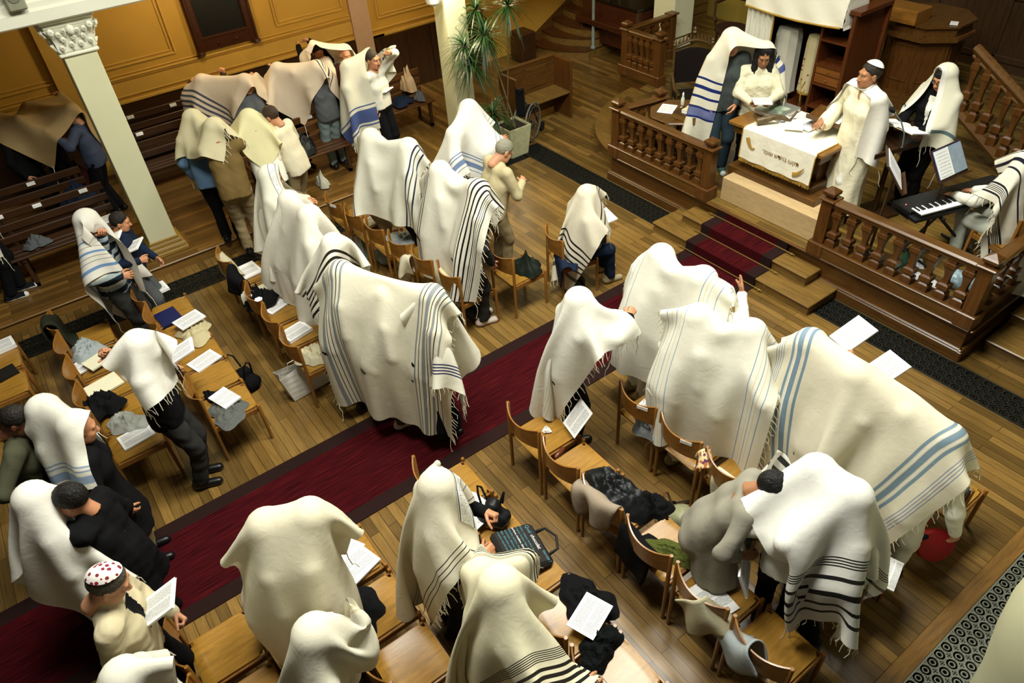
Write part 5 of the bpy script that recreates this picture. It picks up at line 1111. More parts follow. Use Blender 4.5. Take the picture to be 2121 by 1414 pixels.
# desk
def desk():
    x0, x1, y0, y1, zt = 6.86, 7.66, 3.96, 5.28, 1.30; cx, cy = (x0+x1)/2, (y0+y1)/2
    b = MB(); b.box((6.93, 4.40, .55), (.58, 1.36, .30), bev=.006); o = b.build('box_plinth', wood('pale plywood', 'c2a678', .5, 'Y', .6, .12)); tag(o, 'pale plywood box in front of the reading desk', 'box')
    t = thing('reading_desk', 'oak reading desk on the platform covered with a white cloth', 'desk', (cx, cy, PZ)); L = lambda x, y, z: (x-cx, y-cy, z-PZ)
    b = MB(); b.box(L(7.28, cy-.08, .53), (.95, 1.2, .26)); b.box(L(7.25, cy-.08, .72), (.86, 1.26, .12), bev=.01); b.box(L(7.27, cy-.08, .82), (.72, 1.02, .10), bev=.01); b.build('base', M_OAK, t)
    b = MB(); b.box(L(7.30, cy-.05, 1.05), (.5, .95, .40)); b.build('body', M_OAKZ, t)
    b = MB(); b.box(L(cx, cy, zt-.02), (x1-x0, y1-y0, .045), bev=.008); b.build('desk_top', wood('desk top', '8a5f28', .3, 'X'), t)
    b = MB(); b.box(L(cx, cy, zt-.09), (x1-x0-.1, y1-y0-.1, .10)); b.build('apron', M_OAK, t)
    # cloth
    c = thing('table_cloth', 'white cloth with gold fringe, two horns and gold lettering over the reading desk', 'cloth', (cx, 4.53, zt+.002)); w_ = 1.0
    u = np.linspace(0, 1, 40); P = []
    for s in np.linspace(-.5, .5, 44):
        row = []
        for k in u:
            dd = k*1.18                   # length from the far edge to the front hem
            if dd < .80: row.append((.40-dd, s*w_, .005+.0015*math.sin(s*40)))
            else:
                q = dd-.80; row.append((-.405-.02-.012*math.sin(s*22+1)*q*2-.05*q, s*w_*(1-.0*q), .004-q*.985))
        P.append(row)
    o = ply(np.array(P), .003).build('cloth', fabric('white table cloth', 'e8e4d0', .85, .3, 12), c, smooth=True)
    # gold lettering, horns and fringe on the front drop
    T = lambda y, z: (-.437-.05*(.0-z)*1.0+.0, y, z)
    word = ''.join(reversed('תקעו בחדש שופר')); Wm = plain('gold embroidery', '8a6a24', .6)
    tx = txt(word, .070, (-.449, .175, -.20), (PI/2, 0, -PI/2), Wm, c, 'embroidered_words')
    for y0_, z0_, sg in ((.40, -.09, 1), (-.43, -.24, -1)):
        m = MB(); pts = [(-.4445-.05*-(z0_-.0)*.9, y0_-(.12*k if sg > 0 else -.02-.13*(1-k)+.0), z0_-.11*math.sin(k*2.2 if sg > 0 else (1-k)*1.6)+(0 if sg > 0 else .05)) for k in np.linspace(0, 1, 10)]
        m.tube(pts, np.linspace(.030, .006, 10), 8); V = m.v[0]; V[:, 0] = -.447-.03 + (V[:, 0]-V[:, 0].mean())*.12+.05*(V[:, 2])*1.0+.028; m.build('horn_emblem', plain('gold horn', 'a8843c', .6), c, smooth=True)
    m = MB(); r_ = np.random.RandomState(3)
    m.box((-.428, 0, -.372), (.006, w_, .016))
    for k in range(240):
        y = -w_/2+w_*k/239; m.tube([(-.43, y, -.375), (-.434+r_.normal()*.003, y+r_.normal()*.003, -.42+r_.normal()*.004)], .0028, 4, cap=False)
    f = m.build('fringe', M_GOLD, c); f['kind'] = 'stuff'
    for s in (-1, 1): m = MB(); m.tube([(.40, s*w_/2, .006), (-.405, s*w_/2, .008), (-.43, s*w_/2, -.04), (-.44, s*w_/2, -.372)], .007, 6); m.build('gold_braid', M_GOLD, c)
    return zt
ZT = desk()
t = thing('book', 'large grey hardback with a landscape picture on the reading desk', 'book', (7.42, 5.02, ZT+.012), .0); b = MB(); b.box((0, 0, .025), (.40, .36, .046)); b.build('pages', M_PAGE, t); b = MB(); b.box((0, 0, .05), (.41, .37, .004)); b.box((0, 0, .001), (.41, .37, .004)); b.box((.203, 0, .025), (.005, .37, .05)); b.build('cover', plain('grey cover', '6e7066', .45), t)
tt = NT('landscape picture', .4); nz = tt.n('ShaderNodeTexNoise', i_Scale=7.0, i_Detail=4.0, i_Vector=tt.coord()); tt.col(tt.ramp(nz.outputs[0], [(.3, lin('2e4038')), (.5, lin('7a8a74')), (.7, lin('c8cdb8'))])); b = MB(); b.box((-.02, -.0, .0525), (.22, .26, .001)); b.build('picture', tt.m, t)
t = thing('ram_horn', 'curled brown ram horn lying on the white cloth of the desk', 'horn', (7.1, 4.86, ZT+.02)); m = MB()
m.tube([(-.13, .10, .03), (-.06, .04, .05), (.02, -.02, .075), (.11, -.09, .06), (.16, -.15, .02), (.20, -.13, .03), (.30, -.13, .10)], [.048, .042, .034, .028, .02, .015, .013], 14); m.build('horn', plain('horn', '5a4a2c', .4, 0, .4, 18), t, smooth=True)
for k, (x, y, rz, lb) in enumerate(((7.28, 4.72, .3, 'open papers under the ram horn on the desk'), (7.36, 4.50, -.1, 'open white booklet beside the small book rest'), (7.22, 4.62, .6, 'loose white sheet between the horn and the book rest'))):
    booklet((x, y, ZT+.012+.012*k), rz, lb, h=.01, spiral=False, mat=M_TEXT2)
t = thing('book_rest', 'small wooden book rest with two side supports on the desk', 'book rest', (7.42, 4.24, ZT+.004), 0.0); b = MB(); b.box((.02, 0, .165), (.26, .62, .016), bev=.003, rot=roty(-.25)); b.build('shelf', M_OAKX, t)
for s in (-1, 1): b = MB(); b.box((-.03, s*.20, .075), (.16, .03, .15), bev=.003); b.build('support', M_OAKZ, t)
b = MB(); b.box((-.11, 0, .145), (.016, .62, .05), bev=.003); b.build('ledge', M_OAKX, t)
booklet((7.45, 4.24, ZT+.185), 0, 'open booklet on the small book rest under the hands', tilt=(0, -.25, 0), mat=M_TEXT2, spiral=False)
mb = at(1868, 306, 1.40); t = thing('microphone', 'black gooseneck microphone beside the man in the white robe', 'microphone', tuple(mb)); m = MB(); m.lathe([(.03, 0), (.03, .012), (.01, .03)], (0, 0, 0), 14); m.build('base', M_BLACK, t, smooth=True)
m = MB(); m.tube([(0, 0, .02), (-.02, .01, .16), (-.08, .05, .30), (-.17, .12, .42)], .007, 8); m.build('gooseneck', M_GREY, t, smooth=True); m = MB(); m.tube([(-.16, .115, .41), (-.185, .13, .44), (-.205, .145, .455)], [.016, .032, .02], 12); m.build('foam_head', M_BLACK, t, smooth=True)
p0, p1 = at(1790, 303, 1.38), at(1928, 263, 1.38); c_ = (p0+p1)/2; t = thing('lectern', 'dark wooden lectern seen edge-on beside the microphone', 'lectern', (c_[0], c_[1], PZ), math.atan2((p1-p0)[1], (p1-p0)[0])); L_ = np.linalg.norm(p1-p0)
b = MB(); b.box((0, .0, .96), (L_, .34, .03), rot=rotx(.35), bev=.006); b.box((0, -.16, .925), (L_, .03, .06), bev=.006); b.build('desk', M_DARK, t)
b = MB(); b.tube([(0, .02, .05), (0, .02, .93)], .03, 10); b.build('column', M_DARKZ, t, smooth=True); b = MB(); b.box((0, .02, .025), (.42, .36, .05), bev=.01); b.build('base', M_DARK, t)
# man in the white robe
F_ROBE = fabric('white robe', 'e8e2c4', .8, .4, 10)
prb = P(1808, 128, 'man in a white robe and white skullcap behind the reading desk, looking aside', z0=PZ, yaw=2.75, h=1.80, lean=.05, headp=.0, heady=-.1, arms=((*at(1776, 262, 1.52), 0), (*at(1706, 246, 1.52), 0)), top=F_ROBE, kind='robe', bottom=F_WHT, shoes=S_BLK, hair=('short', '2a241c'), kip=fabric('white satin cap', 'f0eee6', .5, .1), face=True, hand=('flat', 'flat'), res=.012, sk=('olive', 'a8744e'), palm=((0, 0, -1), (0, 0, -1)), wide=1.08)
X = drape(.5, 1.9, (prb['head'][0]+.10, prb['head'][1]+.0, 1.95), 2.75, [c for c in prb['caps'][:-1]], seed=41, sp=.045, soft=[(.5, .5, (prb['head'][0]+.10, prb['head'][1]-.02, 1.88), .1)], bend=.05)
shawl(X, C_PW, 'white shawl laid over the shoulders of the man in the white robe', fringe=())
# teenager with glasses
pte = P(1962, 138, 'young person in a dark suit and glasses reading an open book under a white shawl', z0=PZ, yaw=2.95, h=1.66, headp=.35, arms=((.34, .12, 1.06), (.34, -.12, 1.06)), top=F_BLK, kind='jacket', vee=F_WHT, bottom=F_BLK, shoes=S_BLK, hair=('full', '14100e'), kip=F_WHT, face=True, glasses=True, hand=('grip', 'grip'), res=.009, sk=('light', 'b8805c'), palm=((0, 0, 1), (0, 0, 1)))
X = drape(.85, 1.9, (pte['head'][0]+.34, pte['head'][1]-.06, 2.1), 2.95, caps(pte), seed=42, bend=.06, thick=.03)
shawl(X, cloth_mat('shawl teen', 'dcd8c0', stripes=[(.10, .012, '5c7276'), (.16, .02, '5c7276'), (.22, .012, '5c7276'), (.9, .02, '5c7276')], weft=[(.965, .06, 'e8e6dc')]), 'white shawl with grey-green stripes over the head of the young person with glasses', fringe=(0, 1))
wq = (np.array(pte['wr'][0])+pte['wr'][1])/2
book(.46, .28, .02, (wq[0]-.12, wq[1]+.01, wq[2]+.05), 2.95-PI, M_CREAM, 'open book held by the young person with glasses', open_=True, tilt=(0, .25, 2.95-PI), pages=M_TEXT2)
# couple under a shawl
pcm = P(1519, 64, 'man in a grey shirt and jeans sharing a shawl with the woman beside him', z0=PZ, yaw=-2.2, h=1.80, headp=.25, arms=((.2, .1, 1.0), None), top=fabric('grey shirt', '3e4442'), bottom=F_JEAN, shoes=(S_TEAL, S_SOLE), hair=('short', '181210'), face=True, res=.012, kip=F_BLK, sk=('light', 'b8805c'))
pcw = P(1586, 92, 'woman with long dark hair in a cream sweater reading under the shared shawl', z0=PZ, yaw=-2.35, h=1.66, headp=.45, arms=((.30, .10, 1.08), (.30, -.10, 1.08)), top=fabric('cream sweater', 'd8d2b4', .9, .5, 22), bottom=F_BLK, shoes=fabric('maroon canvas', '3a1416'), hair=('long', '0e0a0a'), face=True, hand=('grip', 'grip'), res=.012, sk=('tan', '9a6a48'), wide=1.12, palm=((0, 0, 1), (0, 0, 1)))
C_RB = cloth_mat('shawl royal bands', 'e4dfc8', stripes=[(.14, .05, '6a74a0'), (.165, .010, '1c2a6c'), (.115, .010, '1c2a6c'), (.215, .012, '1c2a6c'), (.26, .016, '1c2a6c'), (.30, .010, '1c2a6c'), (.80, .02, '1c2a6c'), (.85, .03, '4a5690'), (.76, .012, '1c2a6c')])
cc = (np.array(pcm['head'])+pcw['head'])/2
ex_ = np.array([math.cos(-2.3), math.sin(-2.3)]); ey_ = np.array([-ex_[1], ex_[0]])
X = drape(.8, 2.5, (cc[0]-ex_[0]*.20-ey_[0]*.25, cc[1]-ex_[1]*.20-ey_[1]*.25, 2.32), -2.3, caps(pcm, pcw), seed=43, bend=.08)
shawl(X, C_RB, 'cream shawl with royal blue bands shared by the couple on the platform', flen=.12)
wq = (np.array(pcw['wr'][0])+pcw['wr'][1])/2
booklet((wq[0]-.09, wq[1]-.09, wq[2]+.06), -2.35, 'white booklet held by the woman in the cream sweater', tilt=(0, -.15, -2.35), spiral=False)
# ornate armchair, small table
def ornate():
    t = thing('armchair', 'ornate carved armchair with dark upholstery beside the couple', 'armchair', (8.08, 6.92, PZ), -2.2); t.scale = (.9, .9, .80)
    g = plain('carved gilt wood', '4e3a1c', .4, .1, .3, 40); dk = fabric('dark upholstery', '1c1612')
    b = MB(); b.box((0, 0, .44), (.56, .58, .12), bev=.03); b.build('seat', dk, t)
    P = [[(-.27-.03*math.cos(s*1.5), s*.27, .62+z*.56+.05*math.cos(s*1.6)*z) for s in np.linspace(-1, 1, 9)] for z in np.linspace(0, 1, 8)]; ply(np.array(P), .05).build('backrest', dk, t, smooth=True)
    for s in (-1, 1):
        b = MB(); b.tube([(-.26, s*.30, 0), (-.27, s*.30, .45), (-.30, s*.30, 1.28)], [.025, .03, .022], 10); b.lathe([(.02, 0), (.035, .03), (.02, .06), (.03, .08), (.004, .12)], (-.30, s*.30, 1.27), 10); b.build('back_post', g, t, smooth=True)
        b = MB(); b.tube([(.25, s*.29, 0), (.24, s*.29, .2), (.27, s*.30, .42), (.26, s*.31, .58), (.30, s*.31, .66)], [.025, .03, .03, .022, .03], 10); b.build('leg', g, t, smooth=True)
        b = MB(); b.tube([(-.28, s*.31, .80), (-.1, s*.32, .72), (.12, s*.33, .66), (.30, s*.32, .69)], .025, 10); b.build('armrest', g, t, smooth=True)
    b = MB(); b.tube([(-.31, y, 1.24+.12*math.cos(y*5)) for y in np.linspace(-.29, .29, 15)], .028, 8)
    for k in range(9): y = -.24+.06*k; b.tube([(-.31, y, 1.28+.1*math.cos(y*5)), (-.32, y*.9, 1.34+.13*math.cos(y*5))], [.022, .01], 6)
    b.lathe([(.02, 0), (.04, .04), (.02, .07), (.03, .1), (.004, .14)], (-.31, 0, 1.46), 10); b.build('carved_crest', g, t, smooth=True)
ornate()
t = thing('small_table', 'small round-cornered wooden table by the left balustrade with papers on it', 'table', (6.98, 6.16, PZ)); b = MB(); b.lathe([(.40, .0), (.42, .015), (.40, .03)], (0, 0, .68), 8); b.build('table_top', M_OAKX, t)
for k in range(4): a = PI/4+k*PI/2; b = MB(); b.tube([(.28*math.cos(a), .28*math.sin(a), 0), (.27*math.cos(a), .27*math.sin(a), .69)], .02, 8); b.build('leg', M_OAKZ, t, smooth=True)
ZS = PZ+.712
t = thing('box', 'flat wooden box with a brown lid on the small table', 'box', (6.88, 5.92, ZS), .1); b = MB(); b.box((0, 0, .04), (.24, .34, .08), bev=.004); b.build('box_body', M_STEP, t); b = MB(); b.box((0, 0, .084), (.24, .34, .01), bev=.002); b.build('lid', M_DARK, t)
book(.22, .15, .04, (6.88, 5.88, ZS+.09), .1, plain('cream cover', 'd8d0a0', .5), 'cream coloured book on the flat wooden box')
booklet((6.90, 6.32, ZS+.002), .5, 'white sheet lying at the left edge of the small table', spiral=False, h=.006)
booklet((7.10, 6.05, ZS+.002), -.4, 'white papers with blue edges behind the wooden box', spiral=False, h=.03, mat=M_TEXT2)
t = thing('bottle', 'small clear spray bottle on the small table', 'bottle', (7.14, 6.28, ZS)); b = MB(); b.lathe([(.022, 0), (.024, .01), (.024, .09), (.012, .115), (.011, .13)], (0, 0, 0), 12); b.build('body', plain('clear plastic', 'c8ccb8', .15), t, smooth=True); b = MB(); b.lathe([(.012, .13), (.012, .155), (.006, .16), (.006, .17)], (0, 0, 0), 10); b.build('cap', M_WHITE, t, smooth=True)
# second chair behind
t = thing('curved_armchair', 'dark curved-back armchair behind the couple near the far column', 'armchair', (10.55, 8.35, PZ), -2.2); 
b = MB(); b.lathe([(.26, .40), (.28, .43), (.27, .48)], (0, 0, 0), 16); b.build('seat', fabric('brown seat', '3a2416'), t, smooth=True)
b = MB(); b.tube([(.22, -.33, .66), (.10, -.34, .72), (-.12, -.28, .86), (-.26, 0, .92), (-.12, .28, .86), (.10, .34, .72), (.22, .33, .66), (.26, .30, .70)], [.03, .025, .03, .05, .03, .025, .03, .02], 10); b.build('backrest', M_DARK, t, smooth=True)
for x, y in ((.2, .22), (.2, -.22), (-.2, .2), (-.2, -.2)): b = MB(); b.tube([(x, y, 0), (x*.9, y*.9, .42)], [.015, .025], 8); b.build('leg', M_DARKZ, t, smooth=True)
for s in (-1, 1): b = MB(); b.tube([(.1, s*.25, .45), (.05, s*.3, .58), (.1, s*.34, .72)], .018, 8); b.build('arm_support', M_DARK, t, smooth=True)
# ark with canopy cloth, curtain, scrolls, shelves
def ark():
    x0, ya, yb, z0 = 9.25, 5.30, 6.95, PZ
    t = thing('ark_cabinet', 'tall reddish wooden cabinet with open shelves and two small drawers', 'cabinet', (x0+.35, 6.1, z0)); mm = wood('cabinet mahogany', '5a2e14', .3, 'Z'); L = lambda x, y, z: (x-x0-.35, y-6.1, z-z0)
    b = MB(); b.box(L(9.62, 5.36, 1.2), (.74, .05, 1.6)); b.box(L(9.6, 6.93, 1.2), (.7, .05, 1.6)); b.box(L(9.97, 6.1, 1.2), (.04, 1.62, 1.6)); b.box(L(9.6, 6.1, 1.98), (.74, 1.65, .05)); b.box(L(9.6, 6.1, .44), (.72, 1.62, .06)); b.box(L(9.62, 5.80, 1.2), (.70, .03, 1.55)); b.build('case', mm, t)
    for z in (.62, .95, 1.22, 1.55): b = MB(); b.box(L(9.6, 5.58, z), (.68, .42, .025)); b.build('shelf', mm, t)
    for z in (1.03, 1.155):
        b = MB(); b.box(L(9.29, 5.58, z), (.03, .40, .115), bev=.004); d = b.build('drawer', wood('drawer', '7a4a1e', .3, 'Y'), t); b = MB(); b.lathe([(.006, 0), (.014, .012), (.010, .024)], (0, 0, 0), 8); k_ = b.build('knob', M_BRASS, d, smooth=True); k_.location = L(9.27, 5.58, z); k_.rotation_euler = (0, -PI/2, 0)
    # curtain
    c = thing('ark_curtain', 'gathered white curtain with gold edge at the left side of the cabinet', 'curtain', (9.22, 6.75, z0))
    ys = np.linspace(-.20, .26, 60); P = [[(-.02+.025*math.sin(y*70)+.01*math.sin(y*31), y, z) for z in np.linspace(.05, 1.62, 12)] for y in ys]; ply(np.array(P), .004).build('fabric', fabric('curtain white', 'dedccb', .8), c, smooth=True)
    b = MB(); b.box((-.03, -.205, .83), (.02, .02, 1.55)); b.build('gold_edge', M_GOLD, c)
    # canopy
    c = thing('ark_canopy', 'white swagged canopy cloth with a gold band over the cabinet', 'canopy', (9.2, 6.24, 1.88))
    P = []
    for s in np.linspace(-.80, .80, 50):
        row = []; k = (s+.8)/1.6
        for q in np.linspace(0, 1, 26):
            dd = q*.95
            if dd < .5: row.append((.50-dd-.02, s, .30+.004*math.sin(s*20)))
            else: w_ = dd-.5; row.append((-.03-.05*w_+.015*math.sin(s*13+w_*9)*w_*2, s, .30-w_*(.85+.12*math.sin(k*PI))))
        P.append(row)
    ply(np.array(P), .006).build('cloth', fabric('canopy white', 'eae7d4', .8, .3, 8), c, smooth=True)
    b = MB(); b.tube([(-.066+.005*math.sin(s*13), s, -.085-.04*math.sin((s+.8)/1.6*PI)) for s in np.linspace(-.77, .78, 40)], .014, 6); b.build('gold_band', M_GOLD, c, smooth=True)
    P = [[(  .46*k-.03, -.80-.01*math.sin(z*20), .30-z*.42) for k in np.linspace(0, 1, 8)] for z in np.linspace(0, 1, 8)]; ply(np.array(P), .006).build('side_drop', MATS['canopy white'], c, smooth=True)
    tx = txt(''.join(reversed('דע לפני מי אתה עומד')), .07, (-.055, .50, .20), (PI/2, 0, -PI/2), M_GOLD, c, 'gold_lettering')
    # scrolls
    for y, r, h0, h1, lb, cl in ((6.45, .17, .62, 1.52, 'large scroll in a white mantle with a star emblem', 'c2c0b0'), (6.00, .115, .72, 1.50, 'smaller scroll in a cream mantle embroidered with red fruit', 'c4b890')):
        s_ = thing('scroll', lb, 'scroll', (9.5, y, z0+.07), 0, 'scrolls in the cabinet'); z = lambda a: a-z0-.07
        b = MB(); b.lathe([(r*1.08+.012*math.sin(0), z(h0)), (r*1.0, z(h0+.2)), (r*.96, z(h1-.1)), (r*.85, z(h1)), (r*.3, z(h1+.02))], (0, 0, 0), 28); V = b.v[0]
        a_ = np.arctan2(V[:, 1], V[:, 0]); V[:, 0] *= 1+.05*np.sin(a_*9); V[:, 1] *= 1.15*(1+.05*np.sin(a_*9)); b.build('mantle', fabric('mantle '+cl, cl, .8), s_, smooth=True)
        b = MB(); b.lathe([(r*1.11, z(h0)-.03), (r*1.12, z(h0)+.01)], (0, 0, 0), 28, cap=False); b.build('fringe', M_GOLD, s_)
        for k in (-1, 1):
            b = MB(); b.tube([(0, k*r*.5, .0), (0, k*r*.5, z(h0)+.05)], .022, 10); b.build('roller', M_STEP, s_, smooth=True)
        if r > .15:
            b = MB(); 
            for w_ in (0, PI): b.tube([(-r*1.0-.012, .04+.075*math.sin(w_+k*2*PI/3), z(1.12)+.075*math.cos(w_+k*2*PI/3)) for k in range(4)], .006, 5)
            b.tube([(-r-.012, .09, z(1.42)), (-r-.02, .07, z(1.2))], .004, 5); b.build('star_emblem', plain('dull gold', '5a5230', .5), s_)
        else:
            b = MB(); rr = np.random.RandomState(4)
            for k in range(7): yy, zz = rr.uniform(-.09, .09), rr.uniform(.35, .72); b.lathe([(.001, -.013), (.011, -.006), (.013, 0), (.011, .006), (.001, .013)], (-math.sqrt(max(.0001, r*r*.92-(yy/1.15)**2))-.005, yy, zz), 8)
            b.build('red_fruit', plain('crimson', '7a1826', .5), s_, smooth=True)
            b = MB(); b.tube([(-r-.004, .0, .12), (-r-.006, .01, .3), (-r-.005, -.03, .42)], .008, 6); b.tube([(-r-.006, .01, .3), (-r-.003, .05, .45)], .006, 6); b.tube([(-r-.004, .0, .2), (-r-.003, -.05, .3)], .006, 6); b.build('tree_embroidery', M_GOLD, s_)
ark()
t = thing('storage_drum', 'black drum with a red rim on top of the cabinet', 'drum', (9.85, 5.72, 2.06)); b = MB(); b.lathe([(.17, 0), (.19, .05), (.20, .2), (.20, .26)], (0, 0, 0), 24); b.build('drum', M_BLACK, t, smooth=True); b = MB(); b.lathe([(.205, .25), (.205, .28), (.17, .285), (.15, .27)], (0, 0, 0), 24, cap=False); b.build('rim', plain('red plastic', 'b82418', .4), t, smooth=True); b = MB(); b.box((-.2, .03, .15), (.008, .06, .05)); b.build('sticker', M_WHITE, t)
# ---------------------------------------------------------------- keyboard corner
def keyboard():
    a = 1.30; t = thing('electric_piano', 'black electric piano with white keys on a folding stand', 'piano', (7.30, 2.83, PZ), 0)
    p0, p1 = at(1878, 433, 1.10), at(2010, 398, 1.10)
    d = (p1-p0)[:2]; yaw = math.atan2(d[1], d[0]); t.rotation_euler = (0, 0, yaw); c = (p0+p1)/2; L = 1.30
    cen = p0[:2] + np.array([math.cos(yaw), math.sin(yaw)])*(L/2-.02); t.location = (cen[0], cen[1], PZ); z = .70
    b = MB(); b.box((0, .06, z-.04), (L, .26, .10), bev=.012); b.box((0, -.02, z-.055), (L, .30, .05), bev=.01); b.build('case', plain('piano black', '15171a', .4), t)
    b = MB(); b.box((.0, -.095, z-.005), (L-.1, .14, .03)); b.build('key_bed', M_BLACK, t)
    n = 52; kw = (L-.10)/n
    for k in range(n):
        b = MB(); b.box((-L/2+.05+kw*(k+.5), -.098, z+.012), (kw*.93, .145, .016), bev=.002); b.build('white_key', M_WHITE, t)
    b = MB()
    for k in range(n-1):
        if k % 7 in (1, 4): continue
        b = MB(); b.box((-L/2+.05+kw*(k+1), -.066, z+.026), (kw*.55, .09, .016), bev=.002); b.build('black_key', M_BLACK, t)
    m = NT('red led'); m.b.inputs['Emission Color'].default_value = (1, .02, .02, 1); m.b.inputs['Emission Strength'].default_value = 6; b = MB(); b.lathe([(.006, 0), (.005, .004)], (-L/2+.06, .06, z+.012), 8); b.build('power_light', m.m, t)
    for s in (-1, 1):
        b = MB(); b.tube([(-.30, s*.17, .02), (.30, s*.17, z-.1)], .016, 8) if s > 0 else b.tube([(.30, -.12, .02), (-.30, -.12, z-.1)], .016, 8); b.build('stand_leg', M_BLACK, t, smooth=True)
    for x, zz in ((-.3, .02), (.3, .02), (-.3, z-.1), (.3, z-.1)): b = MB(); b.tube([(x, -.2, zz), (x, .24, zz)], .014, 8); b.build('stand_foot', M_BLACK, t, smooth=True)
    return yaw, cen
KY, KC = keyboard()
def stand(pc, w_, h_, yaw, label, sheets, tilt=.95, z=None):
    t = thing('music_stand', label, 'music stand', (pc[0], pc[1], PZ), yaw); zc = pc[2]-PZ
    b = MB(); b.tube([(0, 0, .08), (-.02, 0, zc-.05)], .016, 8); b.build('pole', M_DARKZ, t, smooth=True)
    for k in range(3): a = k*2*PI/3; b = MB(); b.tube([(0, 0, .14), (.26*math.cos(a), .26*math.sin(a), .015)], .014, 8); b.build('foot', M_DARK, t, smooth=True)
    Rm = roty(-tilt); b = MB(); b.box(np.array([.0, 0, zc]), (h_, w_, .014), rot=Rm, bev=.004); b.box(Rm @ np.array([-h_/2, 0, .02])+(0, 0, zc), (.012, w_, .05), rot=Rm); b.build('desk', M_DARK, t)
    return t, Rm, zc
ms1 = at(1852, 352, 1.50)
yw = math.atan2(ms1[1]-2.2, ms1[0]-6.8)
def facing(p, q): return math.atan2(p[1]-q[1], p[0]-q[0])
KP = np.array([7.18, 2.18])
y1_ = facing(ms1, KP)+.15; t1, Rm, zc = stand(ms1, .46, .36, y1_, 'dark wooden music stand with an open white booklet, left of the piano', 1)
def sheet(pc, Rm, yaw, off, w_, h_, mat, label, nm='sheet_music', th=.006):
    c = np.array(pc)+rotz(yaw) @ (Rm @ np.array(off)); b = MB(); b.box((0, 0, 0), (h_, w_, th)); o = b.build(nm, mat); o.matrix_world = Matrix.Translation(c.tolist()) @ Matrix(((rotz(yaw) @ Rm)).tolist()).to_4x4(); return tag(o, label, 'sheet music')
sheet(ms1, Rm, y1_, (0.01, 0, .014), .40, .28, M_TEXT2, 'open white booklet on the left music stand', 'booklet')
ms2 = at(1966, 335, 1.50); y2_ = facing(ms2, KP)+.05; t2, Rm2, zc = stand(ms2, .46, .34, y2_, 'dark music stand with a blue folder of sheet music behind the piano', 1)
def music_mat():
    t = NT('music page', .6); tc = t.n('ShaderNodeTexCoord'); s = t.n('ShaderNodeSeparateXYZ'); t.l(tc.outputs['Object'], s.inputs[0])
    x, y = s.outputs[0], s.outputs[1]; f = t.math('FRACT', t.math('MULTIPLY', x, 30.)); band = t.math('LESS_THAN', f, .5); ln = t.math('LESS_THAN', t.math('FRACT', t.math('MULTIPLY', f, 10.)), .3)
    nz = t.n('ShaderNodeTexNoise', i_Scale=120.0, i_Vector=t.coord()); nt = t.math('GREATER_THAN', nz.outputs[0], .62)
    m = t.math('MULTIPLY', t.math('MULTIPLY', band, t.math('MAXIMUM', ln, nt)), t.math('LESS_THAN', t.math('ABSOLUTE', y), .085)); t.col(t.mix(t.math('MULTIPLY', m, .7), lin('eceeea'), lin('303438'))); return t.m
sheet(ms2, Rm2, y2_, (0.01, -.0, .012), .44, .30, plain('blue folder', '1a2a5c', .4), 'blue plastic folder on the music stand behind the piano', 'folder', .004)
sheet(ms2, Rm2, y2_, (0.01, .10, .017), .215, .285, music_mat(), 'sheet of printed music on the left side of the blue folder')
sheet(ms2, Rm2, y2_, (0.01, -.11, .0165), .20, .285, plain('clear sleeve', '8a9aa8', .3), 'empty clear sleeve on the right side of the blue folder', 'plastic_sleeve')
# keyboard player
kyw = KY+PI/2; kc = KC-np.array([math.cos(kyw), math.sin(kyw)])*.50+np.array([math.cos(KY), math.sin(KY)])*.22
chair('K2', 0, 0, 'beech chair on the platform under the keyboard player', 'beech chairs on the platform', rz=kyw, z=PZ)
CHAIRS['K2'].location = (kc[0]-.02*math.cos(kyw), kc[1]-.02*math.sin(kyw), PZ)
pk = person('keyboard player in white clothes seated under a white shawl with navy stripes', (kc[0], kc[1], PZ), kyw, h=1.70, sit=.52, lean=.12, headp=.25, arms=((.46, .30, .745), (.46, .05, .745)), top=fabric('white blouse', 'd6d6c8', .8, .4, 14), kind='jacket', bottom=fabric('pale trousers', 'b8bcae'), shoes=fabric('white canvas', 'ccc8bc'), hair=('short', '2a2018'), hand=('keys', 'keys'), palm=((0, 0, -1), (0, 0, -1)), foot=(-.05, .05))
exk = np.array([math.cos(kyw), math.sin(kyw), 0])
eyk = np.array([-exk[1], exk[0], 0])
X = drape(1.7, 1.9, tuple(np.array(pk['head'])*np.array([1, 1, 0])-exk*.50-eyk*.38+np.array([0, 0, 2.0])), kyw, caps(pk), seed=44, zfloor=PZ+.05)
C_NB = cloth_mat('shawl navy stripes', 'e6e0cc', stripes=[(o_+sg_*a, w_, '15152a') for o_, sg_ in ((.04, 1), (.96, -1)) for a, w_ in ((0, .010), (.014, .004), (.022, .004), (.030, .004), (.038, .004), (.050, .010), (.14, .010), (.185, .018), (.23, .010))])
shawl(X, C_NB, 'white shawl with many navy stripes over the seated keyboard player')
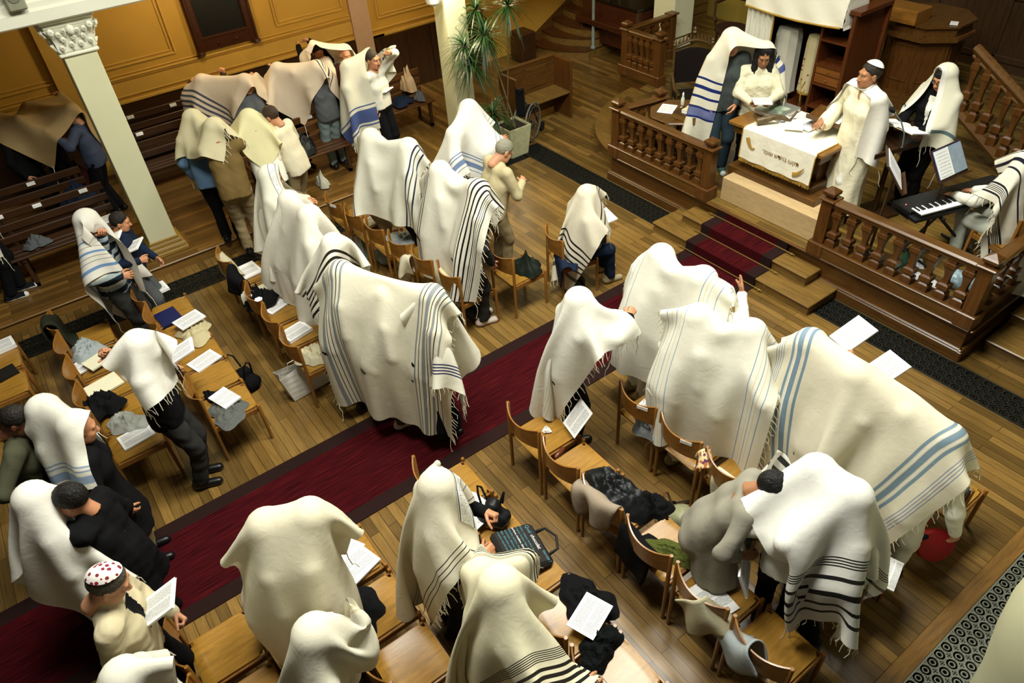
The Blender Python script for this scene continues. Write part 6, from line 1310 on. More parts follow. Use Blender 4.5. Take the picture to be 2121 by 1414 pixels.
# clutter behind the balustrade
for k, (px, py, rz, lb) in enumerate(((1900, 545, .6, 'white sheet on the platform floor behind the right balustrade'), (1893, 572, -.3, 'second white sheet on the platform floor behind the right balustrade'), (1930, 585, 1.1, 'folded white paper on the platform floor near the corner post'))):
    q = at(px, py, PZ+.01); booklet((q[0], q[1], PZ+.004), rz, lb, spiral=False, h=.006, w=.12, d=.2)
q = at(1868, 552, PZ); t = thing('bottle', 'small green bottle on the platform floor behind the balustrade', 'bottle', (q[0], q[1], PZ)); b = MB(); b.lathe([(.033, 0), (.035, .01), (.035, .14), (.014, .18), (.014, .21)], (0, 0, 0), 12); b.build('body', plain('green plastic', '2e5a44', .25), t, smooth=True); b = MB(); b.lathe([(.016, .205), (.016, .225)], (0, 0, 0), 10); b.build('cap', M_BLACK, t)
q = at(1988, 592, PZ); t = thing('carrier_bag', 'crumpled blue and white plastic bag on the floor by the corner post', 'bag', (q[0], q[1], PZ)); rr = np.random.RandomState(7); cs = [((rr.uniform(-.1, .1), rr.uniform(-.1, .1), .06), (rr.uniform(-.12, .12), rr.uniform(-.12, .12), .10), .06, .05) for _ in range(6)]; v, f = blobs(cs, .014, .02, 0, lambda P: -P[..., 2], .012, 3); mk('bag_body', v, f, plain('pale blue plastic', '8aa0a8', .3, 0, .3, 12), t, True)
# ---------------------------------------------------------------- things left on chairs, floor and benches
ZST = .447
def heap(px, py, z, rx, ry, h, mat, label, rz=0., name='garment', cat='garment', seed=0, group=None, fr=1.0):
    q = at(px, py, z+h*.4); r_ = np.random.RandomState(seed); n = 40
    th = np.linspace(0, 2*PI, n+1)[:-1]; rr = np.linspace(0, 1, 18); dirs = r_.normal(size=(7, 2))*fr; ph = r_.uniform(0, 6, 7); wob = 1+.16*np.sin(th*2+ph[0])+.13*np.sin(th*3+ph[1])+.08*np.sin(th*7+ph[2]); V = [(0, 0, h*.95)]
    for r in rr[1:]:
        for k, t in enumerate(th):
            x, y = r*wob[k]*rx*math.cos(t), r*wob[k]*ry*math.sin(t); f = 0
            for d, p in zip(dirs, ph): u = (x*d[0]+y*d[1])*26+p+1.3*math.sin(x*31*d[1]+p); f += (1-abs(math.sin(u)))**2
            z_ = h*(1-r**3.2)*(.42+.20*f*(1 if r < .95 else .3)); V.append((x, y, max(z_, .004)))
    F = [(0, 1+k, 1+(k+1) % n) for k in range(n)]+[(1+i*n+k, 1+(i+1)*n+k, 1+(i+1)*n+(k+1) % n, 1+i*n+(k+1) % n) for i in range(len(rr)-2) for k in range(n)]
    o = mk(name, V, F, mat, None, True, auto=False); o.location = (q[0], q[1], z+.002); o.rotation_euler = (0, 0, rz); return tag(o, label, cat, group)
def over_back(key, mat, label, w=.5, l=.42, dy=0., name='jacket', cat='garment', seed=0, front=.42, thick=.014, rot=0):
    c = CHAIRS[key]; rz = c.rotation_euler[2]; M3 = rotz(rz); o = np.array(c.location); Wp = lambda x, y, z: M3 @ np.array([x, y, z])+o
    ys = np.linspace(-.205, .205, 6); bx = [Wp(-.225-.075*(1-(y/.205)**2), y, .79) for y in ys]
    cp = [(a, b, .022, .022) for a, b in zip(bx[:-1], bx[1:])]+[(Wp(-.23, y, .6), Wp(-.23, y, .78), .02, .02) for y in (-.2, 0, .2)]+[(Wp(-.22, s*.21, 0), Wp(-.22, s*.21, .8), .02, .02) for s in (-1, 1)]
    cen = Wp(-.26+(.5-front)*w, dy, .86)
    X = drape(w, l, cen, rz+rot, cp, seed=seed+50, sp=.045, steps=90, fine=40, thick=thick, bend=.05, boxes=[(o[0]-.2, o[0]+.2, o[1]-.2, o[1]+.2, ZST+.006+o[2])])
    P = refine(smooth(X)); r_ = np.random.RandomState(seed)
    a, b = P.shape[:2]; V = P.reshape(-1, 3); f = [(i*b+j, (i+1)*b+j, (i+1)*b+j+1, i*b+j+1) for i in range(a-1) for j in range(b-1)]
    ob = mk(name, V, f, mat, None, True, auto=False); md = ob.modifiers.new('thickness', 'SOLIDIFY'); md.thickness = .012; md.offset = 1; recentre(ob); return tag(ob, label, cat)
def paper(px, py, z, rz, label, **k): q = at(px, py, z); return booklet((q[0], q[1], z), rz, label, **k)
def bag(px, py, z, size, mat, label, rz=0., name='handbag', handles=True, seed=0, hm=None, h_=.16):
    q = at(px, py, z+size[2]*.5); t = thing(name, label, 'bag', (q[0], q[1], z), rz); x, y, zz = [s/2 for s in size]; r = min(x, y)*.8
    cs = [((-x+r, -y+r, r), (x-r, -y+r, r), r, r), ((-x+r, y-r, r), (x-r, y-r, r), r, r), ((-x+r, 0, zz*2-r*.7), (x-r, 0, zz*2-r*.7), r*.7, r*.7), ((-x+r, 0, r), (x-r, 0, zz*2-r), r, r*.8)]
    v, f = blobs(cs, .013, .06, 0, lambda P: -P[..., 2], .005, seed, pad=.03); mk('bag_body', v, f, mat, t, True, auto=False)
    if handles:
        for s in (-1, 1): b = MB(); b.tube([(-x*.55, s*y*.5, zz*1.7), (-x*.4, s*y*.7, zz*2+h_*.7), (0, s*y*.8, zz*2+h_), (x*.4, s*y*.7, zz*2+h_*.7), (x*.55, s*y*.5, zz*1.7)], .009, 8); b.build('handle', hm or mat, t, smooth=True)
    return t
M_LEA = plain('black leather jacket', '0e1214', .5, 0, .2, 30, .12, .35); F_PINKG = fabric('pinkish grey coat', '948674'); F_CRM = fabric('cream jacket', 'b8b092'); F_LGREY = fabric('light grey garment', '98a0a0'); F_SCARF = fabric('olive scarf', '4e5426', .95, .9, 30); F_DGRN = fabric('dark green coat', '26281e'); F_FLUFF = fabric('fluffy dark wool', '101414', .95, 1., 40)
# right block
paper(712, 1150, ZST, .5, 'white booklet half under another on the chair by the carpet')
paper(738, 1170, ZST+.016, .28, 'open spiral booklet on top on the chair by the carpet', w=.24, d=.28)
paper(690, 1150, ZST+.02, 1.1, 'narrow white card beside the spiral booklets', w=.06, d=.15, spiral=False, h=.02)
heap(728, 1262, ZST, .20, .26, .09, F_BLK, 'black garment thrown across the shiny chair seat', .4, seed=3)
heap(985, 1050, ZST, .10, .2, .10, F_WHT, 'white garment beside the black handbag', .2, seed=4)
paper(980, 1072, ZST+.07, .2, 'printed sheet leaning on the white garment', spiral=False, h=.006)
bag(1022, 1060, ZST, (.16, .26, .24), M_LEA, 'black leather handbag standing on the chair seat', .6, seed=5)
def tote():
    q = at(1078, 1140, ZST+.05); t = thing('tote_bag', 'dark brown tote bag printed with white and blue words on the chair seat', 'bag', (q[0], q[1], ZST+.03), .30); t.rotation_euler = (0, .25, -.18)
    m = plain('dark brown canvas', '1c1814', .8); b = MB(); b.box((0, 0, .03), (.36, .40, .07), bev=.03); b.build('bag_body', m, t, smooth=True)
    for s in (-1, 1): b = MB(); b.tube([(.17, -.11, .03+.01*s), (.25, -.10, .06), (.29, 0, .07), (.25, .10, .06), (.17, .11, .03+.01*s)], .011, 6); b.build('handle', m, t, smooth=True)
    cy = plain('pale blue print', '4c8a98', .6); wh = M_WHITE
    txt('Quel ', .040, (.105, .17, .0662), (0, 0, -PI/2), cy, t, 'printed_words'); txt('chocolat', .040, (.105, .075, .0662), (0, 0, -PI/2), wh, t, 'printed_words'); txt('êtes-vous ?', .034, (.125, -.085, .0662), (0, 0, -PI/2), cy, t, 'printed_words', sx=.7)
    lines = ['Brillant, craquant, fondant, lisse,', 'croquant, fondant, léger, réconfortant,', 'parfumé, troublant, classe, brillant,', 'désirable, parfumé, classe, moelleux,', 'surprenant, délicieux, fondant, doux,', 'léger, débordant, parfait, brillant,', 'croquant, réconfortant ...']
    for i, s in enumerate(lines): txt(s, .0225, (.062-.031*i, .18, .0662), (0, 0, -PI/2), cy if i not in (2,) else wh, t, 'printed_words', sx=.88)
tote()
heap(1215, 1240, ZST, .18, .2, .08, F_BLK, 'black crumpled clothing under a white sheet on a chair', .4, seed=6); paper(1222, 1275, ZST+.10, .35, 'white sheet on the black crumpled clothing', spiral=False, h=.006)
heap(1242, 1335, ZST, .16, .13, .13, F_FLUFF, 'fluffy dark bundle on the chair corner', .2, seed=7)
paper(1476, 1242, ZST, -.12, 'open spiral booklet on the chair behind the cream jackets', w=.29, d=.22, mat=M_TEXT)
heap(1360, 870, ZST, .21, .23, .07, M_LEA, 'dark leather jacket on the chair with papers', .2, seed=8); paper(1352, 842, ZST+.075, .15, 'white printed papers on the dark leather jacket', h=.02, spiral=False)
paper(1197, 866, .62, .1, 'grey printed sheet below the white dashed shawl', tilt=(0, -.9, -.2), spiral=False, h=.005)
t = heap(1132, 889, ZST, .035, .035, .05, M_WHITE, 'crumpled white tissue on the first chair by the carpet', 0, 'tissue', 'tissue', 9, fr=3)
q = at(1186, 918, .43); t = thing('glasses_case', 'shiny brown glasses case between two chairs', 'case', (2.42, 3.105, .435), .3); b = MB(); b.tube([(-.07, 0, .02), (-.05, 0, .02), (.05, 0, .02), (.07, 0, .02)], [.008, .022, .022, .008], 12); b.build('shell', plain('brown lacquer', '5a2a16', .2), t, smooth=True)
heap(1272, 1010, ZST, .20, .24, .15, M_LEA, 'black leather jacket with studs heaped on a chair seat', .3, seed=10)
over_back('B2', F_PINKG, 'pinkish grey coat hung over a chair back', .75, .46, 0.02, 'coat', seed=11)
heap(1345, 1045, ZST, .16, .15, .12, F_BLK, 'black cloth bundle beside the pinkish grey coat', .2, seed=12)
over_back('B3', F_BLK, 'black coat slung over a chair back above the olive scarf', .85, .34, .06, 'coat', seed=13)
heap(1400, 1142, ZST, .10, .22, .07, F_SCARF, 'olive green crumpled scarf on a chair seat', .5, 'scarf', 'scarf', 14, fr=2)
bag(1412, 1078, 0, (.26, .42, .26), plain('olive leather', '8a8a68', .5, 0, .15), 'olive leather travel bag with tan handles on the floor', .55, 'handbag', seed=15, hm=plain('tan strap', '6e4424', .45))
bag(1498, 1092, 0, (.34, .5, .3), S_BLK, 'large black shoulder bag on the floor by the floral cap chair', .5, 'shoulder_bag', handles=False, seed=16)
over_back('A2', F_CREAMW, 'cream coat hung over the chair back beside a floral cap', .7, .34, -.06, 'coat', seed=17)
def fl():
    t = NT('floral fabric', .9); nz = t.n('ShaderNodeTexVoronoi', i_Scale=45.0, i_Vector=t.coord()); t.col(t.ramp(nz.outputs[1], [(.2, lin('e0c490')), (.45, lin('b06a3a')), (.6, lin('e8d4a4')), (.8, lin('6a3a5a'))], 'CONSTANT')); return t.m
over_back('A2', fl(), 'floral patterned cap hanging on the chair back next to the cream coat', .42, .15, .16, 'cap', 'cap', seed=18)
t = thing('umbrella', 'folded black umbrella on the floor between the chair rows', 'umbrella', (2.86, 2.45, .03), -.5); b = MB(); b.tube([(-.30, 0, 0), (-.25, 0, 0), (.15, 0, .005), (.22, 0, 0)], [.010, .018, .024, .016], 8); b.build('canopy', F_BLK, t, smooth=True); b = MB(); b.tube([(.22, 0, 0), (.36, 0, 0)], .008, 8); b.build('shaft', M_BLACK, t, smooth=True)
over_back('B5', F_LGREY, 'light grey green jacket over the chair back in the lower right', .6, .36, .17, 'jacket', seed=19)
over_back('B4', F_CRM, 'pale cream jacket slung on the chair post in the lower right', .75, .3, -.19, 'jacket', seed=20)
over_back('Z', F_GREY, 'grey coat over the back of the row-end chair', .6, .40, .0, 'coat', seed=21)
c = CHAIRS['Z']; t = thing('round_bag', 'round red bag hanging by a strap from the row-end chair', 'bag', (*at(1935, 1127, .25)[:2], .25), -.5)
b = MB(); b.lathe([(.005, -.05), (.09, -.05), (.125, -.03), (.13, 0), (.125, .03), (.09, .05), (.005, .05)], (0, 0, 0), 28); v = b.v[0] @ rotx(PI/2-.5).T; b.v[0] = v*np.array([1.15, 1, .95]); b.build('bag_body', plain('red straw', 'a01418', .55, 0, .12, 120, .4), t, smooth=True)
b = MB(); b.tube([(-.12, .02, .06), (-.06, .08, .3), (-.02, .16, .56), (.0, .17, .585), (.04, .13, .5), (.12, .02, .08)], .005, 6); b.build('strap', plain('red strap', '8a1216', .5), t, smooth=True); b = MB(); b.box((-.10, .02, .09), (.07, .03, .04), bev=.01); b.build('bow', F_NAVY, t)
paper(1846, 1190, .45, .3, 'white booklet edge on the row-end chair under the black-striped shawl', w=.10, d=.26, spiral=False)
def held(px, py, z, yaw, tilt, label, w=.21, d=.28, **k): q = at(px, py, z); return booklet(tuple(q), yaw, label, tilt=(0, -tilt, yaw), w=w, d=d, **k)
held(1768, 692, 1.33, -.25, .45, 'spiral booklet held out in front of the long grey-blue banded shawl, nearer the platform steps')
held(1833, 765, 1.27, -.25, .40, 'spiral booklet held out in front of the long grey-blue banded shawl, nearer the right edge')
q = at(1540, 1180, .88); booklet(tuple(q), .6, 'white booklet hanging from the hand of the woman in the grey shawl', tilt=(1.2, .1, .6), spiral=False)
held(330, 1252, 1.22, -.35, .55, 'white spiral booklet held up by the man in the beige jacket')
# left block
paper(321, 603, ZST, .1, 'white booklet on the chair near the column base', h=.03, spiral=False)
heap(402, 684, ZST, .19, .21, .09, F_BEIGE, 'crumpled beige coat on a chair under a booklet', .1, seed=23); paper(392, 663, ZST+.10, .25, 'white booklet on the crumpled beige coat'); q = at(350, 658, ZST); t = book(.30, .22, .02, (q[0], q[1], ZST), .1, plain('navy folder', '141a4a', .4), 'navy blue folder under the beige coat', 'folder', cat='folder')
held(373, 730, 1.02, -.2, .35, 'white booklet held in the hand of the man in the black sweater', spiral=False); paper(424, 748, ZST, .3, 'white booklet on the chair beside the man in black', spiral=False)
heap(472, 850, ZST, .19, .19, .06, fabric('patterned grey sweater', '5a5c58', .95, .8, 26), 'patterned grey sweater folded on a chair seat by the aisle', .2, seed=24); paper(466, 825, ZST+.06, .32, 'folded printed paper on the grey sweater', spiral=False, w=.26, d=.18)
heap(436, 818, ZST, .05, .12, .05, F_BLK, 'small black pouch between two chairs', .3, 'pouch', 'pouch', 25)
bag(507, 782, 0, (.2, .34, .22), F_BLK, 'black cloth bag on the floor beside the third row', .4, 'cloth_bag', seed=26)
over_back('O0', F_DGRN, 'dark green coat over the chair back at the left', .75, .36, .1, 'coat', seed=27)
heap(178, 722, ZST, .18, .2, .11, F_LGREY, 'bluish grey garment on a chair in the left row', .2, seed=28); paper(207, 745, ZST+.05, .35, 'cream envelope on papers in the left row', spiral=False, w=.2, d=.28, mat=plain('cream paper', 'e4e0c0', .7, 0, .03)); paper(185, 752, ZST, .2, 'white papers under the cream envelope', spiral=False)
paper(215, 800, ZST, .2, 'large cream envelope on the chair behind the man in black', spiral=False, w=.24, d=.32, mat=plain('cream paper', 'e4e0c0', .7, 0, .03)); heap(205, 835, ZST+.05, .18, .2, .16, F_BLK, 'black coat heaped on the chair back at left', .3, seed=29)
heap(262, 872, ZST, .15, .2, .07, fabric('newsprint grey', '9a9c94'), 'crumpled grey newspaper bag on the chair by the aisle', .4, 'newspaper', 'newspaper', 30); paper(283, 904, ZST, .12, 'white booklet on the front edge of the chair by the aisle', spiral=False)
over_back('M0', F_CRM, 'beige jacket over the chair back at the row end by the step', .7, .36, .05, 'jacket', seed=31)
over_back('M1', F_BLK, 'black jacket over the chair back with a white shawl beneath', .6, .42, .0, 'jacket', seed=32); over_back('M1', F_WHT, 'white folded shawl hanging over the chair back by the black jacket', .5, .14, -.2, 'folded_shawl', 'shawl', seed=33)
paper(512, 562, ZST, .1, 'white sheets on the chair under the lettered shawl', spiral=False, w=.3); paper(545, 602, ZST, .2, 'cream papers on the chair behind the ivory shawls', spiral=False, mat=plain('cream paper', 'e4e0c0', .7, 0, .03)); paper(572, 632, ZST, .3, 'white booklet tucked by the ivory shawl', spiral=False)
heap(535, 615, ZST+.05, .2, .14, .2, F_BLK, 'black coat on the chair behind the ivory shawls', .2, seed=34)
paper(614, 690, ZST, .2, 'pile of white papers on the chair behind the grey-striped shawl', spiral=False, h=.035); heap(648, 730, ZST, .16, .18, .12, F_CRM, 'crumpled cream garment on the chair by the carpet', .1, seed=35)
t = thing('flower_clip', 'small white flower clipped to a chair back', 'flower', tuple(np.array(CHAIRS['M2'].location)+np.array([-.23, -.19, .81]))); b = MB()
for k in range(6): a = k*PI/3; b.lathe([(.002, 0), (.018, .006), (.02, .012), (.004, .02)], (.022*math.cos(a), .022*math.sin(a), .0), 8)
b.build('petals', M_WHITE, t, smooth=True)
def paperbag(px, py, w_, d_, h_, mat, label, rz, lean=.0, name='paper_bag'):
    q = at(px, py, .02); t = thing(name, label, 'bag', (q[0], q[1], 0), rz); n = 12; P = []
    for z in np.linspace(0, h_, 6):
        ring = [(-w_/2, -d_/2), (0, -d_/2*(1-z/h_*.5)), (w_/2, -d_/2), (w_/2*(1-.15*z/h_), 0), (w_/2, d_/2), (0, d_/2*(1-z/h_*.5)), (-w_/2, d_/2), (-w_/2*(1-.15*z/h_), 0), (-w_/2, -d_/2)]; P.append([(x+lean*z, y, z+.01) for x, y in ring])
    o = ply(np.array(P), .003).build('bag_body', mat, t); b = MB(); b.box((0, 0, .012), (w_-.01, d_-.01, .004)); b.build('bag_bottom', mat, t)
    b = MB(); b.tube([(-w_*.2+lean*h_, 0, h_), (-w_*.15+lean*h_, 0, h_+.09), (w_*.15+lean*h_, 0, h_+.09), (w_*.2+lean*h_, 0, h_)], .004, 6); b.build('handle', mat, t, smooth=True); return t
M_PB = plain('white paper bag', 'd8d4c8', .6, 0, .05)
paperbag(640, 800, .42, .16, .34, M_PB, 'large white paper bag on the floor by the grey-striped shawl', .1, -.2)
paperbag(752, 530, .10, .20, .32, plain('clear plastic bag', '9aa09a', .2), 'clear plastic bag with a paper roll under the front left chairs', .3, 0, 'plastic_bag')
t = thing('paper_roll', 'white paper roll standing in the clear plastic bag', 'roll', (*at(752, 530, .02)[:2], .04)); b = MB(); b.lathe([(.035, 0), (.035, .42)], (0, 0, 0), 16); b.build('roll', M_WHITE, t, smooth=True)
paper(776, 459, ZST, .1, 'thick white booklet on the second chair of the front left row', h=.035, spiral=False); heap(832, 491, ZST, .16, .2, .06, F_LGREY, 'light grey folded garment on the third chair of the front left row', .1, seed=36)
bag(795, 520, 0, (.2, .3, .3), F_LGREY, 'light grey cloth bag on the floor under the front left chairs', .2, 'cloth_bag', False, 37)
over_back('L3', F_CREAMW, 'cream garment hung over the corner of the fourth front left chair', .6, .24, -.16, 'garment', seed=38); over_back('L5', fabric('quilted cream', 'c8bc98', .6, .5, 20), 'cream quilted jacket over the chair back beside the empty seat', .62, .42, .02, 'jacket', seed=39); paper(884, 541, ZST, .4, 'white papers on the chair under the cream garment', spiral=False)
bag(990, 648, 0, (.2, .3, .2), M_LEA, 'black shiny handbag on the floor under the empty-seated chair', .3, seed=40)
heap(1090, 548, ZST, .17, .17, .16, fabric('dark green nylon', '1a201a', .6), 'dark green bag on the seat of the chair beside the beige jacket person', .3, 'soft_bag', 'bag', 41, fr=.6)
bag(1186, 580, 0, (.18, .3, .22), plain('black patent', '14100f', .2), 'black handbag with red panels on the floor by the seated person', .9, seed=42, hm=plain('red panel', '9a1a18', .35))
over_back('K1', F_NAVY, 'navy coat hanging from the chair of the seated person', .7, .30, -.2, 'coat', seed=43)
held(1245, 452, .80, -.25, .15, 'open white booklet on the knees of the seated person', spiral=False, w=.28)
paper(2, 722, ZST, .1, 'white book on the chair at the left edge', h=.04, spiral=False); paper(4, 778, ZST, .2, 'black booklet with gold letters on the chair at the left edge', spiral=False, mat=plain('black cover', '141410', .5))
held(226, 497, 1.35, -.4, .3, 'white booklet held up beside the striped sweater', spiral=False, w=.16); held(268, 514, 1.15, -.5, .3, 'open booklet in the raised hand beside the striped sweater', spiral=False, w=.24)
q = at(216, 457, .60); booklet((q[0], q[1], .60), .1, 'white booklet on the front slatted bench at left', spiral=False)
q = at(95, 298, 1.25); booklet(tuple(q), -.6, 'open booklet held by the person in the dark suit at the far left', tilt=(0, -.5, -.6), spiral=False, mat=plain('dim paper', 'b8aa90', .7, 0, .03))
held(792, 190, 1.17, -1.1, .3, 'white papers held by the man in the white shirt', spiral=False); held(603, 322, 1.05, 2.2, .2, 'white paper held at the edge of the huddle', spiral=False, mat=plain('cream paper', 'e4e0c0', .7, 0, .03))
# coats on benches
def heap_at(x, y, z, *a, **k):
    o = heap(1000, 700, z, *a, **k); o.location = (x, y, z+.003); return o
heap_at(3.05, 9.72, .61, .2, .2, .28, M_LEA, 'black shiny jacket on the slatted bench behind the huddle', .2, seed=44); heap_at(2.75, 9.75, .61, .15, .15, .12, fabric('maroon wool', '3a1a18'), 'maroon garment on the slatted bench behind the huddle', .2, seed=45); heap_at(3.12, 9.42, .16, .10, .12, .20, fabric('pale scarf', 'a8a898'), 'pale scarf hanging from the black jacket on the bench', .2, 'scarf', 'scarf', 46)
q = at(621, 372, .2); paperbag(621, 372, .22, .10, .28, M_PB, 'small white paper bag on the raised floor beside the bench', .5, .1); bpy.context.view_layer.update()
heap_at(5.35, 10.62, .62, .13, .16, .34, fabric('dusty pink coat', 'b09878'), 'dusty pink coat over the short bench back', .2, seed=47); heap_at(5.12, 10.5, .49, .17, .2, .12, F_NAVY, 'navy coat on the short bench seat', .2, seed=48); heap_at(5.42, 10.42, .49, .1, .12, .14, F_GREY, 'grey bag on the short bench seat', .2, 'soft_bag', 'bag', 49)
heap_at(.15, 10.45, .62, .2, .16, .25, F_NAVY, 'dark blue coat on the second bench at left', .2, seed=51); heap_at(.3, 10.9, .62, .2, .16, .3, fabric('maroon wool', '3a1a18'), 'dark maroon coat behind the second bench at left', .2, seed=52); heap_at(-.52, 9.66, .61, .14, .14, .12, F_GREY, 'grey garment on the front bench at left', .2, seed=53)
# ---------------------------------------------------------------- background furniture
t = thing('picture_frame', 'large dark picture in a carved wooden frame on the yellow wall', 'picture', (3.10, WY-.03, 1.52)); fw, fh = .98, 1.5
b = MB(); b.box((0, 0, fh/2+.05), (fw-.2, .03, fh-.1)); b.build('picture', plain('dark canvas', '0a0906', .4, var=.3), t)
for s in (-1, 1): b = MB(); b.box((s*(fw/2-.07), -.02, fh/2), (.15, .07, fh), bev=.02); b.box((s*(fw/2-.03), -.03, fh/2), (.05, .09, fh+.04), bev=.015); b.lathe([(.03, 0), (.07, .03), (.06, .07), (.03, .1)], (s*(fw/2-.04), -.03, -.06), 8); b.build('frame_side', M_MAHO, t)
b = MB(); b.box((0, -.02, .10), (fw-.2, .06, .18), bev=.015); b.box((0, -.03, .20), (fw-.2, .06, .04), bev=.01); 
for s in (-1, 1): b.lathe([(.002, -.03), (.03, 0), (.002, .03)], (s*.15, -.055, .10), 6)
b.build('frame_bottom', M_MAHO, t)
t = thing('loudspeaker', 'grey loudspeaker fixed to the gallery front at the top left', 'loudspeaker', (.42, 8.98, 3.28)); b = MB(); b.box((0, 0, .19), (.17, .14, .40), bev=.015); b.build('cabinet', plain('speaker grey', '8a8c74', .6), t)
for z, r in ((.12, .06), (.27, .045)): b = MB(); b.lathe([(r, 0), (r*.9, .006), (r*.4, -.0), (.004, .004)], (0, 0, 0), 20); o = b.build('cone', plain('speaker cone', '6a6c5a', .7), t, smooth=True); o.location = (0, -.072, z); o.rotation_euler = (PI/2, 0, 0)
t = thing('wall_sconce', 'small white wall lamp on the second column', 'lamp', (5.30, 9.25, 2.20)); b = MB(); b.lathe([(.02, 0), (.10, .05), (.12, .12)], (-.06, 0, 0), 16, cap=False); b.build('lamp_shade', M_WHITE, t, smooth=True)
m = NT('lamp glow'); m.b.inputs['Emission Color'].default_value = (1, .85, .6, 1); m.b.inputs['Emission Strength'].default_value = 6; b = MB(); b.lathe([(.005, .04), (.03, .06), (.03, .10), (.005, .12)], (-.06, 0, 0), 12); b.build('bulb', m.m, t, smooth=True)
# planter with dragon tree
def plant():
    x, y = 5.98, 8.60; t = thing('potted_plant', 'tall dragon tree with narrow leaves in a pale square planter by the column', 'plant', (x, y, 0)); b = MB()
    b.prism([(-.17, -.17), (.17, -.17), (.17, .17), (-.17, .17)], 0, .05); P = [[((.15+.05*k)*sx, (.15+.05*k)*sy, .0+.47*k) for sx, sy in ((-1, -1), (1, -1), (1, 1), (-1, 1), (-1, -1))] for k in np.linspace(0, 1, 4)]; ply(np.array(P), .02).build('planter', plain('pale green planter', 'b4b48c', .5), t)
    b = MB(); b.box((0, 0, .42), (.36, .36, .04)); b.build('soil', plain('soil', '1e160e', .9), t)
    lf = plain('leaf', '1c3a14', .4, 0, .4, 6); st = wood('bark', '57502c', .7, 'Z'); O = np.array([x, y, 0])
    heads = [at(962, 96, 1.72)-O, at(1003, 75, 1.85)-O, at(985, 20, 2.1)-O, at(1052, 12, 2.15)-O, at(1000, 60, 1.65)-O, at(1020, 235, .95)-O, at(975, 130, 1.5)-O]
    r_ = np.random.RandomState(2)
    for k, hd in enumerate(heads):
        base = np.array([r_.uniform(-.1, .1), r_.uniform(-.1, .1), .42]); midp = base*.5+hd*.5+np.array([r_.uniform(-.12, .12), r_.uniform(-.12, .12), .05]); b = MB(); s_ = np.linspace(0, 1, 8)[:, None]
        b.tube((1-s_)**2*base+2*s_*(1-s_)*midp+s_**2*hd, np.linspace(.012, .007, 8), 6); b.build('stem', st, t, smooth=True)
        b = MB(); nl = 84
        for i in range(nl):
            a = r_.uniform(0, 2*PI); el = r_.uniform(-.9, 1.25); L = r_.uniform(.28, .52); d = np.array([math.cos(a)*math.cos(el), math.sin(a)*math.cos(el), math.sin(el)]); sd = np.cross(d, [0, 0, 1.]); sd /= np.linalg.norm(sd)+1e-6
            row = []
            for q in np.linspace(0, 1, 6): c = hd+d*L*q+np.array([0, 0, -.32*L*q*q*1.6]); w_ = .011*(1-q)**.6*(.5+min(q*4, .5))+.0006; row.append([c-sd*w_, c+sd*w_])
            b.grid(np.array(row))
        f = b.build('leaf_rosette', lf, t); 
plant()
# pew at the back
t = thing('panelled_pew', 'oak pew with panelled back and solid end standing on the floor at the back', 'pew', (6.95, 9.15, 0)); b = MB(); b.box((-.05, .24, .52), (1.1, .035, .86), bev=.005); b.box((-.05, .24, .95), (1.12, .06, .04), bev=.01); b.build('back', M_OAKX, t)
for x in (-.40, .1): b = MB(); b.box((x, .215, .70), (.40, .02, .34), bev=.008); b.build('back_panel', M_OAKX, t)
b = MB(); b.box((-.05, .03, .44), (1.1, .42, .035), bev=.006); b.build('seat', M_STEP, t)
for x in (.5, -.6): b = MB(); b.box((x, .03, .47), (.045, .46, .94), bev=.006); b.build('end_panel', M_OAKZ, t)
# wheelchair
t = thing('wheelchair', 'folded dark wheelchair behind the planter', 'wheelchair', (6.42, 8.82, 0), .5)
for s in (-1, 1):
    b = MB(); b.tube([(0, s*.10, .30)+np.array([.29*math.cos(a), 0, .29*math.sin(a)]) for a in np.linspace(0, 2*PI, 33)], .014, 8); w_ = b.build('wheel', plain('grey tyre', '5c5e56', .6), t, smooth=True); b = MB(); b.tube([(0, s*.125, .30)+np.array([.25*math.cos(a), 0, .25*math.sin(a)]) for a in np.linspace(0, 2*PI, 33)], .006, 6); b.build('push_rim', plain('chrome', 'b8bcb8', .2, .9), w_, smooth=True)
    b = MB(); [b.tube([(0, s*.10, .30), (.28*math.cos(a), s*.10, .30+.28*math.sin(a))], .002, 4) for a in np.linspace(0, 2*PI, 17)[:-1]]; b.build('spokes', MATS['chrome'], w_)
    b = MB(); b.tube([(-.2, s*.07, .5), (-.22, s*.07, .92), (-.32, s*.07, .95)], .012, 8); b.build('handle', M_BLACK, t, smooth=True); b = MB(); b.lathe([(.07, -.012), (.07, .012)], (0, 0, 0), 16); o = b.build('caster', M_BLACK, t); o.location = (.38, s*.09, .075); o.rotation_euler = (PI/2, 0, 0)
b = MB(); b.box((-.2, 0, .68), (.02, .14, .42), bev=.008); b.box((0, 0, .48), (.40, .12, .04), bev=.01); b.tube([(.2, 0, .48), (.42, 0, .1)], .012, 8); b.build('frame', F_BLK, t)
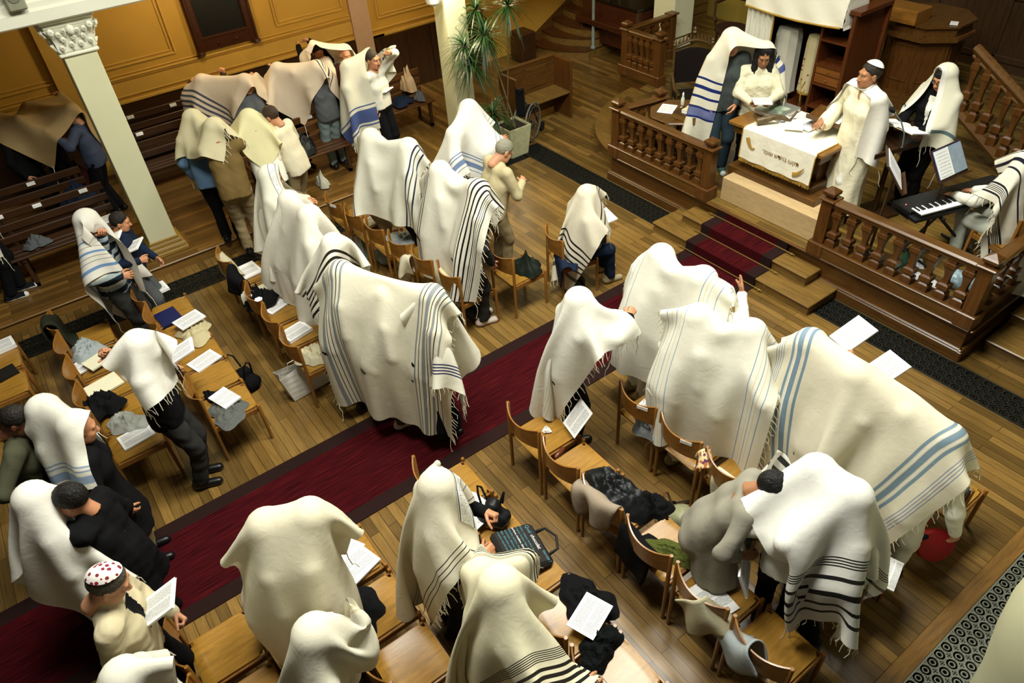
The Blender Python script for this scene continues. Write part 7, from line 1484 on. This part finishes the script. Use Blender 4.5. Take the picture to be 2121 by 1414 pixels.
# staircase
t = thing('spiral_staircase', 'wooden winding staircase with a grey newel post at the back', 'staircase', (9.6, 11.52, 0))
for k in range(9):
    x0 = -.62+.30*k-.008*k*k; z = .17*k; P = []
    for q in np.linspace(0, 1, 10): P.append((x0+.42*q**2*(1 if k < 2 else .25)-.1*math.sin(q*PI), .55-1.25*q*(1-.012*k)))
    P += [(3.2, -.7), (3.2, .55)]
    b = MB(); b.prism([(x+.03, y) for x, y in P[:-2]]+P[-2:], z, z+.145); b.build('riser', M_STEP if k == 0 else MATS['step oak'], t); b = MB(); b.prism(P, z+.145, z+.17); b.build('tread', wood('tread', '4a2a12', .3, 'Y'), t)
b = MB(); b.prism([(-.72, .56), (3.2, .56), (3.2, .60), (-.72, .60)], 0, .25); V = []
n_ = 12; b.add([(-.75+.0*k, .555, 0) for k in (0,)]+[(-.75, .555, .18), (2.6, .555, 2.0), (2.6, .555, 1.6), (-.75+.5, .555, 0)], [(0, 1, 2, 3, 4)]); b.build('string_board', M_OAKX, t)
b = MB(); b.lathe([(.05, .17), (.055, .2), (.03, .24), (.035, .5), (.028, .52), (.03, 1.3), (.04, 1.34), (.028, 1.4), (.028, 2.2)], (-.02, -.68, 0), 12); b.build('newel_post', plain('grey iron post', '7a8478', .5), t, smooth=True)
for k in range(3): b = MB(); b.tube([(.35+.3*k, -.68, .4+.17*k), (.35+.3*k, -.68, 1.6)], .012, 8); b.build('baluster', MATS['grey iron post'], t, smooth=True)
t = thing('harmonium', 'dark piano with its lid down beside the staircase', 'piano', (10.1, 10.62, 0), .0); b = MB(); b.box((.1, 0, .62), (.9, 1.5, .75), bev=.01); b.build('body', M_MAHO, t); b = MB(); b.box((.12, 0, 1.02), (1.0, 1.6, .05), bev=.01); b.build('lid', plain('black lid', '151008', .25), t); b = MB(); b.box((-.42, 0, .66), (.3, 1.4, .10), bev=.01); b.build('key_lid', M_MAHO, t)
for y in (-.62, .62): b = MB(); b.box((-.45, y, .3), (.09, .09, .6), bev=.01); b.build('leg', M_DARKZ, t)
t = thing('stool', 'small dark box by the foot of the staircase', 'box', (8.55, 11.75, 0)); b = MB(); b.box((0, 0, .28), (.35, .4, .55), bev=.02); b.build('box_body', M_DARK, t)
seatlab(CHAIRS['A0'], 'B4'); seatlab(CHAIRS['A1'], 'B6'); seatlab(CHAIRS['L0'], 'B1')
